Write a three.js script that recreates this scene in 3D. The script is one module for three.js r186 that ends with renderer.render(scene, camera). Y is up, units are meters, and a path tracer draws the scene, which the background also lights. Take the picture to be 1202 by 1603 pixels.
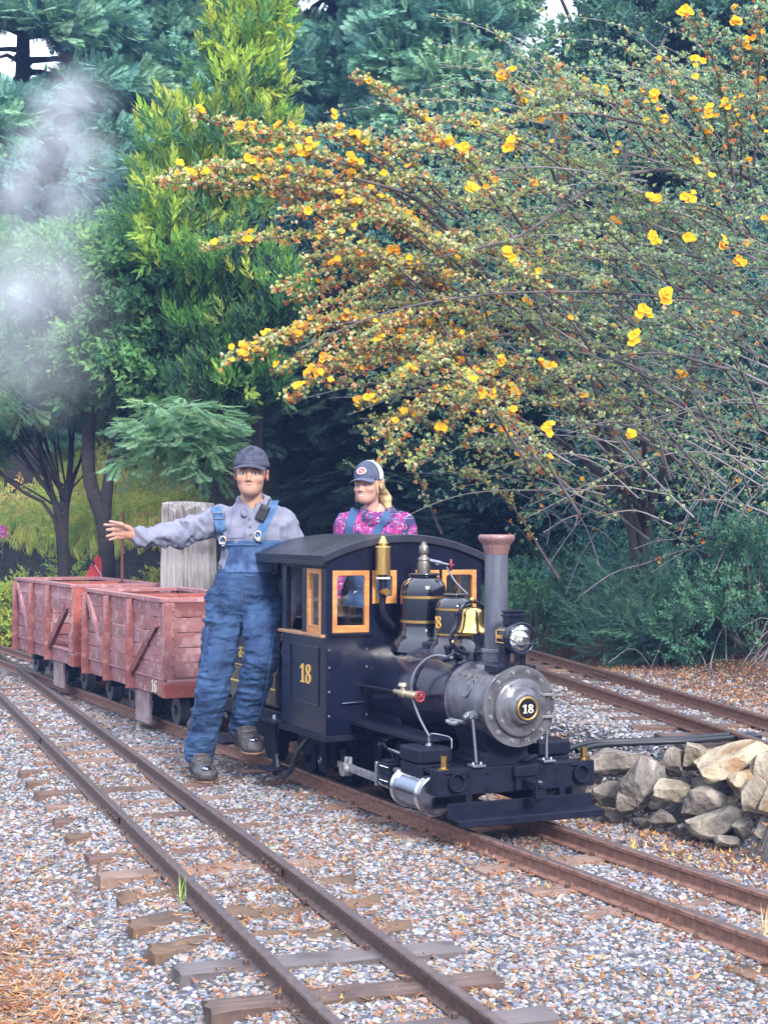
import * as THREE from 'three';
import { mergeGeometries } from 'three/addons/utils/BufferGeometryUtils.js';
import { RoundedBoxGeometry } from 'three/addons/geometries/RoundedBoxGeometry.js';
import { FontLoader } from 'three/addons/loaders/FontLoader.js';
import { TextGeometry } from 'three/addons/geometries/TextGeometry.js';

// ---------------------------------------------------------------- camera, sky, sun, exposure
const scene = new THREE.Scene();
const camera = new THREE.PerspectiveCamera(36.62, 767 / 1024, 0.1, 300);
camera.position.set(0, 1.27, 0);
camera.rotation.set(0.0127, 0, 0.0046);
scene.add(camera);
const renderer = new THREE.WebGLRenderer({ antialias: true });
renderer.toneMapping = THREE.LinearToneMapping;
renderer.toneMappingExposure = 2.0;
renderer.shadowMap.enabled = true;

function makeSky() {                       // overcast: brightest overhead, a little blue, cloud mottling
  const w = 256, h = 128, d = new Float32Array(w * h * 4);
  for (let j = 0; j < h; j++) for (let i = 0; i < w; i++) {
    const el = ((j + 0.5) / h - 0.5) * Math.PI, az = i / w * Math.PI * 2;
    const s = Math.max(0, Math.sin(el));
    let L = el > 0 ? 0.78 + 1.0 * s : 0.25;
    L *= 1 + 0.07 * Math.sin(az * 3 + 4 * s) * Math.cos(el * 7 + 1.3) * Math.cos(el);
    const o = (j * w + i) * 4;
    d[o] = L * 0.86; d[o + 1] = L * 0.95; d[o + 2] = L * 1.13; d[o + 3] = 1;
  }
  const t = new THREE.DataTexture(d, w, h, THREE.RGBAFormat, THREE.FloatType);
  t.mapping = THREE.EquirectangularReflectionMapping; t.magFilter = t.minFilter = THREE.LinearFilter;
  t.wrapS = THREE.RepeatWrapping; t.needsUpdate = true;
  return t;
}
scene.background = makeSky(); scene.environment = scene.background;
const sun = new THREE.DirectionalLight(0xfff7ee, 3.1);
sun.position.set(6, 10, 9); sun.target.position.set(0, 0, -7);
sun.castShadow = true; sun.shadow.radius = 22; sun.shadow.mapSize.set(2048, 2048);
Object.assign(sun.shadow.camera, { left: -14, right: 14, top: 16, bottom: -16, near: 1, far: 60 });
scene.add(sun, sun.target);
const FOG = 0.0025;
if (FOG) scene.fog = new THREE.FogExp2(0x8fb4ff, FOG);

// ---------------------------------------------------------------- helpers
const V = (x, y, z) => new THREE.Vector3(x, y, z);
let seed = 1;
function reseed(s) { seed = s >>> 0; }
function R() { seed = (seed + 0x6D2B79F5) | 0; let t = Math.imul(seed ^ (seed >>> 15), 1 | seed); t = (t + Math.imul(t ^ (t >>> 7), 61 | t)) ^ t; return ((t ^ (t >>> 14)) >>> 0) / 4294967296; }
const rr = (a, b) => a + (b - a) * R();
const gauss = () => (R() + R() + R() + R() - 2) * 0.87;
const clamp = (x, a = 0, b = 1) => Math.min(b, Math.max(a, x));
const lerp = (a, b, t) => a + (b - a) * t;
const sstep = (a, b, x) => { const t = clamp((x - a) / (b - a)); return t * t * (3 - 2 * t); };
function hash3(x, y, z) { let h = Math.imul(x, 374761393) ^ Math.imul(y, 668265263) ^ Math.imul(z, 2147483647 - 5); h = Math.imul(h ^ (h >>> 13), 1274126177); return ((h ^ (h >>> 16)) >>> 0) / 4294967296; }
function vnoise(x, y, z = 0, per = 0) {
  const xi = Math.floor(x), yi = Math.floor(y), zi = Math.floor(z);
  let u = x - xi, v = y - yi, w = z - zi; u = u * u * (3 - 2 * u); v = v * v * (3 - 2 * v); w = w * w * (3 - 2 * w);
  const m = per ? (a) => ((a % per) + per) % per : (a) => a;
  const h = (a, b, c) => hash3(m(a), m(b), c);
  const l = (a, b, t) => a + (b - a) * t;
  return l(l(l(h(xi, yi, zi), h(xi + 1, yi, zi), u), l(h(xi, yi + 1, zi), h(xi + 1, yi + 1, zi), u), v),
    l(l(h(xi, yi, zi + 1), h(xi + 1, yi, zi + 1), u), l(h(xi, yi + 1, zi + 1), h(xi + 1, yi + 1, zi + 1), u), v), w);
}
function fbm(x, y, z = 0, oct = 4, per = 0) { let s = 0, a = 0.5, n = 0; for (let i = 0; i < oct; i++) { s += a * vnoise(x, y, z + i * 17, per); n += a; x *= 2; y *= 2; z *= 2; per *= 2; a *= 0.5; } return s / n; }

// unprojects a measured direction of the photograph at a given distance (a modelling aid)
const CR = new THREE.Matrix4().makeRotationFromEuler(new THREE.Euler(0.0127, 0, 0.0046));
function at(u, v, D) { const d = V((u - 601) / 2423.3, -(v - 801.5) / 2423.3, -1).applyMatrix4(CR); return d.multiplyScalar(D / -d.z).add(V(0, 1.27, 0)); }

const used = {};
function numbered(n) { if (!(n in used)) { used[n] = 0; return n; } used[n]++; return n + '_' + String(used[n]).padStart(3, '0'); }
function tag(o, label, category, group) { o.userData.label = label; o.userData.category = category; if (group) o.userData.group = group; return o; }
function thing(name, label, category, pos = [0, 0, 0], turn = 0, group) {
  const o = new THREE.Group(); o.name = numbered(name); o.position.set(...pos); o.rotation.y = turn; scene.add(o);
  return tag(o, label, category, group);
}
function shade(o) { o.castShadow = o.receiveShadow = true; return o; }
// uv in metres by the dominant axis of each face
function boxUV(g) {
  const p = g.attributes.position, n = p.count, uv = new Float32Array(n * 2);
  const a = V(0, 0, 0), b = V(0, 0, 0), c = V(0, 0, 0);
  for (let i = 0; i < n; i += 3) {
    a.fromBufferAttribute(p, i); b.fromBufferAttribute(p, i + 1); c.fromBufferAttribute(p, i + 2);
    const N = b.clone().sub(a).cross(c.clone().sub(a)); const x = Math.abs(N.x), y = Math.abs(N.y), z = Math.abs(N.z);
    [a, b, c].forEach((q, k) => { const o = (i + k) * 2; if (y >= x && y >= z) { uv[o] = q.z; uv[o + 1] = q.x; } else if (x >= z) { uv[o] = q.z; uv[o + 1] = q.y; } else { uv[o] = q.x; uv[o + 1] = q.y; } });
  }
  g.setAttribute('uv', new THREE.BufferAttribute(uv, 2));
  return g;
}
function plain(g, keepUV) {
  let q = g.index ? g.toNonIndexed() : g;
  for (const k of Object.keys(q.attributes)) if (!['position', 'normal', 'uv'].includes(k)) q.deleteAttribute(k);
  if (!q.attributes.normal) q.computeVertexNormals();
  if (!keepUV || !q.attributes.uv) boxUV(q);
  return q;
}
function merge(list, keepUV) { return mergeGeometries((Array.isArray(list) ? list : [list]).map((g) => plain(g, keepUV))); }
function mk(name, list, mat, parent, keepUV) {
  const m = shade(new THREE.Mesh(merge(list, keepUV), mat)); m.name = name; (parent || scene).add(m); if (/^(spike|rivet|.*_bolt)$/.test(name)) m.userData.kind = 'stuff'; return m;
}
function place(g, x = 0, y = 0, z = 0, rx = 0, ry = 0, rz = 0) { g.applyMatrix4(new THREE.Matrix4().compose(V(x, y, z), new THREE.Quaternion().setFromEuler(new THREE.Euler(rx, ry, rz)), V(1, 1, 1))); return g; }
function bx(w, h, d, x = 0, y = 0, z = 0, rx = 0, ry = 0, rz = 0, r = 0.004) { r = Math.min(r, w * 0.45, h * 0.45, d * 0.45); return place(new RoundedBoxGeometry(w, h, d, 1, r), x, y, z, rx, ry, rz); }
function bb(x0, x1, y0, y1, z0, z1, r = 0.004) { return bx(x1 - x0, y1 - y0, z1 - z0, (x0 + x1) / 2, (y0 + y1) / 2, (z0 + z1) / 2, 0, 0, 0, r); }
function orient(g, dir) { return g.applyQuaternion(new THREE.Quaternion().setFromUnitVectors(V(0, 1, 0), dir.clone().normalize())); }
function cyl(a, b, ra, rb = ra, seg = 16, open = false) {
  a = Array.isArray(a) ? V(...a) : a; b = Array.isArray(b) ? V(...b) : b;
  const d = b.clone().sub(a), g = new THREE.CylinderGeometry(rb, ra, d.length(), seg, 1, open);
  orient(g, d); const m = a.clone().add(b).multiplyScalar(0.5); g.translate(m.x, m.y, m.z); return g;
}
function tube(pts, r, seg = 8, n = 0) { const c = new THREE.CatmullRomCurve3(pts.map((p) => Array.isArray(p) ? V(...p) : p)); return new THREE.TubeGeometry(c, n || pts.length * 6, r, seg); }
function taper(pts, r0, r1, seg = 6, sub = 3, wob = 0) {   // limb: tapered tube through points
  const c = new THREE.CatmullRomCurve3(pts), n = (pts.length - 1) * sub, g = new THREE.TubeGeometry(c, n, 1, seg), p = g.attributes.position, q = V(0, 0, 0);
  for (let i = 0; i <= n; i++) { const ctr = c.getPointAt(i / n), r = lerp(r0, r1, Math.pow(i / n, 0.8)) * (1 + wob * (R() - 0.5)); for (let j = 0; j <= seg; j++) { const k = i * (seg + 1) + j; q.fromBufferAttribute(p, k).sub(ctr).multiplyScalar(r).add(ctr); p.setXYZ(k, q.x, q.y, q.z); } }
  return g;
}
function lathe(pr, seg = 40) { return new THREE.LatheGeometry(pr.map(([r, y]) => new THREE.Vector2(Math.max(r, 1e-4), y)), seg); }
function each(name, list, mat, parent, keepUV) { return list.map((g) => mk(name, g, mat, parent, keepUV)); }
const sph = (r, x, y, z, w = 12, h = 8) => new THREE.SphereGeometry(r, w, h).translate(x, y, z);
const bolt = (x, y, z, r = 0.006, dir = V(0, 0, 1)) => orient(new THREE.CylinderGeometry(r * 0.7, r, r * 1.1, 6), dir).translate(x, y, z);
function extrude(shape, depth, bev = 0) { return new THREE.ExtrudeGeometry(shape, { depth, bevelEnabled: bev > 0, bevelSize: bev, bevelThickness: bev, bevelSegments: 1, curveSegments: 24 }); }
function poly(pts) { const s = new THREE.Shape(); pts.forEach(([x, y], i) => i ? s.lineTo(x, y) : s.moveTo(x, y)); return s; }

// ---------------------------------------------------------------- textures and materials
function tex(n, fn, srgb = false, rep = 1) {         // fn(u, v) -> [r, g, b] in 0..1 (linear values), repeats
  const d = new Uint8Array(n * n * 4);
  for (let j = 0; j < n; j++) for (let i = 0; i < n; i++) { const c = fn(i / n, j / n), o = (j * n + i) * 4; for (let k = 0; k < 3; k++) d[o + k] = clamp(srgb ? Math.pow(clamp(c[k]), 1 / 2.2) : c[k]) * 255; d[o + 3] = 255; }
  const t = new THREE.DataTexture(d, n, n); t.wrapS = t.wrapT = THREE.RepeatWrapping; t.magFilter = THREE.LinearFilter; t.minFilter = THREE.LinearFilter;
  if (srgb) t.colorSpace = THREE.SRGBColorSpace; t.repeat.set(rep, rep); t.needsUpdate = true; return t;
}
const mixc = (a, b, t) => a.map((x, i) => lerp(x, b[i], clamp(t)));
function std(color, rough, metal = 0, extra = {}) { const m = new THREE.MeshPhysicalMaterial({ roughness: rough, metalness: metal, side: THREE.DoubleSide, ...extra }); if (color) m.color.setRGB(...color); return m; }
function grain(c1, c2, c3, sx = 8, sy = 64, n = 256, rep = 1.3) {      // streaks run along u
  return tex(n, (u, v) => { const a = fbm(u * sx, v * sy, 3, 3, sx) , b = fbm(u * 4, v * 4, 9, 3, 4), k = vnoise(u * sx * 2, v * sy * 2, 5, 0); return mixc(mixc(c1, c2, a * 1.6 - 0.3), c3, sstep(0.55, 0.8, b) * 0.7 + (k > 0.85 ? 0.3 : 0)); }, true, rep);
}
const tMottle = tex(128, (u, v) => { const a = fbm(u * 6, v * 6, 1, 4, 6); return [a, a, a]; }, false, 2);
const tFine = tex(256, (u, v) => { const a = fbm(u * 32, v * 32, 2, 3, 32); return [a, a, a]; }, false, 3);
function mottled(c1, c2, f = 6, rep = 2, n = 128, pw = 1) { return tex(n, (u, v) => mixc(c1, c2, Math.pow(clamp(fbm(u * f, v * f, 4, 4, f) * 1.8 - 0.4), pw)), true, rep); }
const roughVar = (lo, hi, rep = 3) => tex(128, (u, v) => { const a = lerp(lo, hi, fbm(u * 8, v * 8, 6, 4, 8)); return [a, a, a]; }, false, rep);
const M = {
  black: std(null, 1, 0, { map: mottled([0.002, 0.003, 0.014], [0.004, 0.0055, 0.022], 5, 2), roughnessMap: roughVar(0.14, 0.3), specularIntensity: 0.7, clearcoat: 0.2, clearcoatRoughness: 0.12, bumpMap: tMottle, bumpScale: 0.0012 }),
  gloss: std([0.003, 0.004, 0.012], 0.16, 0, { clearcoat: 1, clearcoatRoughness: 0.04 }),
  iron: std(null, 0.55, 0.2, { map: mottled([0.003, 0.0045, 0.016], [0.009, 0.011, 0.026], 8, 3), bumpMap: tFine, bumpScale: 0.0008, specularIntensity: 0.35 }),
  cabside: std(null, 1, 0, { map: grain([0.002, 0.0035, 0.013], [0.005, 0.007, 0.02], [0.008, 0.009, 0.018], 3, 20), roughnessMap: roughVar(0.12, 0.3, 4), specularIntensity: 0.8, clearcoat: 0.25, clearcoatRoughness: 0.15, bumpMap: tMottle, bumpScale: 0.002 }),
  smoke: std(null, 0.5, 0.35, { map: mottled([0.06, 0.062, 0.082], [0.155, 0.155, 0.178], 5, 2.5, 256), roughnessMap: roughVar(0.3, 0.75), bumpMap: tFine, bumpScale: 0.0006 }),
  stack: std(null, 0.6, 0.25, { map: mottled([0.075, 0.085, 0.12], [0.125, 0.135, 0.175], 5, 3), roughnessMap: roughVar(0.45, 0.75), bumpMap: tFine, bumpScale: 0.0005 }),
  cap: std(null, 0.5, 0.4, { map: mottled([0.2, 0.09, 0.09], [0.36, 0.22, 0.22], 9, 5) }),
  brass: std([0.8, 0.56, 0.2], 0.24, 1, { roughnessMap: roughVar(0.6, 1, 6) }),
  dullbrass: std([0.5, 0.32, 0.1], 0.42, 0.9, { roughnessMap: roughVar(0.6, 1, 6) }),
  gold: std([0.75, 0.47, 0.13], 0.4, 0.35),
  cream: std([0.75, 0.68, 0.5], 0.6),
  steel: std([0.27, 0.3, 0.37], 0.24, 1, { roughnessMap: roughVar(0.6, 1, 6) }),
  dullsteel: std(null, 0.5, 0.7, { map: mottled([0.16, 0.16, 0.17], [0.36, 0.36, 0.38], 10, 6) }),
  copperpipe: std([0.2, 0.21, 0.25], 0.4, 0.8),
  red: std([0.22, 0.02, 0.03], 0.5),
  wood: std(null, 0.45, 0, { map: grain([0.42, 0.17, 0.045], [0.6, 0.28, 0.08], [0.34, 0.12, 0.03], 4, 30, 256, 3), clearcoat: 0.3, clearcoatRoughness: 0.25 }),
  glass: std([1, 1, 1], 0.02, 0, { transmission: 1, thickness: 0, ior: 1.5 }),
  rail: std(null, 0.62, 0.35, { map: mottled([0.055, 0.036, 0.034], [0.14, 0.08, 0.065], 9, 5, 256), bumpMap: tFine, bumpScale: 0.0012 }),
  railred: std(null, 0.75, 0.15, { map: mottled([0.12, 0.055, 0.04], [0.26, 0.13, 0.09], 9, 5, 256), bumpMap: tFine, bumpScale: 0.0012 }),
  railtop: std(null, 0.4, 0.7, { map: mottled([0.16, 0.13, 0.14], [0.26, 0.2, 0.2], 12, 4) }),
  rubber: std([0.012, 0.014, 0.02], 0.42),
};
// ---------------------------------------------------------------- the lie of the land
const TT = 0.4475, TA = 0.3421, T3 = 0.173;                 // headings of the three tracks
const axis = (t) => ({ X: V(Math.cos(t), 0, -Math.sin(t)), Z: V(Math.sin(t), 0, Math.cos(t)) });
const AT = axis(TT), AA = axis(TA), A3 = axis(T3);
const OT = V(0.448, 0.07, -6.463), OA = V(1.3625 * AA.X.x, 0.07, 1.3625 * AA.X.z), O3 = V(1.853, 0.33, -7.46);
const latT = (x, z) => (x - OT.x) * AT.X.x + (z - OT.z) * AT.X.z, alT = (x, z) => (x - OT.x) * AT.Z.x + (z - OT.z) * AT.Z.z;
const latA = (x, z) => (x - OA.x) * AA.X.x + (z - OA.z) * AA.X.z, lat3 = (x, z) => (x - O3.x) * A3.X.x + (z - O3.z) * A3.X.z;
const HILL = [[-16, -23], [-9, -19.5], [-5, -17.2], [-3, -16], [-1.6, -14.6], [0.2, -15], [1.7, -13.2], [2.25, -11.5], [2.72, -7.4], [3.4, -3], [4.5, 3]];
function hillDist(x, z) {                                   // metres beyond the foot of the slope
  let best = 1e9, sgn = -1, t0 = 0;
  for (let i = 0; i < HILL.length - 1; i++) {
    const [ax, az] = HILL[i], [bx_, bz] = HILL[i + 1], dx = bx_ - ax, dz = bz - az, L = dx * dx + dz * dz, t = clamp(((x - ax) * dx + (z - az) * dz) / L);
    const px = x - ax - dx * t, pz = z - az - dz * t, d = px * px + pz * pz;
    if (d < best) { best = d; sgn = dx * pz - dz * px < 0 ? 1 : -1; t0 = i + t; }
  }
  return [Math.sqrt(best) * sgn, t0];
}
function groundY(x, z) {
  let y = 0;
  const a = latA(x, z), t = latT(x, z), along = alT(x, z);
  y -= 0.05 * sstep(-0.28, -0.52, a) * (1 - sstep(-9, -11, z));
  y -= 0.02 * sstep(0.3, 0.45, t) * (along > -1 ? 1 : 0.6);
  y += 0.27 * Math.max(sstep(1.0, 1.3, t), sstep(-0.62, -0.47, lat3(x, z)) * (z > -9 ? 1 : 0)) * sstep(-9, -3, along);
  const [hd, ht] = hillDist(x, z);
  if (hd > 0) {
    const left = 1 - sstep(3.2, 5.6, ht);
    y += left * (1.0 * sstep(0, 1.5, hd) + 0.22 * clamp(hd - 1, 0, 14) + 0.012 * clamp(hd - 6, 0, 7) ** 2) + (1 - left) * (Math.min(hd, 12) * 0.3 + 0.22 * clamp(hd - 0.7, 0, 11));
    y += Math.min(1, hd) * 0.25 * (fbm(x * 0.9, z * 0.9, 2, 3) - 0.5);
  }
  return y + 0.018 * (vnoise(x * 2.3, z * 2.3, 8) - 0.5);
}
{
  const xs = [], zs = [];
  for (let x = -32; x < -6; x += 0.8) xs.push(x); for (let x = -6; x < 6; x += 0.09) xs.push(x); for (let x = 6; x <= 34; x += 0.8) xs.push(x);
  for (let z = 8; z > -2.5; z -= 0.6) zs.push(z); for (let z = -2.5; z > -20; z -= 0.09) zs.push(z); for (let z = -20; z >= -60; z -= 0.8) zs.push(z);
  const pos = [], col = [], uv = [], idx = [], nx = xs.length;
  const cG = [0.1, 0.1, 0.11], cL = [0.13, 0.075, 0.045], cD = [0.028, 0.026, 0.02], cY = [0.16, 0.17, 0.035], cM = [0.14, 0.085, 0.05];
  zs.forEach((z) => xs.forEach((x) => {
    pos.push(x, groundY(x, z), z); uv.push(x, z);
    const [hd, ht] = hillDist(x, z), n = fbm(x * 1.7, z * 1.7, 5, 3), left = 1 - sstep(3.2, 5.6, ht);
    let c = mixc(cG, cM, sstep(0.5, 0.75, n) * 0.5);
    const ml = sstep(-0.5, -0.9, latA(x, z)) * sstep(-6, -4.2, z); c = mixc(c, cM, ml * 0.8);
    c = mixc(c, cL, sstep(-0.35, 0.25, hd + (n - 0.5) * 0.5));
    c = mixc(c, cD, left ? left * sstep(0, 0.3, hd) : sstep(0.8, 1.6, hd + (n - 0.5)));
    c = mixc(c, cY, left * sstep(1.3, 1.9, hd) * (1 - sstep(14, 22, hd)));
    col.push(...c);
  }));
  for (let j = 0; j < zs.length - 1; j++) for (let i = 0; i < nx - 1; i++) { const a = j * nx + i, b = a + 1, c = a + nx, d = c + 1; idx.push(a, b, c, b, d, c); }
  const g = new THREE.BufferGeometry();
  g.setAttribute('position', new THREE.Float32BufferAttribute(pos, 3)); g.setAttribute('color', new THREE.Float32BufferAttribute(col, 3)); g.setAttribute('uv', new THREE.Float32BufferAttribute(uv, 2));
  g.setIndex(idx); g.computeVertexNormals();
  const speck = tex(512, (u, v) => { const a = fbm(u * 40, v * 40, 1, 3, 40), k = vnoise(u * 90, v * 90, 2, 90); const s = 0.35 + 0.9 * a + (k > 0.7 ? 0.25 : 0) - (k < 0.25 ? 0.3 : 0); return [s, s, s * 1.03]; }, true, 1.2);
  const bump = tex(512, (u, v) => { const k = 0.6 * vnoise(u * 70, v * 70, 2, 70) + 0.4 * vnoise(u * 150, v * 150, 3, 150); return [k, k, k]; }, false, 1.2);
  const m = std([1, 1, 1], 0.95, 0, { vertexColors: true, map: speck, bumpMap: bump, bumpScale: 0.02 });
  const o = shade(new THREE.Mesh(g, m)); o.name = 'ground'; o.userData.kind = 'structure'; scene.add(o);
}

// ---------------------------------------------------------------- tracks
function railGeo(L, z0) {
  const s = poly([[-0.029, -0.066], [0.029, -0.066], [0.029, -0.06], [0.007, -0.052], [0.0045, -0.022], [0.016, -0.016], [0.0165, -0.004], [0.0135, -0.001], [-0.0135, -0.001], [-0.0165, -0.004], [-0.016, -0.016], [-0.0045, -0.022], [-0.007, -0.052], [-0.029, -0.06]]);
  return place(extrude(s, L), 0, 0, z0);
}
function tieMats() {
  const v = [[[0.15, 0.08, 0.06], [0.23, 0.13, 0.1], [0.08, 0.05, 0.04]], [[0.12, 0.07, 0.055], [0.2, 0.13, 0.11], [0.07, 0.045, 0.04]], [[0.27, 0.16, 0.12], [0.35, 0.23, 0.18], [0.17, 0.1, 0.08]], [[0.15, 0.085, 0.05], [0.24, 0.14, 0.085], [0.07, 0.045, 0.03]], [[0.14, 0.12, 0.13], [0.22, 0.18, 0.18], [0.09, 0.06, 0.06]]];
  return v.map((c) => c.map((q) => q.map((e) => e * 0.68))).map((c) => std(null, 0.85, 0, { map: grain(...c, 3, 34, 256, 2.2), bumpMap: tex(256, (u, w) => { const a = fbm(u * 3, w * 40, 3, 3, 3); return [a, a, a]; }, false, 2.2), bumpScale: 0.008 }));
}
const TIEM = tieMats();
function tieGeo(x0, x1, w, h, top, rough) {                // timber along x, worn edges and split ends
  const nx = 14, g = new THREE.BoxGeometry(x1 - x0, h, w, nx, 2, 4), p = g.attributes.position, s = R() * 50;
  for (let i = 0; i < p.count; i++) {
    let x = p.getX(i), y = p.getY(i), z = p.getZ(i); const e = Math.abs(x) / (x1 - x0) * 2;
    const endy = sstep(0.9, 1, e);
    x += endy * 0.02 * (vnoise(z * 40 + s, y * 30, 1) - 0.5) * (1 + rough * 2);
    y += rough * 0.03 * (vnoise(x * 9 + s, z * 25, 2) - 0.6) * (y > 0 ? 1 : 0.2) - (y > 0 && Math.abs(z) > w * 0.45 ? 0.004 + rough * 0.012 * vnoise(x * 14, s, 0) : 0);
    z += (vnoise(x * 7 + s, y * 9, 3) - 0.5) * (0.008 + rough * 0.03);
    p.setXYZ(i, x, y, z);
  }
  g.computeVertexNormals(); return g.translate((x0 + x1) / 2, top - h / 2, 0);
}
function swap(g) { const uv = g.attributes.uv; for (let i = 0; i < uv.count; i++) { const a = uv.getX(i); uv.setXY(i, uv.getY(i), a); } return g; }
function track(label, O, turn, gauge, z0, z1, ties, mat, lift = 0, bars = []) {
  const t = thing('railway_track', label, 'railway track', [O.x, O.y, O.z], turn);
  for (const s of [-1, 1]) {
    const r = mk('rail', railGeo(z1 - z0, z0).translate(s * gauge / 2, lift, 0), mat, t);
    mk('rail_head', bb(-0.0125, 0.0125, -0.003, 0.0006, z0, z1, 0.001).translate(s * gauge / 2, lift, 0), M.railtop, r);
    for (const z of bars.filter((q) => q[0] === s).map((q) => q[1])) {
      mk('joint_bar', [...[-1, 1].map((k) => bb(-0.004, 0.004, -0.05, -0.022, z - 0.14, z + 0.14, 0.002).translate(s * gauge / 2 + k * 0.011, lift, 0)), ...[-0.1, -0.035, 0.035, 0.1].map((d) => bolt(s * gauge / 2 - 0.019, -0.036 + lift, z + d, 0.008, V(-1, 0, 0)))], mat, r);
    }
  }
  for (const q of ties) {
    const g = tieGeo(q.x0, q.x1, q.w, 0.1, q.top, q.rough); g.rotateY(q.yaw || 0); g.translate(0, 0, q.z);
    const m = shade(new THREE.Mesh(swap(plain(g)), TIEM[q.m])); m.name = 'tie'; t.add(m);
    if (q.spikes) mk('spike', [-1, 1].flatMap((s) => [-1, 1].map((k) => bx(0.016, 0.02, 0.016, s * gauge / 2 + k * 0.036 + k * 0.002, q.top + 0.006 - (k < 0 ? 0 : 0), q.z + k * 0.02 * s, 0, 0.3, 0))), M.rail, m);
  }
  return t;
}
reseed(11);
{ // near track, with its uneven ties
  const ties = [], zs = [-3.33, -3.68, -4.02, -4.37, -4.69, -5.02, -5.36, -5.69, -6.07, -6.49, -6.87, -7.24, -7.61, -7.95, -8.32];
  zs.forEach((z, i) => { const rot = [5, 4, 6].includes(i); ties.push({ x0: -0.425 + rr(-0.015, 0.015), x1: 0.42 + rr(-0.03, 0.03), w: rr(0.11, 0.135), top: i < 4 ? -0.05 : i < 8 ? -0.057 - rr(0, 0.005) : -0.062 - rr(0.0, 0.007), z, m: i < 4 ? (i % 2 ? 4 : 1) : rot ? 3 : [0, 3, 0, 2][i % 4], yaw: rr(-0.03, 0.03), rough: rot ? 1 : 0.15, spikes: i < 8 }); });
  track('railway track nearest the viewer, running from the bottom edge up to the left', OA, TA, 0.381, -16.2, -1.5, ties, M.rail, 0, [[1, -5.55], [-1, -6.75], [-1, -9.4]]);
}
{ // the train's track
  const ties = []; let z = 2.76;
  for (; z > -15; z -= 0.366) {
    const far = Math.max(0, -z - 3.4), sep = 0.38 + 0.106 * Math.max(0, 6.9 + z), sw = z < -2.6;
    const x0 = sw ? -Math.max(0.4, Math.min(sep, 1.0) + 0.42) : -0.37;
    ties.push({ x0: x0 + rr(-0.02, 0.02), x1: 0.4 + rr(-0.03, 0.03), w: rr(0.11, 0.14), top: sw ? -0.061 : -0.055 - rr(0, 0.009), z: z + rr(-0.02, 0.02), m: z > 2.0 ? 3 : [2, 2, 0, 2][Math.floor(R() * 4)], yaw: rr(-0.03, 0.03), rough: z > 1.9 ? 0.5 : 0.15, spikes: z > -1.2 });
  }
  track('railway track under the steam train', OT, TT, 0.381, -16.5, 4.2, ties, M.railred, 0.002);
}
{ // upper track at the foot of the slope
  const ties = []; let z = 2.2;
  for (; z > -6.2; z -= 0.36) ties.push({ x0: -0.45 + rr(-0.02, 0.02), x1: 0.42, w: rr(0.12, 0.15), top: -0.062, z, m: [0, 1, 0, 2][Math.floor(R() * 4)], yaw: rr(-0.04, 0.04), rough: 0.2, spikes: false });
  track('rusty railway track on the raised bed beyond the stone wall', O3, T3, 0.40, -6.5, 2.4, ties, M.railred, 0, [[1, -3.2]]);
}
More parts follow.
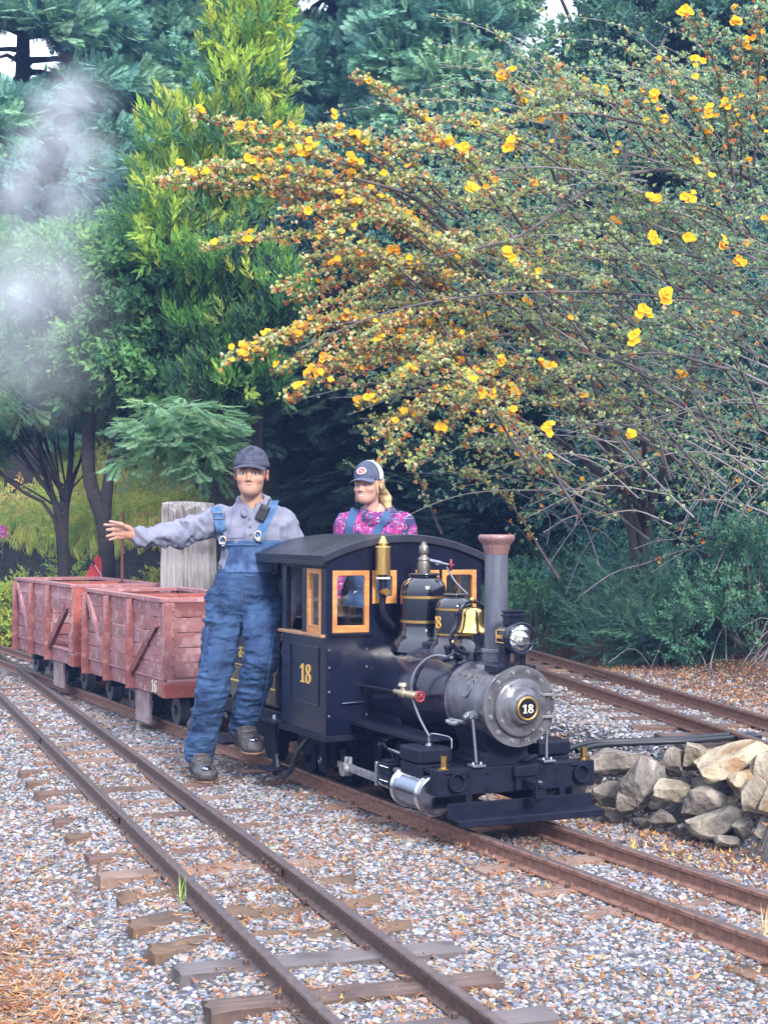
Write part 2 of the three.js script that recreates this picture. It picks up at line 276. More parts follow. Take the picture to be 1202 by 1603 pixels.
// ---------------------------------------------------------------- the locomotive (local: x across, z forward, y above the rail)
const FONT = await new FontLoader().loadAsync('fonts/droid/droid_serif_bold.typeface.json');
function text(str, size, depth = 0.002) {
  const g = new TextGeometry(str, { font: FONT, size, depth, curveSegments: 5, bevelEnabled: false }); g.computeBoundingBox(); const b = g.boundingBox; g.translate(-(b.min.x + b.max.x) / 2, -(b.min.y + b.max.y) / 2, 0); return g;
}
reseed(21);
const toWorld = (l) => OT.clone().addScaledVector(AT.X, l[0]).addScaledVector(AT.Z, l[2]).add(V(0, l[1], 0));
{
  const o = toWorld([0.012, 0, 0]);
  const t = thing('steam_locomotive', 'black narrow gauge tank-style steam locomotive with grey smokebox and number 18', 'steam locomotive', [o.x, o.y, o.z], TT);
  const fz = (g, z = 0) => { g.rotateX(Math.PI / 2); g.translate(0, 0, z); return g; };   // lathe axis y -> +z
  // frame and saddle
  mk('frame', [bb(-0.155, -0.125, 0.07, 0.25, -1.75, 0.1), bb(0.125, 0.155, 0.07, 0.25, -1.75, 0.1), bb(-0.15, 0.15, 0.2, 0.27, -0.2, 0.12), bb(-0.14, 0.14, 0.1, 0.24, -1.7, -1.5), bb(-0.12, 0.12, 0.06, 0.3, -1.3, -0.75)], M.iron, t);
  mk('saddle', [place(extrude(poly([[-0.12, 0.22], [0.12, 0.22], [0.09, 0.3], [0.12, 0.4], [-0.12, 0.4], [-0.09, 0.3]]), 0.24, 0.004), 0, 0, -0.12)], M.iron, t);
  // boiler
  const boiler = mk('boiler', [fz(lathe([[0.163, 0.13], [0.168, 0.2], [0.196, 0.36], [0.204, 0.5], [0.206, 0.86]].map(([r, y]) => [r, -y]).reverse(), 64)).translate(0, 0.495, 0), bb(-0.17, 0.17, 0.24, 0.5, -0.9, -0.55, 0.02)], M.black, t);
  for (const [z, r] of [[-0.137, 0.167], [-0.36, 0.199], [-0.6, 0.208]]) mk('boiler_band', cyl([0, 0.495, z - 0.011], [0, 0.495, z + 0.011], r, r, 56), M.black, boiler);
  mk('lagging', [bb(-0.07, 0.07, 0.66, 0.712, -0.84, -0.28, 0.012)], M.black, t);
  // smokebox
  const sm = mk('smokebox', [cyl([0, 0.495, -0.13], [0, 0.495, 0.2], 0.157, 0.157, 64), cyl([0, 0.495, -0.14], [0, 0.495, -0.125], 0.164, 0.164, 64)], M.smoke, t, true);
  mk('front_ring', fz(lathe([[0.1, 0], [0.162, 0], [0.166, 0.003], [0.166, 0.015], [0.163, 0.018], [0.1, 0.018]], 64), 0.198).translate(0, 0.495, 0), M.smoke, sm, true);
  for (let k = 0; k < 12; k++) { const a = (k + 0.5) / 12 * Math.PI * 2; mk('bolt', [bolt(Math.cos(a) * 0.142, 0.495 + Math.sin(a) * 0.142, 0.221, 0.008), cyl([Math.cos(a) * 0.142, 0.495 + Math.sin(a) * 0.142, 0.215], [Math.cos(a) * 0.142, 0.495 + Math.sin(a) * 0.142, 0.218], 0.011, 0.011, 10)], M.dullsteel, sm); }
  const door = mk('smokebox_door', fz(lathe([[0.121, 0], [0.121, 0.012], [0.117, 0.017], [0.108, 0.019], [0.085, 0.025], [0.07, 0.034], [0.062, 0.05], [0.056, 0.057], [0.0, 0.06]], 64), 0.214).translate(0, 0.492, 0), M.smoke, t, true);
  each('door_hinge', [0.045, -0.045].map((y) => [bb(0.095, 0.16, 0.488 + y, 0.5 + y, 0.221, 0.236, 0.003), cyl([0.15, 0.478 + y, 0.228], [0.15, 0.51 + y, 0.228], 0.008)]), M.dullsteel, door);
  for (let k = 0; k < 4; k++) { const a = k * 1.57 + 0.5; mk('door_clip', [bolt(Math.cos(a) * 0.105, 0.492 + Math.sin(a) * 0.105, 0.236, 0.008)], M.dullsteel, door); }
  const plate = mk('number_plate', fz(new THREE.CylinderGeometry(0.043, 0.043, 0.006, 40), 0.276).translate(0, 0.492, 0), M.gloss, t);
  mk('plate_rim', new THREE.TorusGeometry(0.044, 0.0055, 8, 44).translate(0, 0.492, 0.278), M.dullbrass, plate);
  mk('plate_number', text('18', 0.034, 0.003).translate(0, 0.492, 0.279), M.cream, plate);
  // builder's plate on the smokebox flank
  { const a = 2.72, x = Math.cos(a) * 0.158, y = 0.495 + Math.sin(a) * 0.158; const g = new THREE.TorusGeometry(0.03, 0.003, 6, 36); g.scale(1, 1.35, 1); const d = new THREE.CylinderGeometry(0.028, 0.028, 0.003, 30).rotateX(Math.PI / 2).scale(1, 1.35, 1); const inner = new THREE.TorusGeometry(0.017, 0.002, 5, 30).scale(1, 1.35, 1);
    mk('builder_plate', [g, d, inner, bx(0.02, 0.003, 0.006, 0, 0, 0.001), bx(0.02, 0.003, 0.006, 0, 0.01, 0.001), bx(0.02, 0.003, 0.006, 0, -0.01, 0.001)].map((q) => { q = plain(q); q.rotateY(-Math.PI / 2); q.rotateZ(-(Math.PI - a)); return q.translate(x, y, 0.04); }), M.smoke, sm); }
  mk('washout_plug', [cyl([-0.14, 0.46, 0.1], [-0.185, 0.45, 0.1], 0.016), cyl([-0.18, 0.45, 0.1], [-0.195, 0.447, 0.1], 0.01), tube([[-0.16, 0.42, 0.02], [-0.185, 0.41, 0.0], [-0.19, 0.415, -0.05]], 0.01), cyl([-0.17, 0.42, 0.06], [-0.17, 0.42, -0.06], 0.008)], M.dullsteel, sm);
  // stack
  const st = mk('smokestack', lathe([[0.059, 0.628], [0.059, 0.7], [0.052, 0.706], [0.05, 0.72], [0.048, 1.115]], 48).translate(0.01, 0, 0.005), M.stack, t, true);
  each('stack_flange', [lathe([[0.065, 0.7], [0.065, 0.715], [0.048, 0.718], [0.048, 0.7]], 48).translate(0.01, 0, 0.005), lathe([[0.09, 0.626], [0.09, 0.645], [0.06, 0.662], [0.058, 0.626]], 48).translate(0.01, 0, 0.005)], M.smoke, st, true);
  mk('stack_cap', lathe([[0.043, 1.1], [0.051, 1.112], [0.051, 1.122], [0.056, 1.13], [0.058, 1.142], [0.061, 1.15], [0.074, 1.166], [0.077, 1.176], [0.075, 1.186], [0.068, 1.19], [0.052, 1.19], [0.048, 1.16], [0.046, 1.1]], 48).translate(0.01, 0, 0.005), M.cap, st, true);
  mk('saddle_bolt', [-0.07, -0.03, 0.03, 0.07].flatMap((z) => [-0.115].map((x) => bolt(x, 0.605, z, 0.006, V(-0.6, 0.8, 0)))), M.smoke, sm);
  // headlamp
  const lampC = [-0.012, 0.772];
  const lamp = mk('headlamp', [fz(lathe([[0.0, 0], [0.05, 0], [0.056, 0.004], [0.056, 0.085], [0.06, 0.09], [0.067, 0.092], [0.067, 0.115], [0.062, 0.12], [0.056, 0.12], [0.056, 0.1], [0.05, 0.03], [0.0, 0.02]], 44), 0.13).translate(lampC[0], lampC[1], 0)], M.black, t, true);
  mk('reflector', fz(lathe([[0.001, 0.022], [0.02, 0.03], [0.04, 0.055], [0.054, 0.098]], 40), 0.13).translate(lampC[0], lampC[1], 0), std([0.75, 0.77, 0.8], 0.12, 1), lamp, true);
  mk('bulb', sph(0.008, lampC[0], lampC[1], 0.175), std([0.8, 0.8, 0.75], 0.3), lamp);
  mk('lens', fz(lathe([[0.001, 0.118], [0.03, 0.114], [0.055, 0.104], [0.0551, 0.1]], 40), 0.13).translate(lampC[0], lampC[1], 0), M.glass, lamp, true);
  mk('lens_rim', [new THREE.TorusGeometry(0.06, 0.006, 8, 48).translate(lampC[0], lampC[1], 0.249)], M.black, lamp);
  mk('lamp_vent', [bb(lampC[0] - 0.034, lampC[0] + 0.034, 0.822, 0.86, 0.155, 0.205, 0.003), bb(lampC[0] - 0.04, lampC[0] + 0.04, 0.857, 0.867, 0.15, 0.21, 0.002), bb(lampC[0] - 0.034, lampC[0] + 0.034, 0.867, 0.878, 0.155, 0.205, 0.002), bb(lampC[0] - 0.04, lampC[0] + 0.04, 0.876, 0.883, 0.15, 0.21, 0.002)], M.black, lamp);
  mk('lamp_bracket', [bb(lampC[0] - 0.05, lampC[0] - 0.022, 0.655, 0.74, 0.15, 0.2, 0.003), bb(lampC[0] + 0.022, lampC[0] + 0.05, 0.655, 0.74, 0.15, 0.2, 0.003), bb(lampC[0] - 0.088, lampC[0] + 0.088, 0.632, 0.66, 0.1, 0.215, 0.003)], M.black, lamp);
  { // plate curved round the lamp's side
    const np = mk('lamp_plate', [new THREE.CylinderGeometry(0.0585, 0.0585, 0.062, 12, 1, true, -0.62, 1.24).rotateX(Math.PI / 2)].map((g) => g.rotateZ(Math.PI - 0.12).translate(lampC[0], lampC[1], 0.172)), M.gloss, lamp);
    np.geometry.computeBoundingBox();
    const gl = []; const label = 'ANNIE';
    [...label].forEach((ch, i) => { const g = text(ch, 0.0135, 0.0016); g.rotateY(-Math.PI / 2); gl.push(plain(g).translate(lampC[0] - 0.0596, lampC[1] + 0.004, 0.149 + i * 0.0118)); });
    mk('plate_lettering', gl, M.gold, np);
    mk('plate_edge', [bx(0.003, 0.004, 0.06, lampC[0] - 0.052, lampC[1] + 0.03, 0.172), bx(0.003, 0.004, 0.06, lampC[0] - 0.055, lampC[1] - 0.02, 0.172), bx(0.003, 0.05, 0.003, lampC[0] - 0.057, lampC[1] + 0.004, 0.142)], M.gold, np);
  }
  // domes
  const sd = mk('steam_dome', lathe([[0.15, 0.66], [0.142, 0.7], [0.125, 0.722], [0.113, 0.74], [0.105, 0.765], [0.104, 0.775], [0.104, 0.925], [0.1, 0.952], [0.088, 0.976], [0.068, 0.992], [0.062, 0.996], [0.062, 1.0], [0.07, 1.002], [0.07, 1.01], [0.065, 1.013], [0.0, 1.013]], 56).translate(0, 0, -0.64), M.gloss, t, true);
  for (const y of [0.905, 0.795]) mk('dome_band', cyl([0, y - 0.006, -0.64], [0, y + 0.006, -0.64], 0.1062, 0.1062, 56), M.dullbrass, sd);
  const vl = mk('safety_valve', lathe([[0.026, 1.012], [0.031, 1.014], [0.031, 1.06], [0.026, 1.065], [0.029, 1.07], [0.029, 1.08], [0.018, 1.086], [0.018, 1.1], [0.024, 1.105], [0.022, 1.135], [0.012, 1.142], [0.012, 1.15], [0.0, 1.156]], 10).translate(0, 0, -0.64), std(null, 0.45, 0.9, { map: mottled([0.12, 0.11, 0.1], [0.3, 0.27, 0.24], 10, 6) }), t, true);
  mk('valve_arm', [cyl([0.02, 1.07, -0.62], [0.065, 1.058, -0.59], 0.009), cyl([0.05, 1.05, -0.605], [0.056, 1.07, -0.605], 0.011), cyl([0.065, 1.058, -0.59], [0.095, 1.05, -0.57], 0.006), tube([[0.085, 1.04, -0.575], [0.1, 0.98, -0.53], [0.13, 0.92, -0.46]], 0.0045)], M.copperpipe, vl);
  mk('valve_wheel', [new THREE.TorusGeometry(0.022, 0.006, 6, 18).rotateY(1.1).translate(0.1, 1.05, -0.565), bx(0.006, 0.042, 0.006, 0.1, 1.05, -0.565), bx(0.03, 0.006, 0.02, 0.1, 1.05, -0.565)], M.red, vl);
  const sa = mk('sand_dome', lathe([[0.115, 0.66], [0.106, 0.695], [0.093, 0.712], [0.084, 0.73], [0.081, 0.742], [0.081, 0.868], [0.077, 0.886], [0.064, 0.904], [0.048, 0.913], [0.046, 0.918], [0.053, 0.921], [0.053, 0.928], [0.046, 0.931], [0.0, 0.931]], 52).translate(0.015, 0, -0.37), M.gloss, t, true);
  for (const y of [0.862, 0.752]) mk('dome_band', cyl([0.015, y - 0.0045, -0.37], [0.015, y + 0.0045, -0.37], 0.083, 0.083, 52), M.dullbrass, sa);
  mk('dome_knob', [cyl([0.015, 0.93, -0.37], [0.015, 0.945, -0.37], 0.006), cyl([0.015, 0.943, -0.37], [0.015, 0.949, -0.37], 0.013)], M.gloss, sa);
  { const gl = []; [['1', -0.32], ['8', 0.1]].forEach(([ch, a]) => { const g = plain(text(ch, 0.052, 0.003)); g.rotateY(-Math.PI / 2 + a); gl.push(g.translate(0.015 - Math.cos(a) * 0.0822, 0.805, -0.37 + Math.sin(a) * 0.0822)); }); mk('dome_number', gl, M.gold, sa); }
  // bell and its yoke
  const bx0 = -0.018, bk = 1.18, arm = (q) => tube([[bx0 + q * 0.07, 0.85, -0.15], [bx0 + q * 0.075, 0.81, -0.15], [bx0 + q * 0.098, 0.77, -0.15], [bx0 + q * 0.1, 0.735, -0.15], [bx0 + q * 0.07, 0.7, -0.15], [bx0, 0.675, -0.15]], 0.0105);
  const bl = mk('bell', lathe([[0.054, 0.775], [0.055, 0.779], [0.05, 0.786], [0.044, 0.8], [0.0395, 0.825], [0.037, 0.85], [0.03, 0.862], [0.01, 0.867], [0.0, 0.868]].map(([r, y]) => [r * bk, 0.772 + (y - 0.775) * bk]), 40).translate(bx0, 0, -0.15), M.brass, t, true);
  mk('bell_yoke', [tube([[-0.066, 0.85, -0.15], [-0.056, 0.876, -0.15], [-0.032, 0.896, -0.15], [0, 0.904, -0.15], [0.032, 0.896, -0.15], [0.056, 0.876, -0.15], [0.066, 0.85, -0.15]].map(([x, y, z]) => [x + bx0, y, z]), 0.0075), arm(-1), arm(1), cyl([bx0, 0.64, -0.15], [bx0, 0.69, -0.15], 0.03, 0.02), bx(0.026, 0.018, 0.026, bx0 - 0.07, 0.853, -0.15), bx(0.026, 0.018, 0.026, bx0 + 0.07, 0.853, -0.15)], M.black, bl);
  each('yoke_nut', [sph(0.011, -0.018, 0.912, -0.15), sph(0.011, -0.115, 0.735, -0.148)], M.brass, bl);
  // whistle in front of the cab, left of the domes
  const wz = -0.76, wx = -0.148;
  const wh = mk('whistle', lathe([[0.033, 1.002], [0.035, 1.004], [0.035, 1.125], [0.037, 1.127], [0.037, 1.132], [0.02, 1.136], [0.02, 1.142], [0.026, 1.145], [0.024, 1.15], [0.017, 1.153], [0.02, 1.157], [0.017, 1.163], [0.011, 1.166], [0.013, 1.171], [0.006, 1.18], [0, 1.181]], 28).translate(wx, 0, wz), std([0.62, 0.42, 0.15], 0.34, 0.9, { roughnessMap: roughVar(0.6, 1, 6) }), t, true);
  mk('whistle_stem', [cyl([wx, 0.97, wz], [wx, 1.003, wz], 0.02), cyl([wx, 0.9, wz], [wx, 0.975, wz], 0.018), tube([[wx, 0.905, wz], [wx, 0.84, wz], [wx + 0.03, 0.79, wz], [wx + 0.06, 0.76, wz]], 0.016)], M.iron, wh);
  mk('whistle_collar', cyl([wx, 0.984, wz], [wx, 0.992, wz], 0.034), M.cream, wh);
  mk('whistle_valve', cyl([wx, 0.925, wz - 0.01], [wx, 0.925, wz + 0.045], 0.018, 0.016, 10), M.dullbrass, wh);
  // cab
  const cw = 0.402, zf = -0.83, zr = -1.36, ye = 1.052;
  const arch = (x) => 1.155 - (x / 0.415) ** 2 * 0.093;
  const cab = mk('cab', [
    bb(-cw, -cw + 0.03, 0.27, 0.716, zr, zf - 0.012), bb(cw - 0.03, cw, 0.27, 0.716, zr, zf - 0.012),
    bb(-cw, -cw + 0.028, 0.716, ye, zf - 0.052, zf - 0.012), bb(-cw, -cw + 0.028, 0.716, ye, -1.11, -1.06), bb(-cw, -cw + 0.028, 0.716, ye, zr, zr + 0.05),
    bb(cw - 0.028, cw, 0.716, ye, zf - 0.052, zf - 0.012), bb(cw - 0.028, cw, 0.716, ye, -1.11, -1.06), bb(cw - 0.028, cw, 0.716, ye, zr, zr + 0.05),
    bb(-cw, -cw + 0.024, 1.03, ye + 0.01, zr, zf - 0.012), bb(cw - 0.024, cw, 1.03, ye + 0.01, zr, zf - 0.012),
    bb(-cw + 0.03, cw - 0.03, 0.262, 0.285, zr, zf - 0.02)], M.cabside, t);
  { // front wall with its windows cut out
    const s = new THREE.Shape(); s.moveTo(-cw, 0.27); s.lineTo(-0.168, 0.27); s.lineTo(-0.168, 0.6); s.lineTo(0.168, 0.6); s.lineTo(0.168, 0.27); s.lineTo(cw, 0.27); s.lineTo(cw, ye); for (let i = 0; i <= 24; i++) { const x = cw - (2 * cw) * i / 24; s.lineTo(x, arch(x) - 0.004); } s.lineTo(-cw, 0.27);
    const hole = (x0, x1, y0, y1) => { const h = new THREE.Path(); h.moveTo(x0, y0); h.lineTo(x1, y0); h.lineTo(x1, y1); h.lineTo(x0, y1); h.lineTo(x0, y0); s.holes.push(h); };
    const wins = [[-0.372, -0.19, 0.738, 1.02], [-0.172, -0.05, 0.868, 1.02], [0.05, 0.172, 0.868, 1.02], [0.19, 0.372, 0.738, 1.02]];
    wins.forEach((w) => hole(w[0], w[1], w[2], w[3]));
    mk('cab_front', place(extrude(s, 0.02), 0, 0, zf - 0.012), M.black, cab);
    wins.forEach(([x0, x1, y0, y1]) => {
      const f = 0.02, z0 = zf - 0.006, z1 = zf + 0.016;
      const r = (a, b, c, d) => { const h = new THREE.Path(); h.moveTo(a, c); h.lineTo(a, d - 0.02); h.quadraticCurveTo(a, d, a + 0.02, d); h.lineTo(b - 0.02, d); h.quadraticCurveTo(b, d, b, d - 0.02); h.lineTo(b, c); h.lineTo(a, c); return h; };
      const sh = poly([[x0 + 0.001, y0 + 0.001], [x1 - 0.001, y0 + 0.001], [x1 - 0.001, y1 - 0.001], [x0 + 0.001, y1 - 0.001]]); sh.holes.push(r(x0 + f, x1 - f, y0 + 0.03, y1 - f));
      const fr = mk('window_frame', place(extrude(sh, z1 - z0 - 0.004, 0.002), 0, 0, z0), M.wood, t);
      mk('pane', bb(x0 + f - 0.004, x1 - f + 0.004, y0 + 0.026, y1 - f + 0.004, zf + 0.001, zf + 0.0035, 0.0005), M.glass, fr);
      if (y0 < 0.8) mk('window_sill', bb(x0 - 0.008, x1 + 0.02, y0 - 0.014, y0 - 0.002, zf + 0.006, zf + 0.03, 0.002), M.black, fr);
    });
    for (const y of [0.36, 0.47, 0.58, 0.66]) mk('rivet', [bolt(-0.2, y, zf + 0.01, 0.006), bolt(-cw + 0.015, y, zf + 0.01, 0.006)], M.dullsteel, cab);
    mk('grab_bar', cyl([-0.33, 0.415, zf + 0.022], [-0.22, 0.42, zf + 0.022], 0.005), M.steel, cab);
  }
  // side panel, number, window and sill on the near side
  const panel = mk('side_panel', [bb(-cw - 0.006, -cw - 0.0005, 0.66, 0.668, -1.25, -0.9, 0.002), bb(-cw - 0.006, -cw - 0.0005, 0.395, 0.403, -1.25, -0.9, 0.002), bb(-cw - 0.006, -cw - 0.0005, 0.403, 0.66, -0.91, -0.9, 0.002), bb(-cw - 0.006, -cw - 0.0005, 0.403, 0.66, -1.25, -1.24, 0.002)], M.cabside, cab);
  { const g = text('18', 0.088, 0.003); g.rotateY(-Math.PI / 2); mk('cab_number', g.translate(-cw - 0.001, 0.535, -1.06), M.gold, panel); }
  const sill = mk('side_sill', bb(-cw - 0.02, -cw + 0.04, 0.714, 0.728, zr - 0.01, zf - 0.004, 0.003), std(null, 0.6, 0, { map: grain([0.26, 0.12, 0.06], [0.36, 0.2, 0.11], [0.2, 0.1, 0.05], 4, 30, 256, 3) }), t);
  mk('side_sill', bb(cw - 0.04, cw + 0.02, 0.714, 0.728, zr - 0.01, zf - 0.004, 0.003), M.wood, t);
  for (const s of [-1, 1]) { // sliding side window
    const X = s < 0 ? -cw + 0.001 : cw - 0.025, sh = poly([[0, 0.73], [0.165, 0.73], [0.165, 1.028], [0, 1.028]]); const h = new THREE.Path(); h.moveTo(0.026, 0.765); h.lineTo(0.14, 0.765); h.lineTo(0.14, 1.005); h.lineTo(0.026, 1.005); h.lineTo(0.026, 0.765); sh.holes.push(h);
    const g = place(extrude(sh, 0.022, 0.001), 0, 0, 0); g.rotateY(-Math.PI / 2); g.translate(X + 0.023, 0, -1.055);
    const f = mk('window_frame', g, M.wood, t); mk('pane', bb(X + 0.009, X + 0.0115, 0.76, 1.008, -1.033, -0.911, 0.0005), M.glass, f);
  }
  each('waist_strip', [bb(-cw - 0.008, -cw - 0.0005, 1.03, 1.04, zr, zf - 0.012, 0.002), bb(-cw - 0.012, cw + 0.012, 0.243, 0.27, zr - 0.02, zf + 0.014, 0.003)], M.iron, cab);
  { // roof
    const s = new THREE.Shape(); for (let i = 0; i <= 30; i++) { const x = -0.425 + 0.85 * i / 30; i ? s.lineTo(x, arch(x) + 0.03) : s.moveTo(x, arch(x) + 0.03); } for (let i = 30; i >= 0; i--) { const x = -0.42 + 0.84 * i / 30; s.lineTo(x, arch(x)); }
    mk('cab_roof', [place(extrude(s, 0.86, 0.003), 0, 0, -1.665)], std(null, 1, 0, { map: mottled([0.01, 0.012, 0.024], [0.022, 0.026, 0.042], 4, 1.5), roughnessMap: roughVar(0.3, 0.45), bumpMap: tMottle, bumpScale: 0.002 }), t);
    mk('roof_edge', [bb(-0.424, -0.41, 1.045, 1.075, -1.66, -0.81, 0.003), bb(0.41, 0.424, 1.045, 1.075, -1.66, -0.81, 0.003)], M.cabside, t);
  }
  // backhead and fittings seen through the glass
  mk('backhead', [cyl([0, 0.56, -0.93], [0, 0.56, -0.86], 0.2, 0.2, 40), cyl([-0.08, 0.72, -0.95], [-0.08, 0.72, -0.93], 0.035), cyl([0.08, 0.72, -0.95], [0.08, 0.72, -0.93], 0.035), tube([[-0.15, 0.6, -0.94], [-0.18, 0.68, -0.97], [-0.16, 0.78, -0.94]], 0.01)], M.iron, t);
  // running boards
  for (const s of [-1, 1]) mk('running_board', [bx(0.13, 0.008, 0.8, s * 0.215, 0.336, -0.455, 0, 0, s * -0.02), bx(0.006, 0.02, 0.8, s * 0.281, 0.33, -0.455)], M.iron, t);
  mk('splash_rail', [cyl([-0.222, 0.49, -0.86], [-0.225, 0.5, -0.46], 0.008), cyl([0.222, 0.49, -0.86], [0.222, 0.505, -0.2], 0.008)], M.iron, t);
  // check valve with red wheel, feed pipes
  const cv = mk('check_valve', [cyl([-0.225, 0.5, -0.47], [-0.228, 0.5, -0.24], 0.012), cyl([-0.228, 0.5, -0.4], [-0.228, 0.5, -0.36], 0.02, 0.02, 8), cyl([-0.228, 0.5, -0.32], [-0.228, 0.5, -0.27], 0.02, 0.016, 8), cyl([-0.228, 0.5, -0.385], [-0.228, 0.535, -0.385], 0.012), cyl([-0.228, 0.533, -0.385], [-0.228, 0.545, -0.385], 0.024, 0.02, 12), cyl([-0.17, 0.5, -0.3], [-0.228, 0.5, -0.3], 0.016)], std([0.5, 0.42, 0.32], 0.4, 0.9), t);
  mk('valve_wheel', [new THREE.TorusGeometry(0.02, 0.006, 6, 14).translate(-0.228, 0.5, -0.225), bx(0.036, 0.006, 0.006, -0.228, 0.5, -0.225), bx(0.006, 0.036, 0.006, -0.228, 0.5, -0.225)], M.red, cv);
  mk('feed_pipe', [tube([[-0.1, 0.665, -0.17], [-0.155, 0.67, -0.24], [-0.205, 0.62, -0.29], [-0.228, 0.56, -0.3], [-0.228, 0.505, -0.3], [-0.222, 0.42, -0.25], [-0.215, 0.36, -0.19], [-0.21, 0.318, -0.14]], 0.0058, 8, 60)], M.copperpipe, t);
  mk('pipe_elbow', [tube([[-0.04, 0.665, -0.22], [-0.08, 0.672, -0.19], [-0.115, 0.66, -0.19]], 0.016), cyl([-0.105, 0.665, -0.185], [-0.13, 0.655, -0.205], 0.013, 0.013, 8), bx(0.1, 0.012, 0.03, -0.02, 0.664, -0.25, 0, 0.4, 0)], M.black, t);
  mk('washout_cover', [bx(0.055, 0.012, 0.035, -0.095, 0.62, -0.16, 0, 0, 0.65), bx(0.055, 0.012, 0.035, -0.05, 0.648, -0.16, 0, 0, 0.3)], M.smoke, t);
  // cylinders, chests, valve gear and wheels, both sides
  for (const s of [-1, 1]) {
    const x = s * 0.318;
    const cy = mk('cylinder', [cyl([x, 0.138, -0.145], [x, 0.138, 0.085], 0.076, 0.076, 44)], M.steel, t, true);
    mk('cylinder_rim', [cyl([x, 0.138, -0.16], [x, 0.138, -0.135], 0.083, 0.083, 44), cyl([x, 0.138, 0.065], [x, 0.138, 0.093], 0.084, 0.084, 44)], std([0.75, 0.76, 0.78], 0.18, 1), cy, true);
    mk('cylinder_head', fz(lathe([[0.081, 0.0], [0.081, 0.006], [0.073, 0.01], [0, 0.013]], 44), 0.092).translate(x, 0.138, 0), M.steel, cy, true);
    mk('drain_cock', [cyl([x, 0.072, -0.12], [x, 0.045, -0.12], 0.008), cyl([x, 0.072, 0.05], [x, 0.045, 0.05], 0.008), cyl([x - 0.02, 0.05, -0.12], [x + 0.02, 0.05, 0.06], 0.004)], M.dullsteel, cy);
    const ch = mk('steam_chest', [bb(s < 0 ? -0.365 : 0.205, s < 0 ? -0.205 : 0.365, 0.255, 0.318, -0.15, 0.03, 0.012), bb(s < 0 ? -0.36 : 0.21, s < 0 ? -0.21 : 0.36, 0.19, 0.252, -0.145, 0.025, 0.006)], M.iron, t);
    mk('oil_cup', [cyl([s * 0.27, 0.317, -0.06], [s * 0.27, 0.328, -0.06], 0.016, 0.014, 10), cyl([s * 0.27, 0.328, -0.06], [s * 0.27, 0.35, -0.06], 0.007), tube([[s * 0.27, 0.345, -0.06], [s * 0.265, 0.365, -0.05], [s * 0.23, 0.362, -0.03], [s * 0.2, 0.35, 0.0], [s * 0.2, 0.31, 0.01]], 0.0035)], M.copperpipe, ch);
    const vg = mk('guide_bar', [bb(x - 0.014, x + 0.014, 0.182, 0.2, -0.42, -0.155), bb(x - 0.012, x + 0.012, 0.105, 0.12, -0.42, -0.155), bb(x - 0.02, x + 0.02, 0.1, 0.205, -0.44, -0.42)], M.dullsteel, t);
    mk('crosshead', [bb(x - 0.03, x + 0.02, 0.12, 0.185, -0.36, -0.27), ...[0, 1, 2, 3].flatMap((k) => [bolt(x - 0.032, 0.135, -0.35 + k * 0.022, 0.006, V(-1, 0, 0)), bolt(x - 0.032, 0.172, -0.35 + k * 0.022, 0.006, V(-1, 0, 0))]), bb(x - 0.034, x + 0.02, 0.185, 0.215, -0.38, -0.27), bb(x - 0.02, x + 0.02, 0.215, 0.225, -0.37, -0.31)], M.iron, t);
    mk('crosshead_bolt', [0, 1, 2, 3].flatMap((k) => [bolt(x - 0.036, 0.14, -0.35 + k * 0.022, 0.0055, V(-1, 0, 0)), bolt(x - 0.036, 0.2, -0.35 + k * 0.022, 0.0055, V(-1, 0, 0))]), M.steel, t);
    mk('piston_rod', [cyl([x, 0.14, -0.35], [x, 0.14, -0.14], 0.009), cyl([x + s * -0.03, 0.26, -0.4], [x + s * -0.03, 0.25, -0.13], 0.007)], M.steel, t);
    mk('main_rod', [bx(0.016, 0.036, 0.44, x - s * 0.005, 0.128, -0.56, 0.02, 0, 0), cyl([x - 0.016, 0.13, -0.33], [x + 0.016, 0.13, -0.33], 0.026), cyl([x - 0.022, 0.122, -0.78], [x + 0.022, 0.122, -0.78], 0.032), cyl([x - s * 0.01, 0.15, -0.76], [x - s * 0.01, 0.18, -0.76], 0.01), cyl([x - s * 0.01, 0.15, -0.8], [x - s * 0.01, 0.175, -0.8], 0.012, 0.01, 8)], M.dullsteel, t);
    mk('reach_rod', [tube([[x, 0.27, -0.36], [x, 0.285, -0.4], [x, 0.25, -0.42]], 0.006), sph(0.012, x, 0.275, -0.43)], M.iron, t);
    for (const z of [-0.5, -1.0]) {
      const w = mk('wheel', [cyl([s * 0.165, 0.15, z], [s * 0.215, 0.15, z], 0.14, 0.14, 40, true), cyl([s * 0.168, 0.15, z], [s * 0.21, 0.15, z], 0.125, 0.125, 40, true), cyl([s * 0.155, 0.15, z], [s * 0.17, 0.15, z], 0.156, 0.156, 40), cyl([s * 0.16, 0.15, z], [s * 0.235, 0.15, z], 0.035), ...Array.from({ length: 8 }, (_, k) => { const a = k * Math.PI / 4; return cyl([s * 0.19, 0.15 + Math.sin(a) * 0.03, z + Math.cos(a) * 0.03], [s * 0.19, 0.15 + Math.sin(a) * 0.128, z + Math.cos(a) * 0.128], 0.012, 0.009, 8); })], M.iron, t);
    }
    mk('side_rod', bb(s * 0.25 - 0.008, s * 0.25 + 0.008, 0.095, 0.125, -1.02, -0.48), M.dullsteel, t);
    mk('trailing_wheel', [cyl([s * 0.16, 0.08, -1.45], [s * 0.215, 0.08, -1.45], 0.08, 0.08, 28), cyl([s * 0.155, 0.08, -1.45], [s * 0.168, 0.08, -1.45], 0.096, 0.096, 28), cyl([s * 0.21, 0.08, -1.45], [s * 0.25, 0.08, -1.45], 0.024)], M.iron, t);
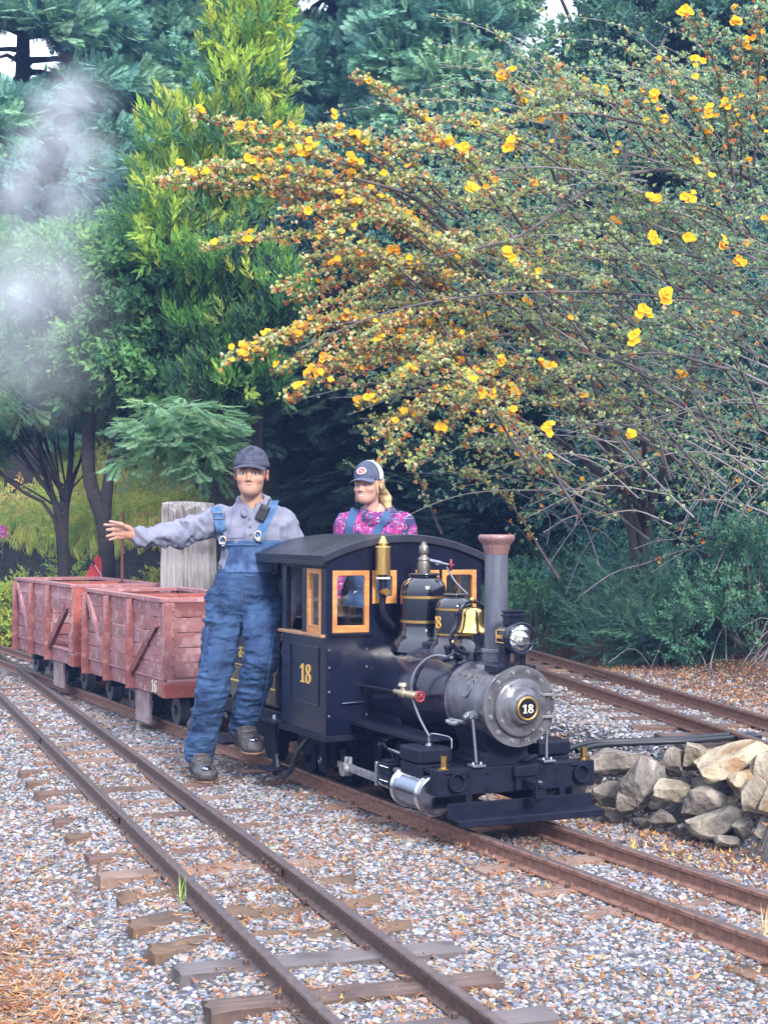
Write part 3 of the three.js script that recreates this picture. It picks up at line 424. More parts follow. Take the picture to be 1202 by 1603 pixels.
    // smokebox braces
    mk('brace', [cyl([s * 0.175, 0.455, 0.14], [s * 0.165, 0.27, 0.155], 0.0065), cyl([s * 0.15, 0.455, 0.14], [s * 0.18, 0.462, 0.14], 0.018), bb(s * 0.165 - 0.03, s * 0.165 + 0.03, 0.252, 0.264, 0.13, 0.185), bolt(s * 0.165 + 0.018, 0.268, 0.16, 0.008, V(0, 1, 0)), bolt(s * 0.165 - 0.018, 0.268, 0.16, 0.008, V(0, 1, 0))], M.copperpipe, t);
    // flag sockets
    mk('flag_socket', [cyl([0.02 + s * 0.33, 0.25, 0.15], [0.02 + s * 0.33, 0.256, 0.15], 0.026, 0.026, 20), cyl([0.02 + s * 0.33, 0.254, 0.15], [0.02 + s * 0.33, 0.3, 0.15], 0.013, 0.013, 18), cyl([0.02 + s * 0.33, 0.3, 0.15], [0.02 + s * 0.33, 0.305, 0.15], 0.016, 0.016, 18)], M.brass, t);
    // hose and step behind the cab corner
    mk('cab_step', [bb(s * 0.4 - 0.05, s * 0.4 + 0.05, 0.265, 0.28, -1.55, -1.37), bb(s * 0.39 - 0.012, s * 0.39 + 0.012, 0.0, 0.265, -1.48, -1.45), bb(s * 0.4 - 0.06, s * 0.4 + 0.06, 0.03, 0.045, -1.53, -1.4)], M.iron, t);
  }
  mk('hose', [tube([[-0.38, 0.24, -1.46], [-0.385, 0.1, -1.46], [-0.385, 0.02, -1.42], [-0.38, 0.03, -1.32], [-0.36, 0.15, -1.24], [-0.3, 0.24, -1.2]], 0.013, 8, 40)], M.rubber, t);
  mk('hose_clamp', [cyl([-0.385, 0.085, -1.46], [-0.385, 0.105, -1.46], 0.017), cyl([-0.4, 0.27, -1.45], [-0.4, 0.3, -1.45], 0.016, 0.013)], M.steel, t);
  mk('axle_box', [bb(-0.27, -0.24, 0.05, 0.2, -1.21, -1.13), cyl([-0.275, 0.108, -1.17], [-0.268, 0.108, -1.17], 0.02)], M.iron, t);
  mk('axle_cap', new THREE.TorusGeometry(0.016, 0.004, 6, 20).rotateY(Math.PI / 2).translate(-0.279, 0.108, -1.17), M.steel, t);
  // bumper beam
  const be = mk('bumper_beam', [bb(-0.348, 0.39, 0.143, 0.25, 0.1, 0.17, 0.005)], M.iron, t);
  for (const x of [-0.27, 0.315]) { const g = [fz(lathe([[0.033, 0.0], [0.035, 0.012], [0.038, 0.022], [0.033, 0.025], [0.029, 0.018], [0.027, -0.004], [0, -0.006]], 30), 0.17).translate(x, 0.2, 0), bx(0.09, 0.008, 0.012, x - 0.004, 0.237, 0.174)]; mk('buffer_socket', g, M.iron, be); }
  mk('beam_bolt', [-0.21, -0.12, 0.1, 0.2].flatMap((x) => [0.225, 0.165].map((y) => bolt(x, y, 0.172, 0.007))), M.iron, be);
  mk('coupler_pocket', [bb(-0.01, 0.1, 0.205, 0.25, 0.17, 0.2, 0.006), bb(0.0, 0.09, 0.15, 0.205, 0.17, 0.19, 0.004)], M.iron, be);
  mk('drawbar', [place(extrude(poly([[-0.018, 0], [0.018, 0], [0.02, 0.1], [0.014, 0.13], [-0.014, 0.13], [-0.02, 0.1]]), 0.014, 0.002), 0.045, 0.2, 0.19, Math.PI / 2 + 0.06, 0, 0), cyl([0.045, 0.2, 0.29], [0.045, 0.11, 0.29], 0.012, 0.012, 10), bx(0.045, 0.06, 0.03, 0.045, 0.16, 0.295)], M.iron, be);
  mk('drawbar_pin', cyl([0.045, 0.197, 0.302], [0.045, 0.203, 0.302], 0.009, 0.009, 12), M.dullsteel, be);
  mk('foot_board', [bx(0.68, 0.014, 0.1, 0.03, 0.062, 0.225, 0.05, 0, 0), bx(0.68, 0.05, 0.012, 0.03, 0.092, 0.178), bx(0.68, 0.03, 0.014, 0.03, 0.05, 0.272), bb(-0.22, -0.19, 0.07, 0.15, 0.13, 0.17), bb(0.22, 0.25, 0.07, 0.15, 0.13, 0.17)], M.iron, t);
  mk('deck', [bb(-0.34, 0.34, 0.225, 0.243, -0.12, 0.1, 0.003), bb(-0.06, 0.06, 0.243, 0.29, 0.04, 0.12), bx(0.1, 0.012, 0.03, 0.1, 0.27, 0.13, 0, 0.5, 0.1)], M.iron, t);
}
// ---------------------------------------------------------------- tender and gondola cars
reseed(31);
{
  const o = toWorld([0.012, 0, 0]);
  const t = thing('tender', 'black four-wheel tender with gold lining, coupled between the locomotive cab and the red cars', 'tender', [o.x, o.y, o.z], TT);
  const w = 0.25, z0 = -2.64, z1 = -1.78;
  const tank = mk('tank', [bb(-w, w, 0.28, 0.76, z0, z1, 0.015), bb(-w, -w + 0.02, 0.76, 0.8, z0, z1), bb(w - 0.02, w, 0.76, 0.8, z0, z1), bb(-w + 0.02, w - 0.02, 0.76, 0.8, z0, z0 + 0.02)], M.black, t);
  mk('lower_panel', bb(-w - 0.006, -w - 0.0005, 0.3, 0.46, z0 + 0.03, z1 - 0.03, 0.002), std(null, 0.3, 0.1, { map: mottled([0.06, 0.05, 0.03], [0.13, 0.1, 0.06], 4, 2) }), tank);
  mk('gold_line', [bb(-w - 0.009, -w - 0.006, 0.375, 0.385, z0 + 0.03, z1 - 0.03, 0.001), bb(-w - 0.009, -w - 0.006, 0.47, 0.474, z0 + 0.03, z1 - 0.03, 0.001), bb(-w - 0.003, -w - 0.0002, 0.48, 0.75, z0 + 0.02, z0 + 0.026, 0.001), bb(-w + 0.02, -w + 0.03, 0.3, 0.78, z0 - 0.004, z0 + 0.001, 0.001)], M.gold, tank);
  { const g = text('an', 0.075, 0.003); g.rotateY(-Math.PI / 2); mk('tender_lettering', g.translate(-w - 0.001, 0.54, -2.3), M.gold, tank); }
  mk('frame', [bb(-0.27, 0.27, 0.2, 0.275, z0 - 0.04, z1 + 0.06), bb(-0.2, 0.2, 0.1, 0.2, z0 + 0.1, z1 - 0.1), bb(-0.06, 0.06, 0.12, 0.19, z1, z1 + 0.2)], M.iron, t);
  mk('side_step', [bb(-0.43, -0.24, 0.07, 0.085, -2.42, -2.1), bb(-0.27, -0.25, 0.08, 0.22, -2.4, -2.37), bb(-0.27, -0.25, 0.08, 0.22, -2.15, -2.12)], M.iron, t);
  mk('seat', [bb(-0.2, 0.2, 0.8, 0.83, z0 + 0.1, z0 + 0.5, 0.01)], M.rubber, t);
  for (const z of [z0 + 0.2, z1 - 0.2]) for (const s of [-1, 1]) mk('wheel', [cyl([s * 0.16, 0.1, z], [s * 0.215, 0.1, z], 0.1, 0.1, 30), cyl([s * 0.155, 0.1, z], [s * 0.168, 0.1, z], 0.115, 0.115, 30)], M.iron, t);
  mk('brake_stand', [cyl([-0.22, 0.76, z0 - 0.03], [-0.22, 0.95, z0 - 0.06], 0.006), bx(0.05, 0.03, 0.06, -0.2, 0.72, z0 - 0.02), cyl([-0.2, 0.62, z0 - 0.03], [-0.2, 0.7, z0 - 0.02], 0.03, 0.045, 10), tube([[-0.2, 0.62, z0 - 0.03], [-0.2, 0.5, z0 - 0.06], [-0.18, 0.36, z0 - 0.05]], 0.012)], M.iron, t);
}
const paint = (c1, c2, c3, rep) => std(null, 0.78, 0, { map: tex(256, (u, v) => { const a = fbm(u * 3, v * 14, 3, 4, 3), b = fbm(u * 9, v * 9, 7, 3, 9), k = vnoise(u * 5, v * 60, 2, 5); return mixc(mixc(c1, c2, a * 1.7 - 0.35), c3, sstep(0.5, 0.7, b) * 0.75 + (k > 0.88 ? 0.25 : 0)); }, true, rep), bumpMap: tex(256, (u, v) => { const a = fbm(u * 4, v * 50, 3, 3, 4); return [a, a, a]; }, false, rep), bumpScale: 0.0018 });
const PAINT = [
  paint([0.22, 0.085, 0.085], [0.3, 0.14, 0.14], [0.4, 0.25, 0.255], 2.1), paint([0.21, 0.07, 0.068], [0.28, 0.115, 0.11], [0.38, 0.23, 0.23], 1.7),
  paint([0.27, 0.105, 0.105], [0.35, 0.165, 0.17], [0.44, 0.27, 0.28], 1.9), paint([0.14, 0.035, 0.035], [0.19, 0.055, 0.05], [0.28, 0.14, 0.14], 1.6),
  paint([0.26, 0.055, 0.04], [0.34, 0.08, 0.06], [0.3, 0.12, 0.1], 1.8)];
const BOARD = std(null, 0.85, 0, { map: mottled([0.22, 0.14, 0.14], [0.33, 0.25, 0.25], 7, 2), bumpMap: tFine, bumpScale: 0.001 });
function gondola(zf, len, label, opt) {
  const o = toWorld([0.012, 0, 0]), t = thing('gondola_car', label, 'gondola car', [o.x, opt.dy + o.y, o.z], TT, 'red wooden gondola cars');
  const w = 0.335, zr = zf - len, y0 = 0.19, y1 = 0.30, yt = 0.79, n = 5, ph = (yt - 0.03 - y1) / n;
  // floor, sills
  mk('floor', bb(-w + 0.02, w - 0.02, 0.25, 0.29, zr + 0.02, zf - 0.02), PAINT[3], t);
  for (const s of [-1, 1]) {
    const xs = s * (w + 0.005);
    mk('side_sill', [bb(Math.min(xs, xs - s * 0.04), Math.max(xs, xs - s * 0.04), y0, y1 - 0.012, zr, zf, 0.004)], PAINT[s < 0 ? 0 : 1], t);
    mk('sill_ledge', bb(Math.min(xs + s * 0.012, xs - s * 0.04), Math.max(xs + s * 0.012, xs - s * 0.04), y1 - 0.011, y1 + 0.001, zr + 0.002, zf - 0.002, 0.002), PAINT[2], t);
    for (let k = 0; k < n; k++) {
      const dx = rr(-0.003, 0.003), p = mk('plank', [bb(s * w - 0.014 + dx, s * w + dx, y1 + 0.002 + k * ph, y1 + (k + 1) * ph - 0.004, zr + 0.008, opt.open && k < 3 ? zr + len * 0.66 : zf - 0.008, 0.0035)], PAINT[[0, 2, 0, 1, 0][(k + opt.seed) % 5]], t);
      p.geometry.attributes.uv.array.forEach((v, i, a) => { a[i] += rr(0, 0) + k * 0.37; });
    }
    mk('top_rail', bb(s * w - 0.028, s * w + 0.024, yt - 0.028, yt, zr - 0.008, zf + 0.008, 0.005), PAINT[2], t);
    // posts: flange against the planks and a web standing out, riveted
    const zs = [zr + 0.03, zr + len * 0.33, zr + len * 0.635, zf - 0.03];
    zs.forEach((z, i) => {
      const x = s * (w + 0.001), out = 0.062, slab = (o, za, zb) => bb(Math.min(x, x + s * o), Math.max(x, x + s * o), y0 - 0.004, yt - 0.03, za, zb, 0.003);
      const edge = i === 3 || i === 0;
      const po = mk('side_post', i === 3 ? slab(0.012, z - 0.055, z + 0.03) : i === 0 ? slab(0.012, z - 0.03, z + 0.02) : slab(0.009, z - 0.03, z + 0.02), PAINT[i === 3 ? 0 : 1], t);
      if (i !== 3) mk('post_web', slab(out, z + 0.021, z + 0.033), PAINT[3], po);
      const rv = []; for (let k = 0; k < 10; k++) rv.push(bolt(x + s * 0.014, 0.22 + k * 0.058, z - (i === 3 ? 0.025 : 0.014), 0.008, V(s, 0, 0)));
      mk('rivet', rv, PAINT[2], po);
    });
    // diagonal braces in the end bays
    const dg = (za, ya, zb, yb) => { const L = Math.hypot(za - zb, ya - yb); return bx(0.032, L, 0.05, s * (w + 0.0185), (ya + yb) / 2, (za + zb) / 2, Math.atan2(zb - za, yb - ya), 0, 0, 0.002); };
    mk('diagonal_brace', [dg(zs[0] + 0.04, yt - 0.06, zs[1] - 0.04, y1 + 0.01)], PAINT[2], t);
    mk('diagonal_brace', [dg(zs[3] - 0.06, yt - 0.16, zs[2] + 0.06, y1 + 0.01)], PAINT[3], t);
  }
  // ends
  for (const e of [1, -1]) {
    const z = e > 0 ? zf : zr, open = e > 0 && opt.open;
    mk('end_sill', bb(-w - 0.02, w + 0.02, y0 - 0.005, y0 + 0.085, Math.min(z, z + e * 0.06), Math.max(z, z + e * 0.06), 0.004), PAINT[4], t);
    mk('end_ledge', bb(-w + 0.01, w - 0.01, y0 + 0.086, y0 + 0.1, Math.min(z - e * 0.02, z + e * 0.05), Math.max(z - e * 0.02, z + e * 0.05), 0.002), PAINT[2], t);
    if (!open) for (let k = 0; k < n; k++) mk('plank', bb(-w + 0.016, w - 0.016, y1 + 0.002 + k * ph, y1 + (k + 1) * ph - 0.004, z - e * 0.018 - 0.008, z - e * 0.018 + 0.008, 0.0035), PAINT[k === 4 ? 3 : [0, 2, 1, 0, 2][(k + opt.seed) % 5]], t);
    else mk('end_beam', bb(-w + 0.016, w - 0.016, yt - 0.15, yt - 0.03, z - 0.03, z - 0.008, 0.004), PAINT[4], t);
    mk('end_rail', bb(-w + 0.024, w - 0.024, yt - 0.028, yt, z - e * 0.02 - 0.018, z - e * 0.02 + 0.022, 0.004), PAINT[2], t);
    for (const s of [-1, 1]) {
      const q = mk('end_post', bb(s * (w - 0.026) - 0.03, s * (w - 0.026) + 0.03, y0 + 0.1, yt - 0.03, Math.min(z, z + e * 0.012), Math.max(z, z + e * 0.012), 0.003), PAINT[open ? 4 : 1], t);
      const rv = []; for (let k = 0; k < 8; k++) rv.push(bolt(s * (w - 0.05), 0.33 + k * 0.055, z + e * 0.016, 0.008, V(0, 0, e)));
      mk('rivet', rv, PAINT[2], q);
    }
    mk('coupler', [bx(0.1, 0.05, 0.06, 0, y0 + 0.04, z + e * 0.075, 0, 0, 0.5), bx(0.1, 0.03, 0.08, 0.02, y0 + 0.02, z + e * 0.1), cyl([0, y0 - 0.04, z + e * 0.12], [0, y0 + 0.06, z + e * 0.12], 0.012), bx(0.03, 0.1, 0.03, -0.02, y0 + 0.03, z + e * 0.08, 0, 0, 0.7)], PAINT[3], t);
    if (!open) mk('grab_iron', [cyl([-0.1, yt - 0.12, z + e * 0.02], [w - 0.06, yt - 0.12, z + e * 0.02], 0.006), sph(0.018, w - 0.1, yt - 0.05, z + e * 0.01)], PAINT[2], t);
  }
  mk('inner_rail', [bb(-w + 0.028, w - 0.028, yt - 0.045, yt - 0.012, zr + len * 0.5 - 0.015, zr + len * 0.5 + 0.015)], PAINT[4], t);
  if (opt.number) { const g = text(opt.number, 0.075, 0.002); g.rotateY(-Math.PI / 2); mk('car_number', g.translate(-w - 0.0055, y0 + 0.05, zf - 0.19), M.cream, t); }
  // trucks
  for (const z of [zf - 0.42, zr + 0.42]) {
    const k = mk('truck', [bb(-0.16, 0.16, 0.05, 0.18, z - 0.2, z + 0.2), bb(-0.3, 0.3, 0.13, 0.19, z - 0.05, z + 0.05)], M.iron, t);
    for (const s of [-1, 1]) {
      if (z > zf - 0.9 * len * 0.6) mk('guard_board', [bb(s * 0.31 - 0.01, s * 0.31 + 0.01, opt.boardY, 0.185, z - 0.24, z + 0.06, 0.003)], BOARD, k);
      if (z > zf - 0.9 * len * 0.6) mk('board_bolt', [[-0.22, 0.02], [0.04, 0.02], [-0.22, 0.15], [0.04, 0.15]].map(([dz, y]) => bolt(s * 0.323, y, z + dz, 0.007, V(s, 0, 0))), M.dullsteel, k);
      for (const d of [-0.28, 0.28]) mk('wheel', [cyl([s * 0.165, 0.09, z + d], [s * 0.215, 0.09, z + d], 0.09, 0.09, 30), cyl([s * 0.155, 0.09, z + d], [s * 0.168, 0.09, z + d], 0.108, 0.108, 30), cyl([s * 0.21, 0.09, z + d], [s * 0.235, 0.09, z + d], 0.03)], std([0.1, 0.1, 0.11], 0.5, 0.5), k);
    }
  }
  return t;
}
gondola(-3.43, 1.78, 'faded red wooden gondola car with white number 16, coupled directly behind the tender', { seed: 0, number: '16', boardY: -0.02, dy: 0 });
gondola(-5.63, 1.84, 'faded red wooden gondola car with an open front end, last car of the train', { seed: 2, open: true, boardY: -0.01, dy: 0.012 });
// ---------------------------------------------------------------- people: distance fields meshed by surface nets
const smin = (a, b, k) => { const h = Math.max(k - Math.abs(a - b), 0) / k; return Math.min(a, b) - h * h * k * 0.25; };
const smax = (a, b, k) => -smin(-a, -b, k);
function cap(a, b, ra, rb) { const ba = b.clone().sub(a), L2 = ba.lengthSq(); return (x, y, z) => { const px = x - a.x, py = y - a.y, pz = z - a.z, t = clamp((px * ba.x + py * ba.y + pz * ba.z) / L2); return Math.hypot(px - ba.x * t, py - ba.y * t, pz - ba.z * t) - (ra + (rb - ra) * t); }; }
function ell(c, r, rot) { const q = rot ? rot.clone().invert() : null, v = V(0, 0, 0); return (x, y, z) => { v.set(x - c.x, y - c.y, z - c.z); if (q) v.applyQuaternion(q); const k0 = Math.hypot(v.x / r[0], v.y / r[1], v.z / r[2]), k1 = Math.hypot(v.x / r[0] ** 2, v.y / r[1] ** 2, v.z / r[2] ** 2); return k1 < 1e-9 ? -Math.min(...r) : k0 * (k0 - 1) / k1; }; }
function uni(list, k) { return (x, y, z) => { let d = list[0](x, y, z); for (let i = 1; i < list.length; i++) d = smin(d, list[i](x, y, z), k); return d; }; }
function nets(fn, lo, hi, cell, colorFn) {
  const nx = Math.ceil((hi.x - lo.x) / cell) + 1, ny = Math.ceil((hi.y - lo.y) / cell) + 1, nz = Math.ceil((hi.z - lo.z) / cell) + 1;
  const F = new Float32Array(nx * ny * nz), id = (i, j, k) => (k * ny + j) * nx + i;
  const B = 4, far = B * cell * 1.25 + 0.014;                 // blocks far from the surface get one value
  for (let K = 0; K < nz; K += B) for (let J = 0; J < ny; J += B) for (let I = 0; I < nx; I += B) {
    const d = fn(lo.x + (I + 1.5) * cell, lo.y + (J + 1.5) * cell, lo.z + (K + 1.5) * cell), skip = Math.abs(d) > far;
    for (let k = K; k < Math.min(nz, K + B); k++) for (let j = J; j < Math.min(ny, J + B); j++) for (let i = I; i < Math.min(nx, I + B); i++) F[id(i, j, k)] = skip ? d : fn(lo.x + i * cell, lo.y + j * cell, lo.z + k * cell);
  }
  const vid = new Int32Array(nx * ny * nz).fill(-1), P = [], idx = [];
  const E = [[0, 1], [2, 3], [4, 5], [6, 7], [0, 2], [1, 3], [4, 6], [5, 7], [0, 4], [1, 5], [2, 6], [3, 7]];
  for (let k = 0; k < nz - 1; k++) for (let j = 0; j < ny - 1; j++) for (let i = 0; i < nx - 1; i++) {
    const f = []; let m = 0; for (let c = 0; c < 8; c++) { f[c] = F[id(i + (c & 1), j + ((c >> 1) & 1), k + (c >> 2))]; if (f[c] < 0) m |= 1 << c; }
    if (m === 0 || m === 255) continue;
    let sx = 0, sy = 0, sz = 0, n = 0;
    for (const [a, b] of E) if ((f[a] < 0) !== (f[b] < 0)) { const t = f[a] / (f[a] - f[b]); sx += lerp(a & 1, b & 1, t); sy += lerp((a >> 1) & 1, (b >> 1) & 1, t); sz += lerp(a >> 2, b >> 2, t); n++; }
    vid[id(i, j, k)] = P.length / 3; P.push(lo.x + (i + sx / n) * cell, lo.y + (j + sy / n) * cell, lo.z + (k + sz / n) * cell);
  }
  const quad = (a, b, c, d, flip) => { if (a < 0 || b < 0 || c < 0 || d < 0) return; if (flip) idx.push(a, c, b, a, d, c); else idx.push(a, b, c, a, c, d); };
  for (let k = 1; k < nz - 1; k++) for (let j = 1; j < ny - 1; j++) for (let i = 1; i < nx - 1; i++) {
    const s = F[id(i, j, k)] < 0;
    if (s !== (F[id(i + 1, j, k)] < 0)) quad(vid[id(i, j - 1, k - 1)], vid[id(i, j, k - 1)], vid[id(i, j, k)], vid[id(i, j - 1, k)], !s);
    if (s !== (F[id(i, j + 1, k)] < 0)) quad(vid[id(i - 1, j, k - 1)], vid[id(i - 1, j, k)], vid[id(i, j, k)], vid[id(i, j, k - 1)], !s);
    if (s !== (F[id(i, j, k + 1)] < 0)) quad(vid[id(i - 1, j - 1, k)], vid[id(i, j - 1, k)], vid[id(i, j, k)], vid[id(i - 1, j, k)], !s);
  }
  const N = [], C = [], e = cell * 0.6, n = V(0, 0, 0);
  for (let i = 0; i < P.length; i += 3) { const x = P[i], y = P[i + 1], z = P[i + 2]; n.set(fn(x + e, y, z) - fn(x - e, y, z), fn(x, y + e, z) - fn(x, y - e, z), fn(x, y, z + e) - fn(x, y, z - e)).normalize(); N.push(n.x, n.y, n.z); if (colorFn) C.push(...colorFn(x, y, z, n)); }
  const g = new THREE.BufferGeometry(); g.setAttribute('position', new THREE.Float32BufferAttribute(P, 3)); g.setAttribute('normal', new THREE.Float32BufferAttribute(N, 3)); if (colorFn) g.setAttribute('color', new THREE.Float32BufferAttribute(C, 3));
  const uv = new Float32Array(P.length / 3 * 2); for (let i = 0; i < P.length / 3; i++) { uv[i * 2] = P[i * 3] + P[i * 3 + 2] * 0.7; uv[i * 2 + 1] = P[i * 3 + 1]; } g.setAttribute('uv', new THREE.BufferAttribute(uv, 2));
  g.setIndex(idx); return g;
}
function joinGeo(list) { const n = list.map((g) => { const q = g.index ? g.toNonIndexed() : g.clone(); if (!q.attributes.color) { const c = new Float32Array(q.attributes.position.count * 3); c.fill(1); q.setAttribute('color', new THREE.BufferAttribute(c, 3)); } return q; }); return mergeGeometries(n); }
function partOf(t, name, g, mat) { g.translate(-t.position.x, -t.position.y, -t.position.z); const m = shade(new THREE.Mesh(g, mat)); m.name = name; t.add(m); return m; }
const fold = (x, y, z, f, amp, sy = 1) => { const n = vnoise(x * f, y * f * sy, z * f), m = vnoise(x * f * 2.1 + 7, y * f * sy * 2.1, z * f * 2.1); return amp * ((1 - Math.abs(2 * n - 1)) * 0.9 + 0.5 * m - 0.75); };

const SKIN = std([1, 1, 1], 0.5, 0, { vertexColors: true, sheen: 0.15 });
const weave = (c1, c2, f = 40, rep = 6) => tex(256, (u, v) => { const a = fbm(u * 5, v * 5, 3, 4, 5), k = vnoise(u * f * 2, v * f * 2, 2, f * 2), w = 0.5 + 0.5 * Math.sin((u + v) * Math.PI * 2 * f); return mixc(c1, c2, a * 1.4 - 0.3 + (k - 0.5) * 0.35 + (w - 0.5) * 0.12); }, true, rep);
const DENIM = std(null, 0.85, 0, { map: weave([0.006, 0.024, 0.085], [0.032, 0.09, 0.21], 40, 3), bumpMap: tFine, bumpScale: 0.0012, sheen: 0.2 });
const DENIM2 = std(null, 0.85, 0, { map: weave([0.012, 0.035, 0.12], [0.07, 0.14, 0.29], 30, 7), bumpMap: tFine, bumpScale: 0.0012, sheen: 0.2 });
const STRAP = std(null, 0.8, 0, { map: weave([0.025, 0.08, 0.2], [0.065, 0.16, 0.31], 30, 8) });
const SHIRT = std(null, 0.85, 0, { map: weave([0.13, 0.14, 0.205], [0.22, 0.225, 0.3], 50, 5), bumpMap: tFine, bumpScale: 0.0008, sheen: 0.15 });
const CAPM = std(null, 0.85, 0, { map: weave([0.03, 0.034, 0.065], [0.06, 0.065, 0.11], 50, 8) });
const BOOT = std(null, 0.6, 0, { map: mottled([0.03, 0.026, 0.03], [0.08, 0.07, 0.07], 9, 8), bumpMap: tFine, bumpScale: 0.001 });
const SOLE = std([0.3, 0.17, 0.1], 0.8);

// a head in its own frame: y up, z to the front, origin between the ears at eye height
function headField(o) {
  const w = o.w || 1, L = [];
  const skull = ell(V(0, 0.035, -0.012), [0.073 * w, 0.093, 0.093]), face = ell(V(0, -0.03, 0.03), [0.061 * w, 0.085, 0.062]), jaw = ell(V(0, -0.075, 0.025), [0.05 * w * (o.jaw || 1), 0.042, 0.058]), chin = ell(V(0, -0.102, 0.066), [0.024, 0.018, 0.02]);
  const base = uni([skull, face, jaw, chin], 0.045);
  const nose = uni([cap(V(0, 0.002, 0.088), V(0, -0.034, 0.104), 0.007, 0.0105), cap(V(-0.011, -0.04, 0.094), V(0.011, -0.04, 0.094), 0.0075, 0.0075)], 0.01);
  const brow = cap(V(-0.036, 0.02, 0.077), V(-0.008, 0.018, 0.088), 0.008, 0.007), brow2 = cap(V(0.036, 0.02, 0.077), V(0.008, 0.018, 0.088), 0.008, 0.007);
  const ck1 = ell(V(-0.04, -0.03, 0.068), [0.022, 0.018, 0.018]), ck2 = ell(V(0.04, -0.03, 0.068), [0.022, 0.018, 0.018]);
  const up = cap(V(-0.02, -0.0635 + (o.smile || 0) * 0.008, 0.085), V(0.0, -0.0615, 0.0945), 0.0045, 0.006), up2 = cap(V(0.02, -0.0635 + (o.smile || 0) * 0.008, 0.085), V(0.0, -0.0615, 0.0945), 0.0045, 0.006), low = cap(V(-0.014, -0.073, 0.087), V(0.014, -0.073, 0.087), 0.0065, 0.0065);
  const so1 = ell(V(-0.031, 0.0, 0.098), [0.019, 0.012, 0.017]), so2 = ell(V(0.031, 0.0, 0.098), [0.019, 0.012, 0.017]);
  const lid = [-1, 1].map((s) => ell(V(s * 0.031, 0.0, 0.075), [0.0155, 0.0125, 0.0135]));
  const qe = [-1, 1].map((s) => new THREE.Quaternion().setFromEuler(new THREE.Euler(0.1, s * 0.6, s * -0.08)));
  const ears = [-1, 1].map((s, i) => { const a = ell(V(s * 0.081 * w, -0.008, -0.012), [0.009, 0.031, 0.019], qe[i]), b = ell(V(s * 0.089 * w, -0.004, -0.006), [0.007, 0.019, 0.01], qe[i]); return (x, y, z) => smax(a(x, y, z), -b(x, y, z), 0.006); });
  const line = (x, y, z) => Math.hypot(y + 0.0675 - (o.smile || 0) * x * x * 9, (z - 0.097) * 0.6) - 0.0022 + Math.max(0, Math.abs(x) - 0.021);
  const neck = cap(V(0, -0.06, -0.025), V(0, -0.23, -0.037), 0.05 * (o.neck || 1), 0.056 * (o.neck || 1));
  const fk = o.short || 1;
  return (x, y, z) => { if (y < 0) y /= fk; let d = base(x, y, z); d = smin(d, brow(x, y, z), 0.014); d = smin(d, brow2(x, y, z), 0.014); d = smin(d, ck1(x, y, z), 0.025); d = smin(d, ck2(x, y, z), 0.025); d = smax(d, -so1(x, y, z), 0.012); d = smax(d, -so2(x, y, z), 0.012); d = smin(d, lid[0](x, y, z), 0.003); d = smin(d, lid[1](x, y, z), 0.003); d = smin(d, nose(x, y, z), 0.011); d = smin(d, up(x, y, z), 0.004); d = smin(d, up2(x, y, z), 0.004); d = smin(d, low(x, y, z), 0.006); d = smax(d, -line(x, y, z), 0.003); d = smin(d, ears[0](x, y, z), 0.008); d = smin(d, ears[1](x, y, z), 0.008); return smin(d, neck(x, y, z), 0.025); };
}
function headColor(o) {
  return (x, y, z) => {
    if (y < 0) y /= o.short || 1;
    let c = [...o.skin]; const red = o.red || 0;
    const ck = Math.exp(-(((Math.abs(x) - 0.04) / 0.02) ** 2 + ((y + 0.03) / 0.02) ** 2)), no = Math.exp(-((x / 0.014) ** 2 + ((y + 0.035) / 0.02) ** 2)) * (z > 0.09 ? 1 : 0), ear = sstep(0.066, 0.08, Math.abs(x));
    c = mixc(c, [c[0] * 1.02, c[1] * 0.72, c[2] * 0.68], (ck + no) * red + ear * 0.5);
    const lip = Math.exp(-((x / 0.02) ** 4 + ((y + 0.0675 - (o.smile || 0) * x * x * 9) / 0.0095) ** 4)) * (z > 0.07 ? 1 : 0); c = mixc(c, o.lip, lip * 0.75);
    if (o.teeth) { const tl = Math.exp(-((x / 0.015) ** 4 + ((y + 0.0675 - o.smile * x * x * 9) / 0.0035) ** 4)) * (z > 0.07 ? 1 : 0); c = mixc(c, [0.75, 0.7, 0.66], tl); }
    const br = Math.exp(-(((Math.abs(x) - 0.029) / 0.019) ** 4 + ((y - 0.021 + Math.abs(Math.abs(x) - 0.026) * 0.15) / 0.0058) ** 4)) * (z > 0.06 ? 1 : 0); c = mixc(c, o.hair, br * 0.95); const ns = Math.exp(-(((Math.abs(x) - 0.0075) / 0.0045) ** 2 + ((y + 0.046) / 0.004) ** 2)) * (z > 0.085 ? 1 : 0); c = mixc(c, [0.12, 0.05, 0.04], ns * 0.8);
    if (o.stubble) { const s = sstep(-0.04, -0.07, y) * sstep(-0.01, 0.03, z); c = mixc(c, [c[0] * 0.72, c[1] * 0.74, c[2] * 0.8], s * o.stubble * (1 - lip)); }
    const hr = o.side && z < 0.022 && y > -0.02 && Math.abs(x) < 0.079 ? sstep(-0.02, 0.0, y - (z > -0.02 ? 0.0 : -0.04)) : (o.side && z < -0.045 && y > -0.07 ? 1 : 0); c = mixc(c, o.hair, hr * 0.85);
    const eye = Math.hypot((Math.abs(x) - 0.031) / 0.0135, (y + 0.0005) / (o.squint || 0.0058)); if (z > 0.07 && eye < 1) { c = [0.62, 0.6, 0.58]; if (Math.hypot(Math.abs(x) - 0.031 - (o.look || 0) * (x < 0 ? -1 : 1), y) < 0.0062) c = [0.05, 0.05, 0.06]; } else if (z > 0.065 && eye < 1.5) c = mixc(c, [c[0] * 0.4, c[1] * 0.3, c[2] * 0.3], 0.75);
    return c;
  };
}
const lid_ = 0;
function put(g, m) { g.applyMatrix4(m); return g; }

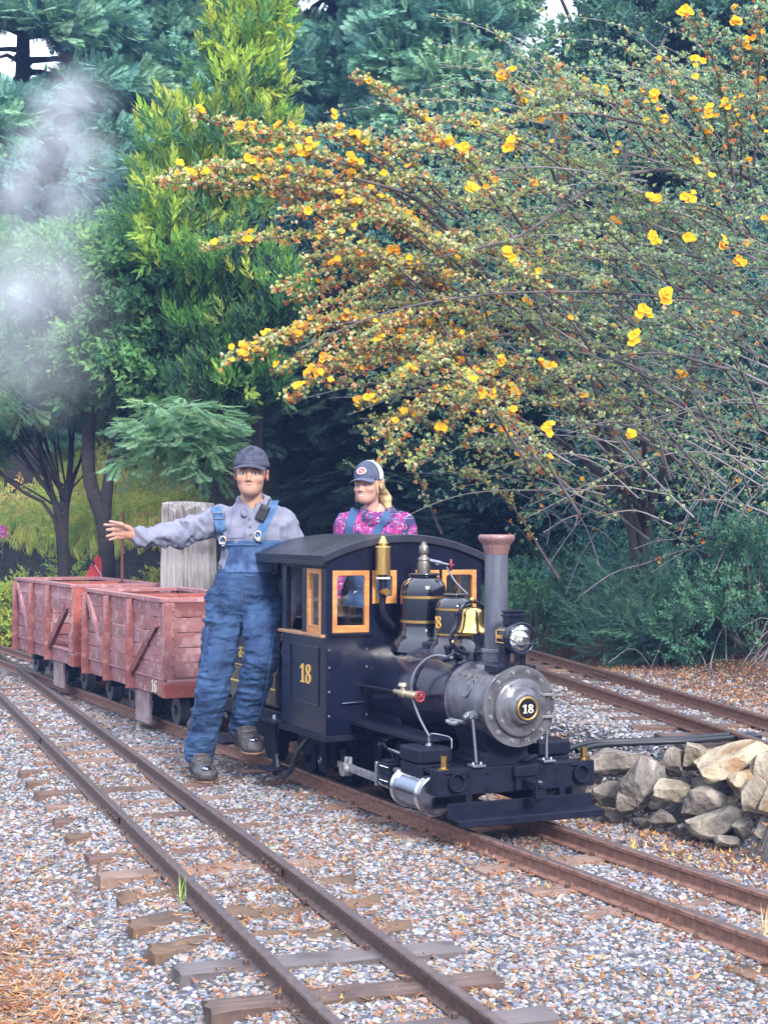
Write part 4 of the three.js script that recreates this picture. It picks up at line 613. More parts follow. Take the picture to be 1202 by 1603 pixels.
// ---- the driver leaning on the cab
{
  const base = at(316, 1214, 7.97); base.y = groundY(base.x, base.z);
  const t = thing('person', 'person in overalls, grey shirt and dark cap, leaning on the cab, one arm outstretched', 'person', [base.x, base.y, base.z], 0);
  const P = {
    neck: at(396, 792, 7.9), chest: at(398, 838, 7.9), belly: at(389, 892, 7.9), pelvis: at(381, 940, 7.9),
    shR: at(345, 814, 7.92), elR: at(275, 838, 7.8), wrR: at(215, 840, 7.68), shL: at(443, 819, 7.93), elL: at(478, 880, 7.98), wrL: at(448, 985, 7.84),
    hipR: at(354, 955, 7.9), knR: at(334, 1075, 7.83), anR: at(312, 1180, 7.97), hipL: at(412, 950, 7.9), knL: at(408, 1032, 7.72), anL: at(382, 1138, 7.95),
  };
  const toe = (a, dx, dy, dz) => a.clone().add(V(dx, dy, dz));
  const anR = P.anR.clone(); const anL = P.anL.clone();
  const ballR = V(P.anR.x + 0.045, base.y + 0.045, P.anR.z + 0.13), ballL = V(anL.x + 0.05, anL.y - 0.075, anL.z + 0.14);
  // continuous body under the clothes
  const trunk = uni([ell(P.chest, [0.155, 0.18, 0.1]), ell(P.belly, [0.135, 0.15, 0.1]), ell(P.pelvis, [0.15, 0.12, 0.11]), cap(P.shR, P.shL, 0.04, 0.04), cap(P.neck, P.chest, 0.052, 0.075)], 0.05);
  const limbs = uni([cap(P.shR, P.elR, 0.045, 0.04), cap(P.elR, P.wrR, 0.042, 0.027), cap(P.shL, P.elL, 0.045, 0.04), cap(P.elL, P.wrL, 0.042, 0.027), cap(P.hipR, P.knR, 0.078, 0.05), cap(P.knR, anR, 0.05, 0.03), cap(P.hipL, P.knL, 0.078, 0.05), cap(P.knL, anL, 0.05, 0.03), cap(anR, ballR, 0.028, 0.024), cap(anL, ballL, 0.028, 0.024)], 0.03);
  const skinC = [0.42, 0.22, 0.16];
  const bodyG = nets((x, y, z) => smin(trunk(x, y, z), limbs(x, y, z), 0.04), V(-1.35, base.y - 0.02, -8.25), V(-0.25, 1.47, -7.45), 0.014, () => skinC);
  // head
  const hm = new THREE.Matrix4().compose(at(393.5, 741.5, 7.84), new THREE.Quaternion().setFromEuler(new THREE.Euler(0.02, -0.03, -0.03)), V(1.02, 1.02, 1.02));
  const ho = { w: 0.97, jaw: 0.95, skin: [0.44, 0.245, 0.175], lip: [0.46, 0.16, 0.14], hair: [0.06, 0.04, 0.03], red: 0.55, stubble: 0.25, side: true, squint: 0.0055, neck: 1.0, short: 0.87 };
  const headG = put(nets(headField(ho), V(-0.11, -0.2, -0.12), V(0.11, 0.14, 0.12), 0.0031, headColor(ho)), hm);
  // hands
  const hw = P.wrR, hp = (u, v, d) => at(u, v, d);
  const handR = uni([cap(hw.clone(), hp(204, 836, 7.66), 0.027, 0.03), ell(hp(197, 832.5, 7.65), [0.042, 0.035, 0.02]),
    cap(hp(192, 826, 7.65), hp(178, 823.5, 7.62), 0.0105, 0.0095), cap(hp(178, 823.5, 7.62), hp(164, 821.5, 7.61), 0.0095, 0.007),
    cap(hp(190, 831, 7.64), hp(178, 829, 7.6), 0.0105, 0.0095), cap(hp(178, 829, 7.6), hp(168, 829.5, 7.58), 0.0095, 0.0075),
    cap(hp(190, 837, 7.64), hp(178, 836.5, 7.6), 0.0105, 0.009), cap(hp(178, 836.5, 7.6), hp(168, 839.5, 7.58), 0.009, 0.007),
    cap(hp(192, 842, 7.65), hp(181, 842, 7.61), 0.0095, 0.0085), cap(hp(181, 842, 7.61), hp(172, 845, 7.6), 0.0085, 0.0065),
    cap(hp(204, 829, 7.64), hp(190, 821, 7.6), 0.0125, 0.0105), cap(hp(190, 821, 7.6), hp(173, 816.5, 7.57), 0.0105, 0.0075)], 0.007);
  const hc = hp(195, 832, 7.62);
  const handRG = nets(handR, hc.clone().add(V(-0.14, -0.08, -0.1)), hc.clone().add(V(0.11, 0.09, 0.1)), 0.003, () => [0.4, 0.21, 0.16]);
  const wl = P.wrL; const fl = [0, 1, 2, 3].map((i) => [wl.clone().add(V(-0.01 + i * 0.018, -0.075, 0.03 - i * 0.004)), wl.clone().add(V(-0.014 + i * 0.018, -0.115, 0.02 - i * 0.004)), wl.clone().add(V(-0.016 + i * 0.018, -0.135 + (i % 3) * 0.006, -0.005))]);
  const handL = uni([ell(wl.clone().add(V(0.018, -0.045, 0.015)), [0.04, 0.045, 0.02]), cap(wl.clone(), wl.clone().add(V(0.01, -0.02, 0.01)), 0.026, 0.028), ...fl.flatMap((f) => [cap(f[0], f[1], 0.01, 0.009), cap(f[1], f[2], 0.009, 0.007)]), cap(wl.clone().add(V(-0.02, -0.03, 0.02)), wl.clone().add(V(-0.04, -0.08, 0.035)), 0.011, 0.008)], 0.007);
  const handLG = nets(handL, wl.clone().add(V(-0.08, -0.17, -0.07)), wl.clone().add(V(0.1, 0.06, 0.09)), 0.004, () => [0.42, 0.22, 0.16]);
  partOf(t, 'body', joinGeo([bodyG, headG, handRG, handLG]), SKIN);
  // shirt
  const shT = uni([ell(P.chest, [0.168, 0.19, 0.112]), ell(P.belly, [0.15, 0.155, 0.112]), cap(P.shR, P.shL, 0.06, 0.06), cap(P.neck.clone().add(V(0, 0.01, 0)), P.chest, 0.06, 0.09)], 0.06);
  const shA = uni([cap(P.shR, P.elR, 0.068, 0.056), cap(P.elR, P.wrR.clone().lerp(P.elR, 0.06), 0.056, 0.043), cap(P.shL, P.elL, 0.066, 0.056), cap(P.elL, P.wrL, 0.056, 0.042)], 0.02);
  const neckHole = cap(P.neck.clone().add(V(0, 0.09, 0.03)), P.neck.clone().add(V(0, 0.0, 0.03)), 0.066, 0.05), vneck = cap(P.neck.clone().add(V(0, 0.05, 0.1)), P.neck.clone().add(V(0.004, -0.07, 0.12)), 0.045, 0.008);
  const shirtF = (x, y, z) => { let d = smin(shT(x, y, z), shA(x, y, z), 0.04); if (d > 0.05) return d; const arm = sstep(-0.87, -0.93, x); d -= fold(x, y, z, 14, 0.016 + arm * 0.008, 1) + fold(x * 1.4, y * 0.5, z, 22, 0.009) + arm * fold(x * 1.5 + y * 1.3, y * 0.4, z, 19, 0.024); d = Math.max(d, -neckHole(x, y, z)); return Math.max(d, -vneck(x, y, z)); };
  const shirt = partOf(t, 'shirt', nets(shirtF, V(-1.35, 0.85, -8.2), V(-0.2, 1.5, -7.5), 0.009), SHIRT);
  // collar, placket, cuff
  const collar = [-1, 1].map((s) => { const a = P.neck.clone().add(V(s * 0.062, 0.038, 0.02)), b = P.neck.clone().add(V(s * 0.035, -0.035, 0.095)); const n = V(s * 0.7, 0.35, 0.5).normalize(); const g = bx(0.012, 0.052, 0.1, 0, 0, 0, 0, 0, 0, 0.004); const m = new THREE.Matrix4().lookAt(b, a, V(s * 0.5, 1, 0)); m.setPosition(a.clone().add(b).multiplyScalar(0.5)); return g.applyMatrix4(m); });
  const partW = (name, geos, mat, parent) => { const g = merge(geos); g.translate(-t.position.x, -t.position.y, -t.position.z); const m = shade(new THREE.Mesh(g, mat)); m.name = name; (parent || t).add(m); return m; };
  const colF = uni([cap(P.neck.clone().add(V(-0.064, 0.03, -0.02)), P.neck.clone().add(V(-0.035, -0.045, 0.092)), 0.02, 0.017), cap(P.neck.clone().add(V(0.066, 0.03, -0.02)), P.neck.clone().add(V(0.04, -0.04, 0.092)), 0.022, 0.017), cap(P.neck.clone().add(V(-0.064, 0.03, -0.02)), P.neck.clone().add(V(0.0, 0.05, -0.085)), 0.02, 0.02), cap(P.neck.clone().add(V(0.066, 0.03, -0.02)), P.neck.clone().add(V(0.0, 0.05, -0.085)), 0.02, 0.02)], 0.015);
  partOf(t, 'collar', nets((x, y, z) => Math.max(colF(x, y, z) - fold(x, y, z, 30, 0.006), -neckHole(x, y, z) - 0.004), P.neck.clone().add(V(-0.12, -0.1, -0.13)), P.neck.clone().add(V(0.12, 0.1, 0.14)), 0.006), SHIRT);
  // overalls: legs, pelvis, bib
  const legF = uni([cap(P.hipR, P.knR, 0.1, 0.079), cap(P.knR, anR.clone().add(V(0, 0.005, 0)), 0.079, 0.073), cap(P.hipL, P.knL, 0.1, 0.082), cap(P.knL, anL.clone().add(V(0, 0.0, 0)), 0.082, 0.07)], 0.012);
  const pelF = uni([ell(P.pelvis.clone().add(V(0, 0.02, 0)), [0.178, 0.12, 0.128]), ell(P.belly.clone().add(V(0, -0.03, 0)), [0.158, 0.13, 0.122]), ell(P.chest.clone().add(V(0, -0.04, 0)), [0.17, 0.17, 0.121])], 0.06);
  const bibTop = at(395, 846, 7.8).y, waist = at(390, 903, 7.8).y;
  const xl = at(343, 900, 7.8).x, xr = at(443, 900, 7.8).x;
  const ovF = (x, y, z) => {
    let d = smin(legF(x, y, z), pelF(x, y, z), 0.045); if (d > 0.05) return d;
    const lowr = sstep(1.05, 0.95, y); d -= fold(x, y, z, 11, 0.012, 1.4) + fold(x * 0.5 + y * 0.5, y * 1.7, z * 0.5, 17, 0.015 * lowr) + fold(x * 0.7 - y * 0.4, y * 1.5, z * 0.6, 34, 0.009 * lowr);
    const top = Math.abs(y - waist) < 0.011 ? 0.004 : 0; d -= top;
    const bib = Math.max(y - bibTop, y > waist + 0.03 ? Math.max(xl - x, x - xr) : -1, y > waist + 0.05 ? -7.92 - z : -1);
    d = Math.max(d, bib);
    d = Math.max(d, base.y + 0.085 - y, x > -0.82 && y < 0.45 ? anL.y - 0.035 - y : -1);
    return d;
  };
  const ov = partOf(t, 'overalls', nets(ovF, V(-1.2, base.y + 0.05, -8.25), V(-0.4, bibTop + 0.03, -7.5), 0.0085), DENIM);
  // bib pocket, straps, buckles, radio
  const skinAt = (F, u, v) => { let D = 7.5; for (let i = 0; i < 90; i++) { const p = at(u, v, D); const d = F(p.x, p.y, p.z); if (d < 0.001) return p; D += Math.max(d * 0.8, 0.001); } return at(u, v, 7.8); };
  const patchG = (F, u0, u1, v0, v1, n, lift) => { const pos = [], idx = [], uv = []; for (let j = 0; j <= n; j++) for (let i = 0; i <= n; i++) { const p = skinAt(F, lerp(u0, u1, i / n), lerp(v0, v1, j / n)); p.z += lift; pos.push(p.x, p.y, p.z); uv.push(p.x, p.y); } for (let j = 0; j < n; j++) for (let i = 0; i < n; i++) { const a = j * (n + 1) + i, b = a + 1, c = a + n + 1, d = c + 1; idx.push(a, c, b, b, c, d); } const g = new THREE.BufferGeometry(); g.setAttribute('position', new THREE.Float32BufferAttribute(pos, 3)); g.setAttribute('uv', new THREE.Float32BufferAttribute(uv, 2)); g.setIndex(idx); g.computeVertexNormals(); return g; };
  const all = (x, y, z) => Math.min(shirtF(x, y, z), ovF(x, y, z));
  const slab = (name, u0, u1, v0, v1, lift, mat) => { const a = patchG(ovF, u0, u1, v0, v1, 8, lift), b = patchG(ovF, u0, u1, v0, v1, 8, lift - 0.004); return partOf(t, name, mergeGeometries([a, b]), mat); };
  slab('bib_pocket', 352, 432, 857, 896, 0.006, DENIM2);
  const seam = (pts, r = 0.0032) => tube(pts.map((q) => skinAt(ovF, q[0], q[1]).add(V(0, 0, 0.0015))), r, 5, 30), seams = [[[320, 940], [330, 938], [342, 930], [350, 916]], [[440, 940], [430, 938], [420, 928], [414, 914]], [[380, 912], [379, 935], [376, 958], [372, 980]], [[344, 852], [390, 853], [441, 849]], [[346, 898], [390, 901], [440, 897]], [[326, 980], [316, 1040], [306, 1100], [296, 1170]], [[432, 985], [422, 1040], [412, 1100], [404, 1122]]];
  partW('seam', seams.map((q) => seam(q)), DENIM2, ov).userData.kind = 'stuff';
  slab('leg_pocket', 326, 350, 1012, 1056, 0.003, DENIM);

  const ribbon = (pts, w) => { const c = new THREE.CatmullRomCurve3(pts), n = 24, pos = [], idx = [], uv = []; for (let i = 0; i <= n; i++) { const p = c.getPointAt(i / n), tg = c.getTangentAt(i / n), s = tg.clone().cross(V(0, 0.25, 1)).normalize(); for (const [k, l] of [[-1, 0], [1, 0], [1, -0.005], [-1, -0.005]]) { const q = p.clone().addScaledVector(s, k * w / 2); pos.push(q.x, q.y, q.z + l); uv.push(k * w, i * 0.02); } } for (let i = 0; i < n; i++) for (let k = 0; k < 4; k++) { const a = i * 4 + k, b = i * 4 + (k + 1) % 4; idx.push(a, b, a + 4, b, b + 4, a + 4); } const g = new THREE.BufferGeometry(); g.setAttribute('position', new THREE.Float32BufferAttribute(pos, 3)); g.setAttribute('uv', new THREE.Float32BufferAttribute(uv, 2)); g.setIndex(idx); g.computeVertexNormals(); return g; };
  const onS = (u, v) => skinAt(all, u, v).add(V(0, 0, 0.009));
  const s1 = [[339, 795], [341, 805], [344, 818], [347, 830], [349, 841], [350, 850]].map((q) => onS(...q)), s2 = [[428, 786], [424, 797], [418, 812], [411, 828], [406, 838], [404, 848]].map((q) => onS(...q));
  s1.unshift(s1[0].clone().add(V(0.0, 0.01, -0.1))); s2.unshift(s2[0].clone().add(V(0.0, 0.01, -0.1)));
  partOf(t, 'strap', ribbon(s1, 0.05), STRAP); partOf(t, 'strap', ribbon(s2, 0.05), STRAP);
  for (const [u, v] of [[349, 846], [404, 838]]) { const p = onS(u, v).add(V(0, 0, 0.006)); partW('buckle', [new THREE.TorusGeometry(0.016, 0.0035, 6, 18).scale(1, 1.25, 1).translate(p.x, p.y, p.z), new THREE.CylinderGeometry(0.011, 0.011, 0.006, 16).rotateX(1.57).translate(p.x + 0.003, p.y - 0.018, p.z)], std([0.72, 0.58, 0.4], 0.35, 0.9)); }
  { const p = onS(344, 812).add(V(0, 0, 0.004)); partW('strap_slide', [bx(0.058, 0.006, 0.005, p.x, p.y, p.z), bx(0.058, 0.006, 0.005, p.x, p.y + 0.03, p.z - 0.002), bx(0.005, 0.034, 0.005, p.x - 0.028, p.y + 0.015, p.z), bx(0.005, 0.034, 0.005, p.x + 0.028, p.y + 0.015, p.z)], M.steel); }
  { const p = onS(412, 803).add(V(0, 0, 0.018)); partW('radio', [bx(0.052, 0.085, 0.03, p.x, p.y, p.z, 0, 0, -0.45, 0.008), bx(0.04, 0.02, 0.034, p.x + 0.006, p.y + 0.02, p.z, 0, 0, -0.45, 0.004), cyl([p.x + 0.02, p.y + 0.03, p.z], [p.x + 0.035, p.y + 0.07, p.z - 0.02], 0.005)], M.rubber); }
  partW('shirt_button', [[391, 812], [392, 824], [393, 836]].map((q) => { const p = onS(...q).add(V(0, 0, -0.004)); return new THREE.CylinderGeometry(0.006, 0.006, 0.004, 10).rotateX(1.57).translate(p.x, p.y, p.z); }), std([0.1, 0.1, 0.12], 0.5));
  { const a = patchG(shirtF, 356, 383, 826, 842, 6, 0.004), b = patchG(shirtF, 412, 438, 822, 846, 6, 0.004); partOf(t, 'shirt_pocket', mergeGeometries([a, b]), SHIRT); }
  // boots
  const boot = (a, b, s) => {
    const heel = a.clone().add(V(-0.01, 0, -0.055)); heel.y = b.y + 0.004;
    const f = uni([cap(a.clone().add(V(0, 0.14, -0.005)), heel, 0.053, 0.042), cap(heel, b, 0.043, 0.044), cap(a.clone().add(V(0, 0.15, 0)), a.clone().add(V(0.005, 0.01, 0.015)), 0.056, 0.05), cap(a.clone().add(V(0.006, 0.0, 0.02)), b, 0.054, 0.044), ell(b.clone().add(V(0.012, 0.0, 0.03)), [0.052, 0.046, 0.068])], 0.03);
    const fl = b.y - 0.03, lo = a.clone().min(b).add(V(-0.12, -0.06, -0.14)), hi = a.clone().max(b).add(V(0.12, 0.2, 0.16));
    const g = nets((x, y, z) => Math.max(f(x, y, z) - fold(x, y, z, 26, 0.007), fl - y), lo, hi, 0.006); const m = partOf(t, 'boot', g, BOOT);
    const sg = nets((x, y, z) => Math.max(f(x, y, z) - 0.007, y - fl - 0.004, fl - 0.018 - y), lo, hi, 0.005); sg.translate(-t.position.x, -t.position.y, -t.position.z); const sm_ = shade(new THREE.Mesh(sg, SOLE)); sm_.name = 'sole'; m.add(sm_);
    const tp = b.clone().add(V(0.014, 0.034, 0.06)); const tg = new THREE.SphereGeometry(1, 16, 10).scale(0.026, 0.016, 0.026).translate(tp.x - t.position.x, tp.y - t.position.y, tp.z - t.position.z); const tm = shade(new THREE.Mesh(tg, M.steel)); tm.name = 'toe_cap'; m.add(tm);
    const lc = [0, 1, 2, 3].map((k) => { const q = a.clone().lerp(b, 0.2 + k * 0.18).add(V(0, 0.045 - k * 0.006, 0.048)); return cyl(q.clone().add(V(-0.022, 0, 0)), q.clone().add(V(0.022, 0.004, 0)), 0.0035, 0.0035, 6); }); const lm = merge(lc); lm.translate(-t.position.x, -t.position.y, -t.position.z); const l2 = shade(new THREE.Mesh(lm, std([0.1, 0.09, 0.09], 0.7))); l2.name = 'lace'; m.add(l2);
  };
  boot(anR.clone(), ballR, 1); boot(anL.clone(), ballL, -1);
  // cap
  const crown = ell(V(0, 0.045, -0.008), [0.085, 0.092, 0.102]);
  const cg = nets((x, y, z) => { let d = Math.max(crown(x, y, z) - fold(x, y, z, 22, 0.004) - (Math.abs(y - 0.048) < 0.008 ? 0.0025 : 0), 0.034 - y - z * 0.02); return Math.max(d, -(crown(x, y, z) + 0.004)); }, V(-0.1, 0.02, -0.125), V(0.1, 0.15, 0.11), 0.0035);
  const cm = partOf(t, 'cap', put(cg, hm.clone()), CAPM);
  const bf = (x, y, z) => { const yy = y - (0.047 - (z - 0.07) * 0.22 - x * x * 4.2); const r = Math.hypot(x / 0.082, (z - 0.07) / 0.066); return Math.max(Math.abs(yy) - 0.0035, (r - 1) * 0.07, 0.055 - z); };
  const bg = put(nets(bf, V(-0.1, -0.02, 0.04), V(0.1, 0.07, 0.17), 0.0035), hm); bg.translate(-t.position.x, -t.position.y, -t.position.z); const bm = shade(new THREE.Mesh(bg, CAPM)); bm.name = 'brim'; cm.add(bm);
}
// ---- the second crew member beyond the tender
{
  const D = 8.75, k = D / 2423.3, px = (u, v, d = 0) => at(u, v, D + d);
  const base = px(590, 1200); base.y = groundY(base.x, base.z);
  const t = thing('person', 'person in two-tone cap, pink camouflage hoodie and blue overalls standing behind the cab roof', 'person', [base.x, base.y, base.z], 0);
  const P = { neck: px(590, 800, 0.03), chest: px(588, 850, 0.05), belly: px(586, 905, 0.05), pelvis: px(584, 955, 0.05), shR: px(545, 822, 0.04), shL: px(630, 822, 0.06), elR: px(527, 885, 0.02), elL: px(648, 895, 0.05), wrR: px(519, 945, -0.05), wrL: px(640, 960, -0.05) };
  const hipR = px(562, 975, 0.05), hipL = px(606, 975, 0.05), knR = px(562, 1085, 0), knL = px(606, 1085, 0.02), anR = px(562, 1185, 0.05), anL = px(608, 1185, 0.06);
  anR.y = anL.y = base.y + 0.09; const ball = (a) => V(a.x - 0.02, base.y + 0.04, a.z + 0.13);
  const skin = () => [0.46, 0.27, 0.21];
  const bodyF = uni([ell(P.chest, [0.13, 0.17, 0.095]), ell(P.belly, [0.115, 0.14, 0.09]), ell(P.pelvis, [0.15, 0.12, 0.1]), cap(P.shR, P.shL, 0.05, 0.05), cap(P.neck, P.chest, 0.048, 0.07), cap(P.shR, P.elR, 0.046, 0.038), cap(P.elR, P.wrR, 0.038, 0.025), cap(P.shL, P.elL, 0.046, 0.038), cap(P.elL, P.wrL, 0.038, 0.025), cap(hipR, knR, 0.075, 0.05), cap(knR, anR, 0.05, 0.034), cap(hipL, knL, 0.075, 0.05), cap(knL, anL, 0.05, 0.034), cap(anR, ball(anR), 0.032, 0.028), cap(anL, ball(anL), 0.032, 0.028)], 0.04);
  const bodyG = nets(bodyF, V(base.x - 0.4, base.y, base.z - 0.3), V(base.x + 0.4, px(0, 770).y, base.z + 0.35), 0.016, skin);
  const hm = new THREE.Matrix4().compose(px(577, 759, -0.02), new THREE.Quaternion().setFromEuler(new THREE.Euler(0.04, -0.5, 0.02, 'YXZ')), V(0.92, 0.92, 0.92));
  const ho = { w: 0.96, jaw: 0.9, skin: [0.48, 0.275, 0.215], lip: [0.5, 0.16, 0.16], hair: [0.35, 0.25, 0.13], red: 0.6, smile: 1, teeth: true, squint: 0.005, neck: 0.82, short: 0.9 };
  const headG = put(nets(headField(ho), V(-0.11, -0.2, -0.12), V(0.11, 0.14, 0.12), 0.0036, headColor(ho)), hm);
  const mkHand = (w, s) => { const L = [ell(w.clone().add(V(0, -0.04, 0.02)), [0.034, 0.045, 0.018])]; for (let i = 0; i < 4; i++) { const a = w.clone().add(V((i - 1.5) * 0.017, -0.075, 0.025)), b = a.clone().add(V(0, -0.035, 0.012)), c = b.clone().add(V(0, -0.028 + (i % 3) * 0.004, -0.006)); L.push(cap(a, b, 0.009, 0.008), cap(b, c, 0.008, 0.0065)); } L.push(cap(w.clone().add(V(s * 0.025, -0.03, 0.025)), w.clone().add(V(s * 0.045, -0.075, 0.04)), 0.01, 0.0075)); return nets(uni(L, 0.007), w.clone().add(V(-0.08, -0.17, -0.04)), w.clone().add(V(0.08, 0.03, 0.08)), 0.0045, skin); };
  partOf(t, 'body', joinGeo([bodyG, headG, mkHand(P.wrR, 1), mkHand(P.wrL, -1)]), SKIN);
  // hoodie
  const camo = std(null, 0.9, 0, { sheen: 0.2, map: tex(512, (u, v) => {
    const a = fbm(u * 7, v * 7, 2, 4, 7), b = fbm(u * 9, v * 9, 7, 3, 9), c = vnoise(u * 16, v * 30, 4, 16), d = Math.abs(fbm(u * 11, v * 11, 12, 3, 11) - 0.5);
    let k = a > 0.57 ? [0.28, 0.015, 0.15] : a > 0.5 ? [0.11, 0.025, 0.16] : [0.03, 0.03, 0.1]; if (b > 0.62) k = [0.34, 0.035, 0.22]; if (d < 0.014) k = [0.5, 0.4, 0.55]; if (c > 0.85) k = [0.16, 0.15, 0.3]; return k; }, true, 3.2) });
  const hoodT = uni([ell(P.chest, [0.148, 0.185, 0.115]), ell(P.belly, [0.14, 0.15, 0.112]), cap(P.shR, P.shL, 0.066, 0.066), cap(P.shR, P.elR, 0.066, 0.058), cap(P.elR, P.wrR, 0.058, 0.04), cap(P.shL, P.elL, 0.066, 0.058), cap(P.elL, P.wrL, 0.058, 0.04)], 0.045);
  const nk = P.neck.clone(), ring = (x, y, z) => { const dx = x - nk.x, dz = (z - nk.z + 0.0) * 0.95, q = Math.hypot(dx, dz) - 0.072, yy = y - nk.y + 0.012 - (nk.z - z) * 0.35; return Math.hypot(q, yy * 0.9) - 0.03; };
  const hood = ell(nk.clone().add(V(0.02, -0.01, -0.085)), [0.095, 0.06, 0.06]);
  const hole = cap(nk.clone().add(V(0, 0.1, 0.0)), nk.clone().add(V(-0.005, -0.03, 0.03)), 0.06, 0.045);
  const hdF = (x, y, z) => { let d = hoodT(x, y, z); d = smin(d, ring(x, y, z), 0.02); d = smin(d, hood(x, y, z), 0.03); if (d > 0.05) return d; d -= fold(x, y, z, 15, 0.012); return Math.max(d, -hole(x, y, z)); };
  partOf(t, 'hoodie', nets(hdF, V(base.x - 0.36, px(0, 990).y, base.z - 0.3), V(base.x + 0.36, px(0, 770).y, base.z + 0.35), 0.01), camo);
  const top = px(0, 832).y, wst = px(0, 884).y;
  const ovF0 = uni([ell(P.pelvis.clone().add(V(0, 0.02, 0)), [0.17, 0.13, 0.125]), ell(P.belly, [0.152, 0.14, 0.125]), ell(P.chest.clone().add(V(0, -0.03, 0)), [0.158, 0.18, 0.128]), cap(hipR, knR, 0.095, 0.075), cap(knR, anR, 0.075, 0.068), cap(hipL, knL, 0.095, 0.075), cap(knL, anL, 0.075, 0.068)], 0.03);
  const ovF = (x, y, z) => Math.max(ovF0(x, y, z) - fold(x, y, z, 12, 0.01), y - top, y > wst ? Math.abs(x - P.chest.x + 0.02) - 0.13 : -1, y > wst + 0.04 ? base.z - 0.02 - z : -1, base.y + 0.07 - y);
  partOf(t, 'overalls', nets(ovF, V(base.x - 0.36, base.y + 0.03, base.z - 0.3), V(base.x + 0.36, top + 0.02, base.z + 0.35), 0.011), DENIM);
  const all = (x, y, z) => Math.min(hdF(x, y, z), ovF(x, y, z));
  const onS = (u, v) => { let d = D - 0.45; for (let i = 0; i < 100; i++) { const p = at(u, v, d), f = all(p.x, p.y, p.z); if (f < 0.001) return p.add(V(0, 0, 0.008)); d += Math.max(f * 0.8, 0.001); } return px(u, v); };
  const rib = (pts, w) => { const c = new THREE.CatmullRomCurve3(pts), n = 20, pos = [], idx = []; for (let i = 0; i <= n; i++) { const p = c.getPointAt(i / n), s = c.getTangentAt(i / n).cross(V(0, 0.25, 1)).normalize(); for (const [q, l] of [[-1, 0], [1, 0], [1, -0.005], [-1, -0.005]]) { const e = p.clone().addScaledVector(s, q * w / 2); pos.push(e.x, e.y, e.z + l); } } for (let i = 0; i < n; i++) for (let q = 0; q < 4; q++) { const a = i * 4 + q, b = i * 4 + (q + 1) % 4; idx.push(a, b, a + 4, b, b + 4, a + 4); } const g = new THREE.BufferGeometry(); g.setAttribute('position', new THREE.Float32BufferAttribute(pos, 3)); g.setIndex(idx); g.computeVertexNormals(); g.setAttribute('uv', new THREE.Float32BufferAttribute(new Float32Array(pos.length / 3 * 2), 2)); return g; };
  partOf(t, 'strap', rib([[556, 796], [552, 806], [548, 822], [546, 836], [548, 850]].map((q) => onS(...q)), 0.045), STRAP);
  partOf(t, 'strap', rib([[609, 802], [602, 812], [594, 824], [589, 834], [585, 850]].map((q) => onS(...q)), 0.045), STRAP);
  for (const a of [anR, anL]) { const b = ball(a), f = uni([cap(a.clone().add(V(0, 0.04, 0)), V(a.x, b.y, a.z - 0.04), 0.05, 0.04), cap(V(a.x, b.y, a.z - 0.04), b, 0.04, 0.042)], 0.03); partOf(t, 'boot', nets((x, y, z) => Math.max(f(x, y, z), base.y - y), a.clone().min(b).add(V(-0.1, -0.06, -0.12)), a.clone().max(b).add(V(0.1, 0.1, 0.1)), 0.009), BOOT); }
  // trucker cap
  const crown = ell(V(0, 0.052, -0.006), [0.088, 0.1, 0.103]);
  const shell = (x, y, z) => Math.max(crown(x, y, z), 0.03 - y - z * 0.05, -(crown(x, y, z) + 0.004));
  const toT = (g) => { const q = put(g, hm); q.translate(-t.position.x, -t.position.y, -t.position.z); return q; };
  const front = shade(new THREE.Mesh(toT(nets((x, y, z) => Math.max(shell(x, y, z), 0.015 - z), V(-0.1, 0.0, -0.12), V(0.1, 0.16, 0.11), 0.0035)), std([0.07, 0.085, 0.14], 0.85))); front.name = 'cap'; t.add(front);
  const back = shade(new THREE.Mesh(toT(nets((x, y, z) => Math.max(shell(x, y, z), z - 0.012), V(-0.1, 0.0, -0.12), V(0.1, 0.16, 0.11), 0.0035)), std([0.5, 0.5, 0.58], 0.85))); back.name = 'mesh_back'; front.add(back);
  const brim = shade(new THREE.Mesh(toT(nets((x, y, z) => { const yy = y - (0.047 - (z - 0.07) * 0.22 - x * x * 4.5); return Math.max(Math.abs(yy) - 0.0035, (Math.hypot(x / 0.083, (z - 0.07) / 0.07) - 1) * 0.07, 0.055 - z); }, V(-0.1, -0.03, 0.04), V(0.1, 0.07, 0.17), 0.0035)), std([0.09, 0.1, 0.16], 0.85))); brim.name = 'brim'; front.add(brim);
  { const e = (r, d) => { const g = new THREE.CylinderGeometry(r, r, d, 28).rotateX(Math.PI / 2).scale(1, 0.72, 1); g.rotateX(-0.42); return g.translate(0.006, 0.085, 0.0925); };
    const bw = shade(new THREE.Mesh(toT(plain(e(0.031, 0.006))), std([0.85, 0.8, 0.8], 0.7))); bw.name = 'cap_badge'; front.add(bw);
    const tr = plain(new THREE.TorusGeometry(0.018, 0.006, 6, 24).scale(1, 0.8, 0.5).rotateX(-0.42).translate(0.006, 0.0862, 0.0958)), cr = plain(bx(0.03, 0.009, 0.004, 0.006, 0.0862, 0.0962, -0.42, 0, 0.7));
    const br = shade(new THREE.Mesh(toT(mergeGeometries([tr, cr])), std([0.6, 0.06, 0.05], 0.7))); br.name = 'badge_ring'; front.add(br); }
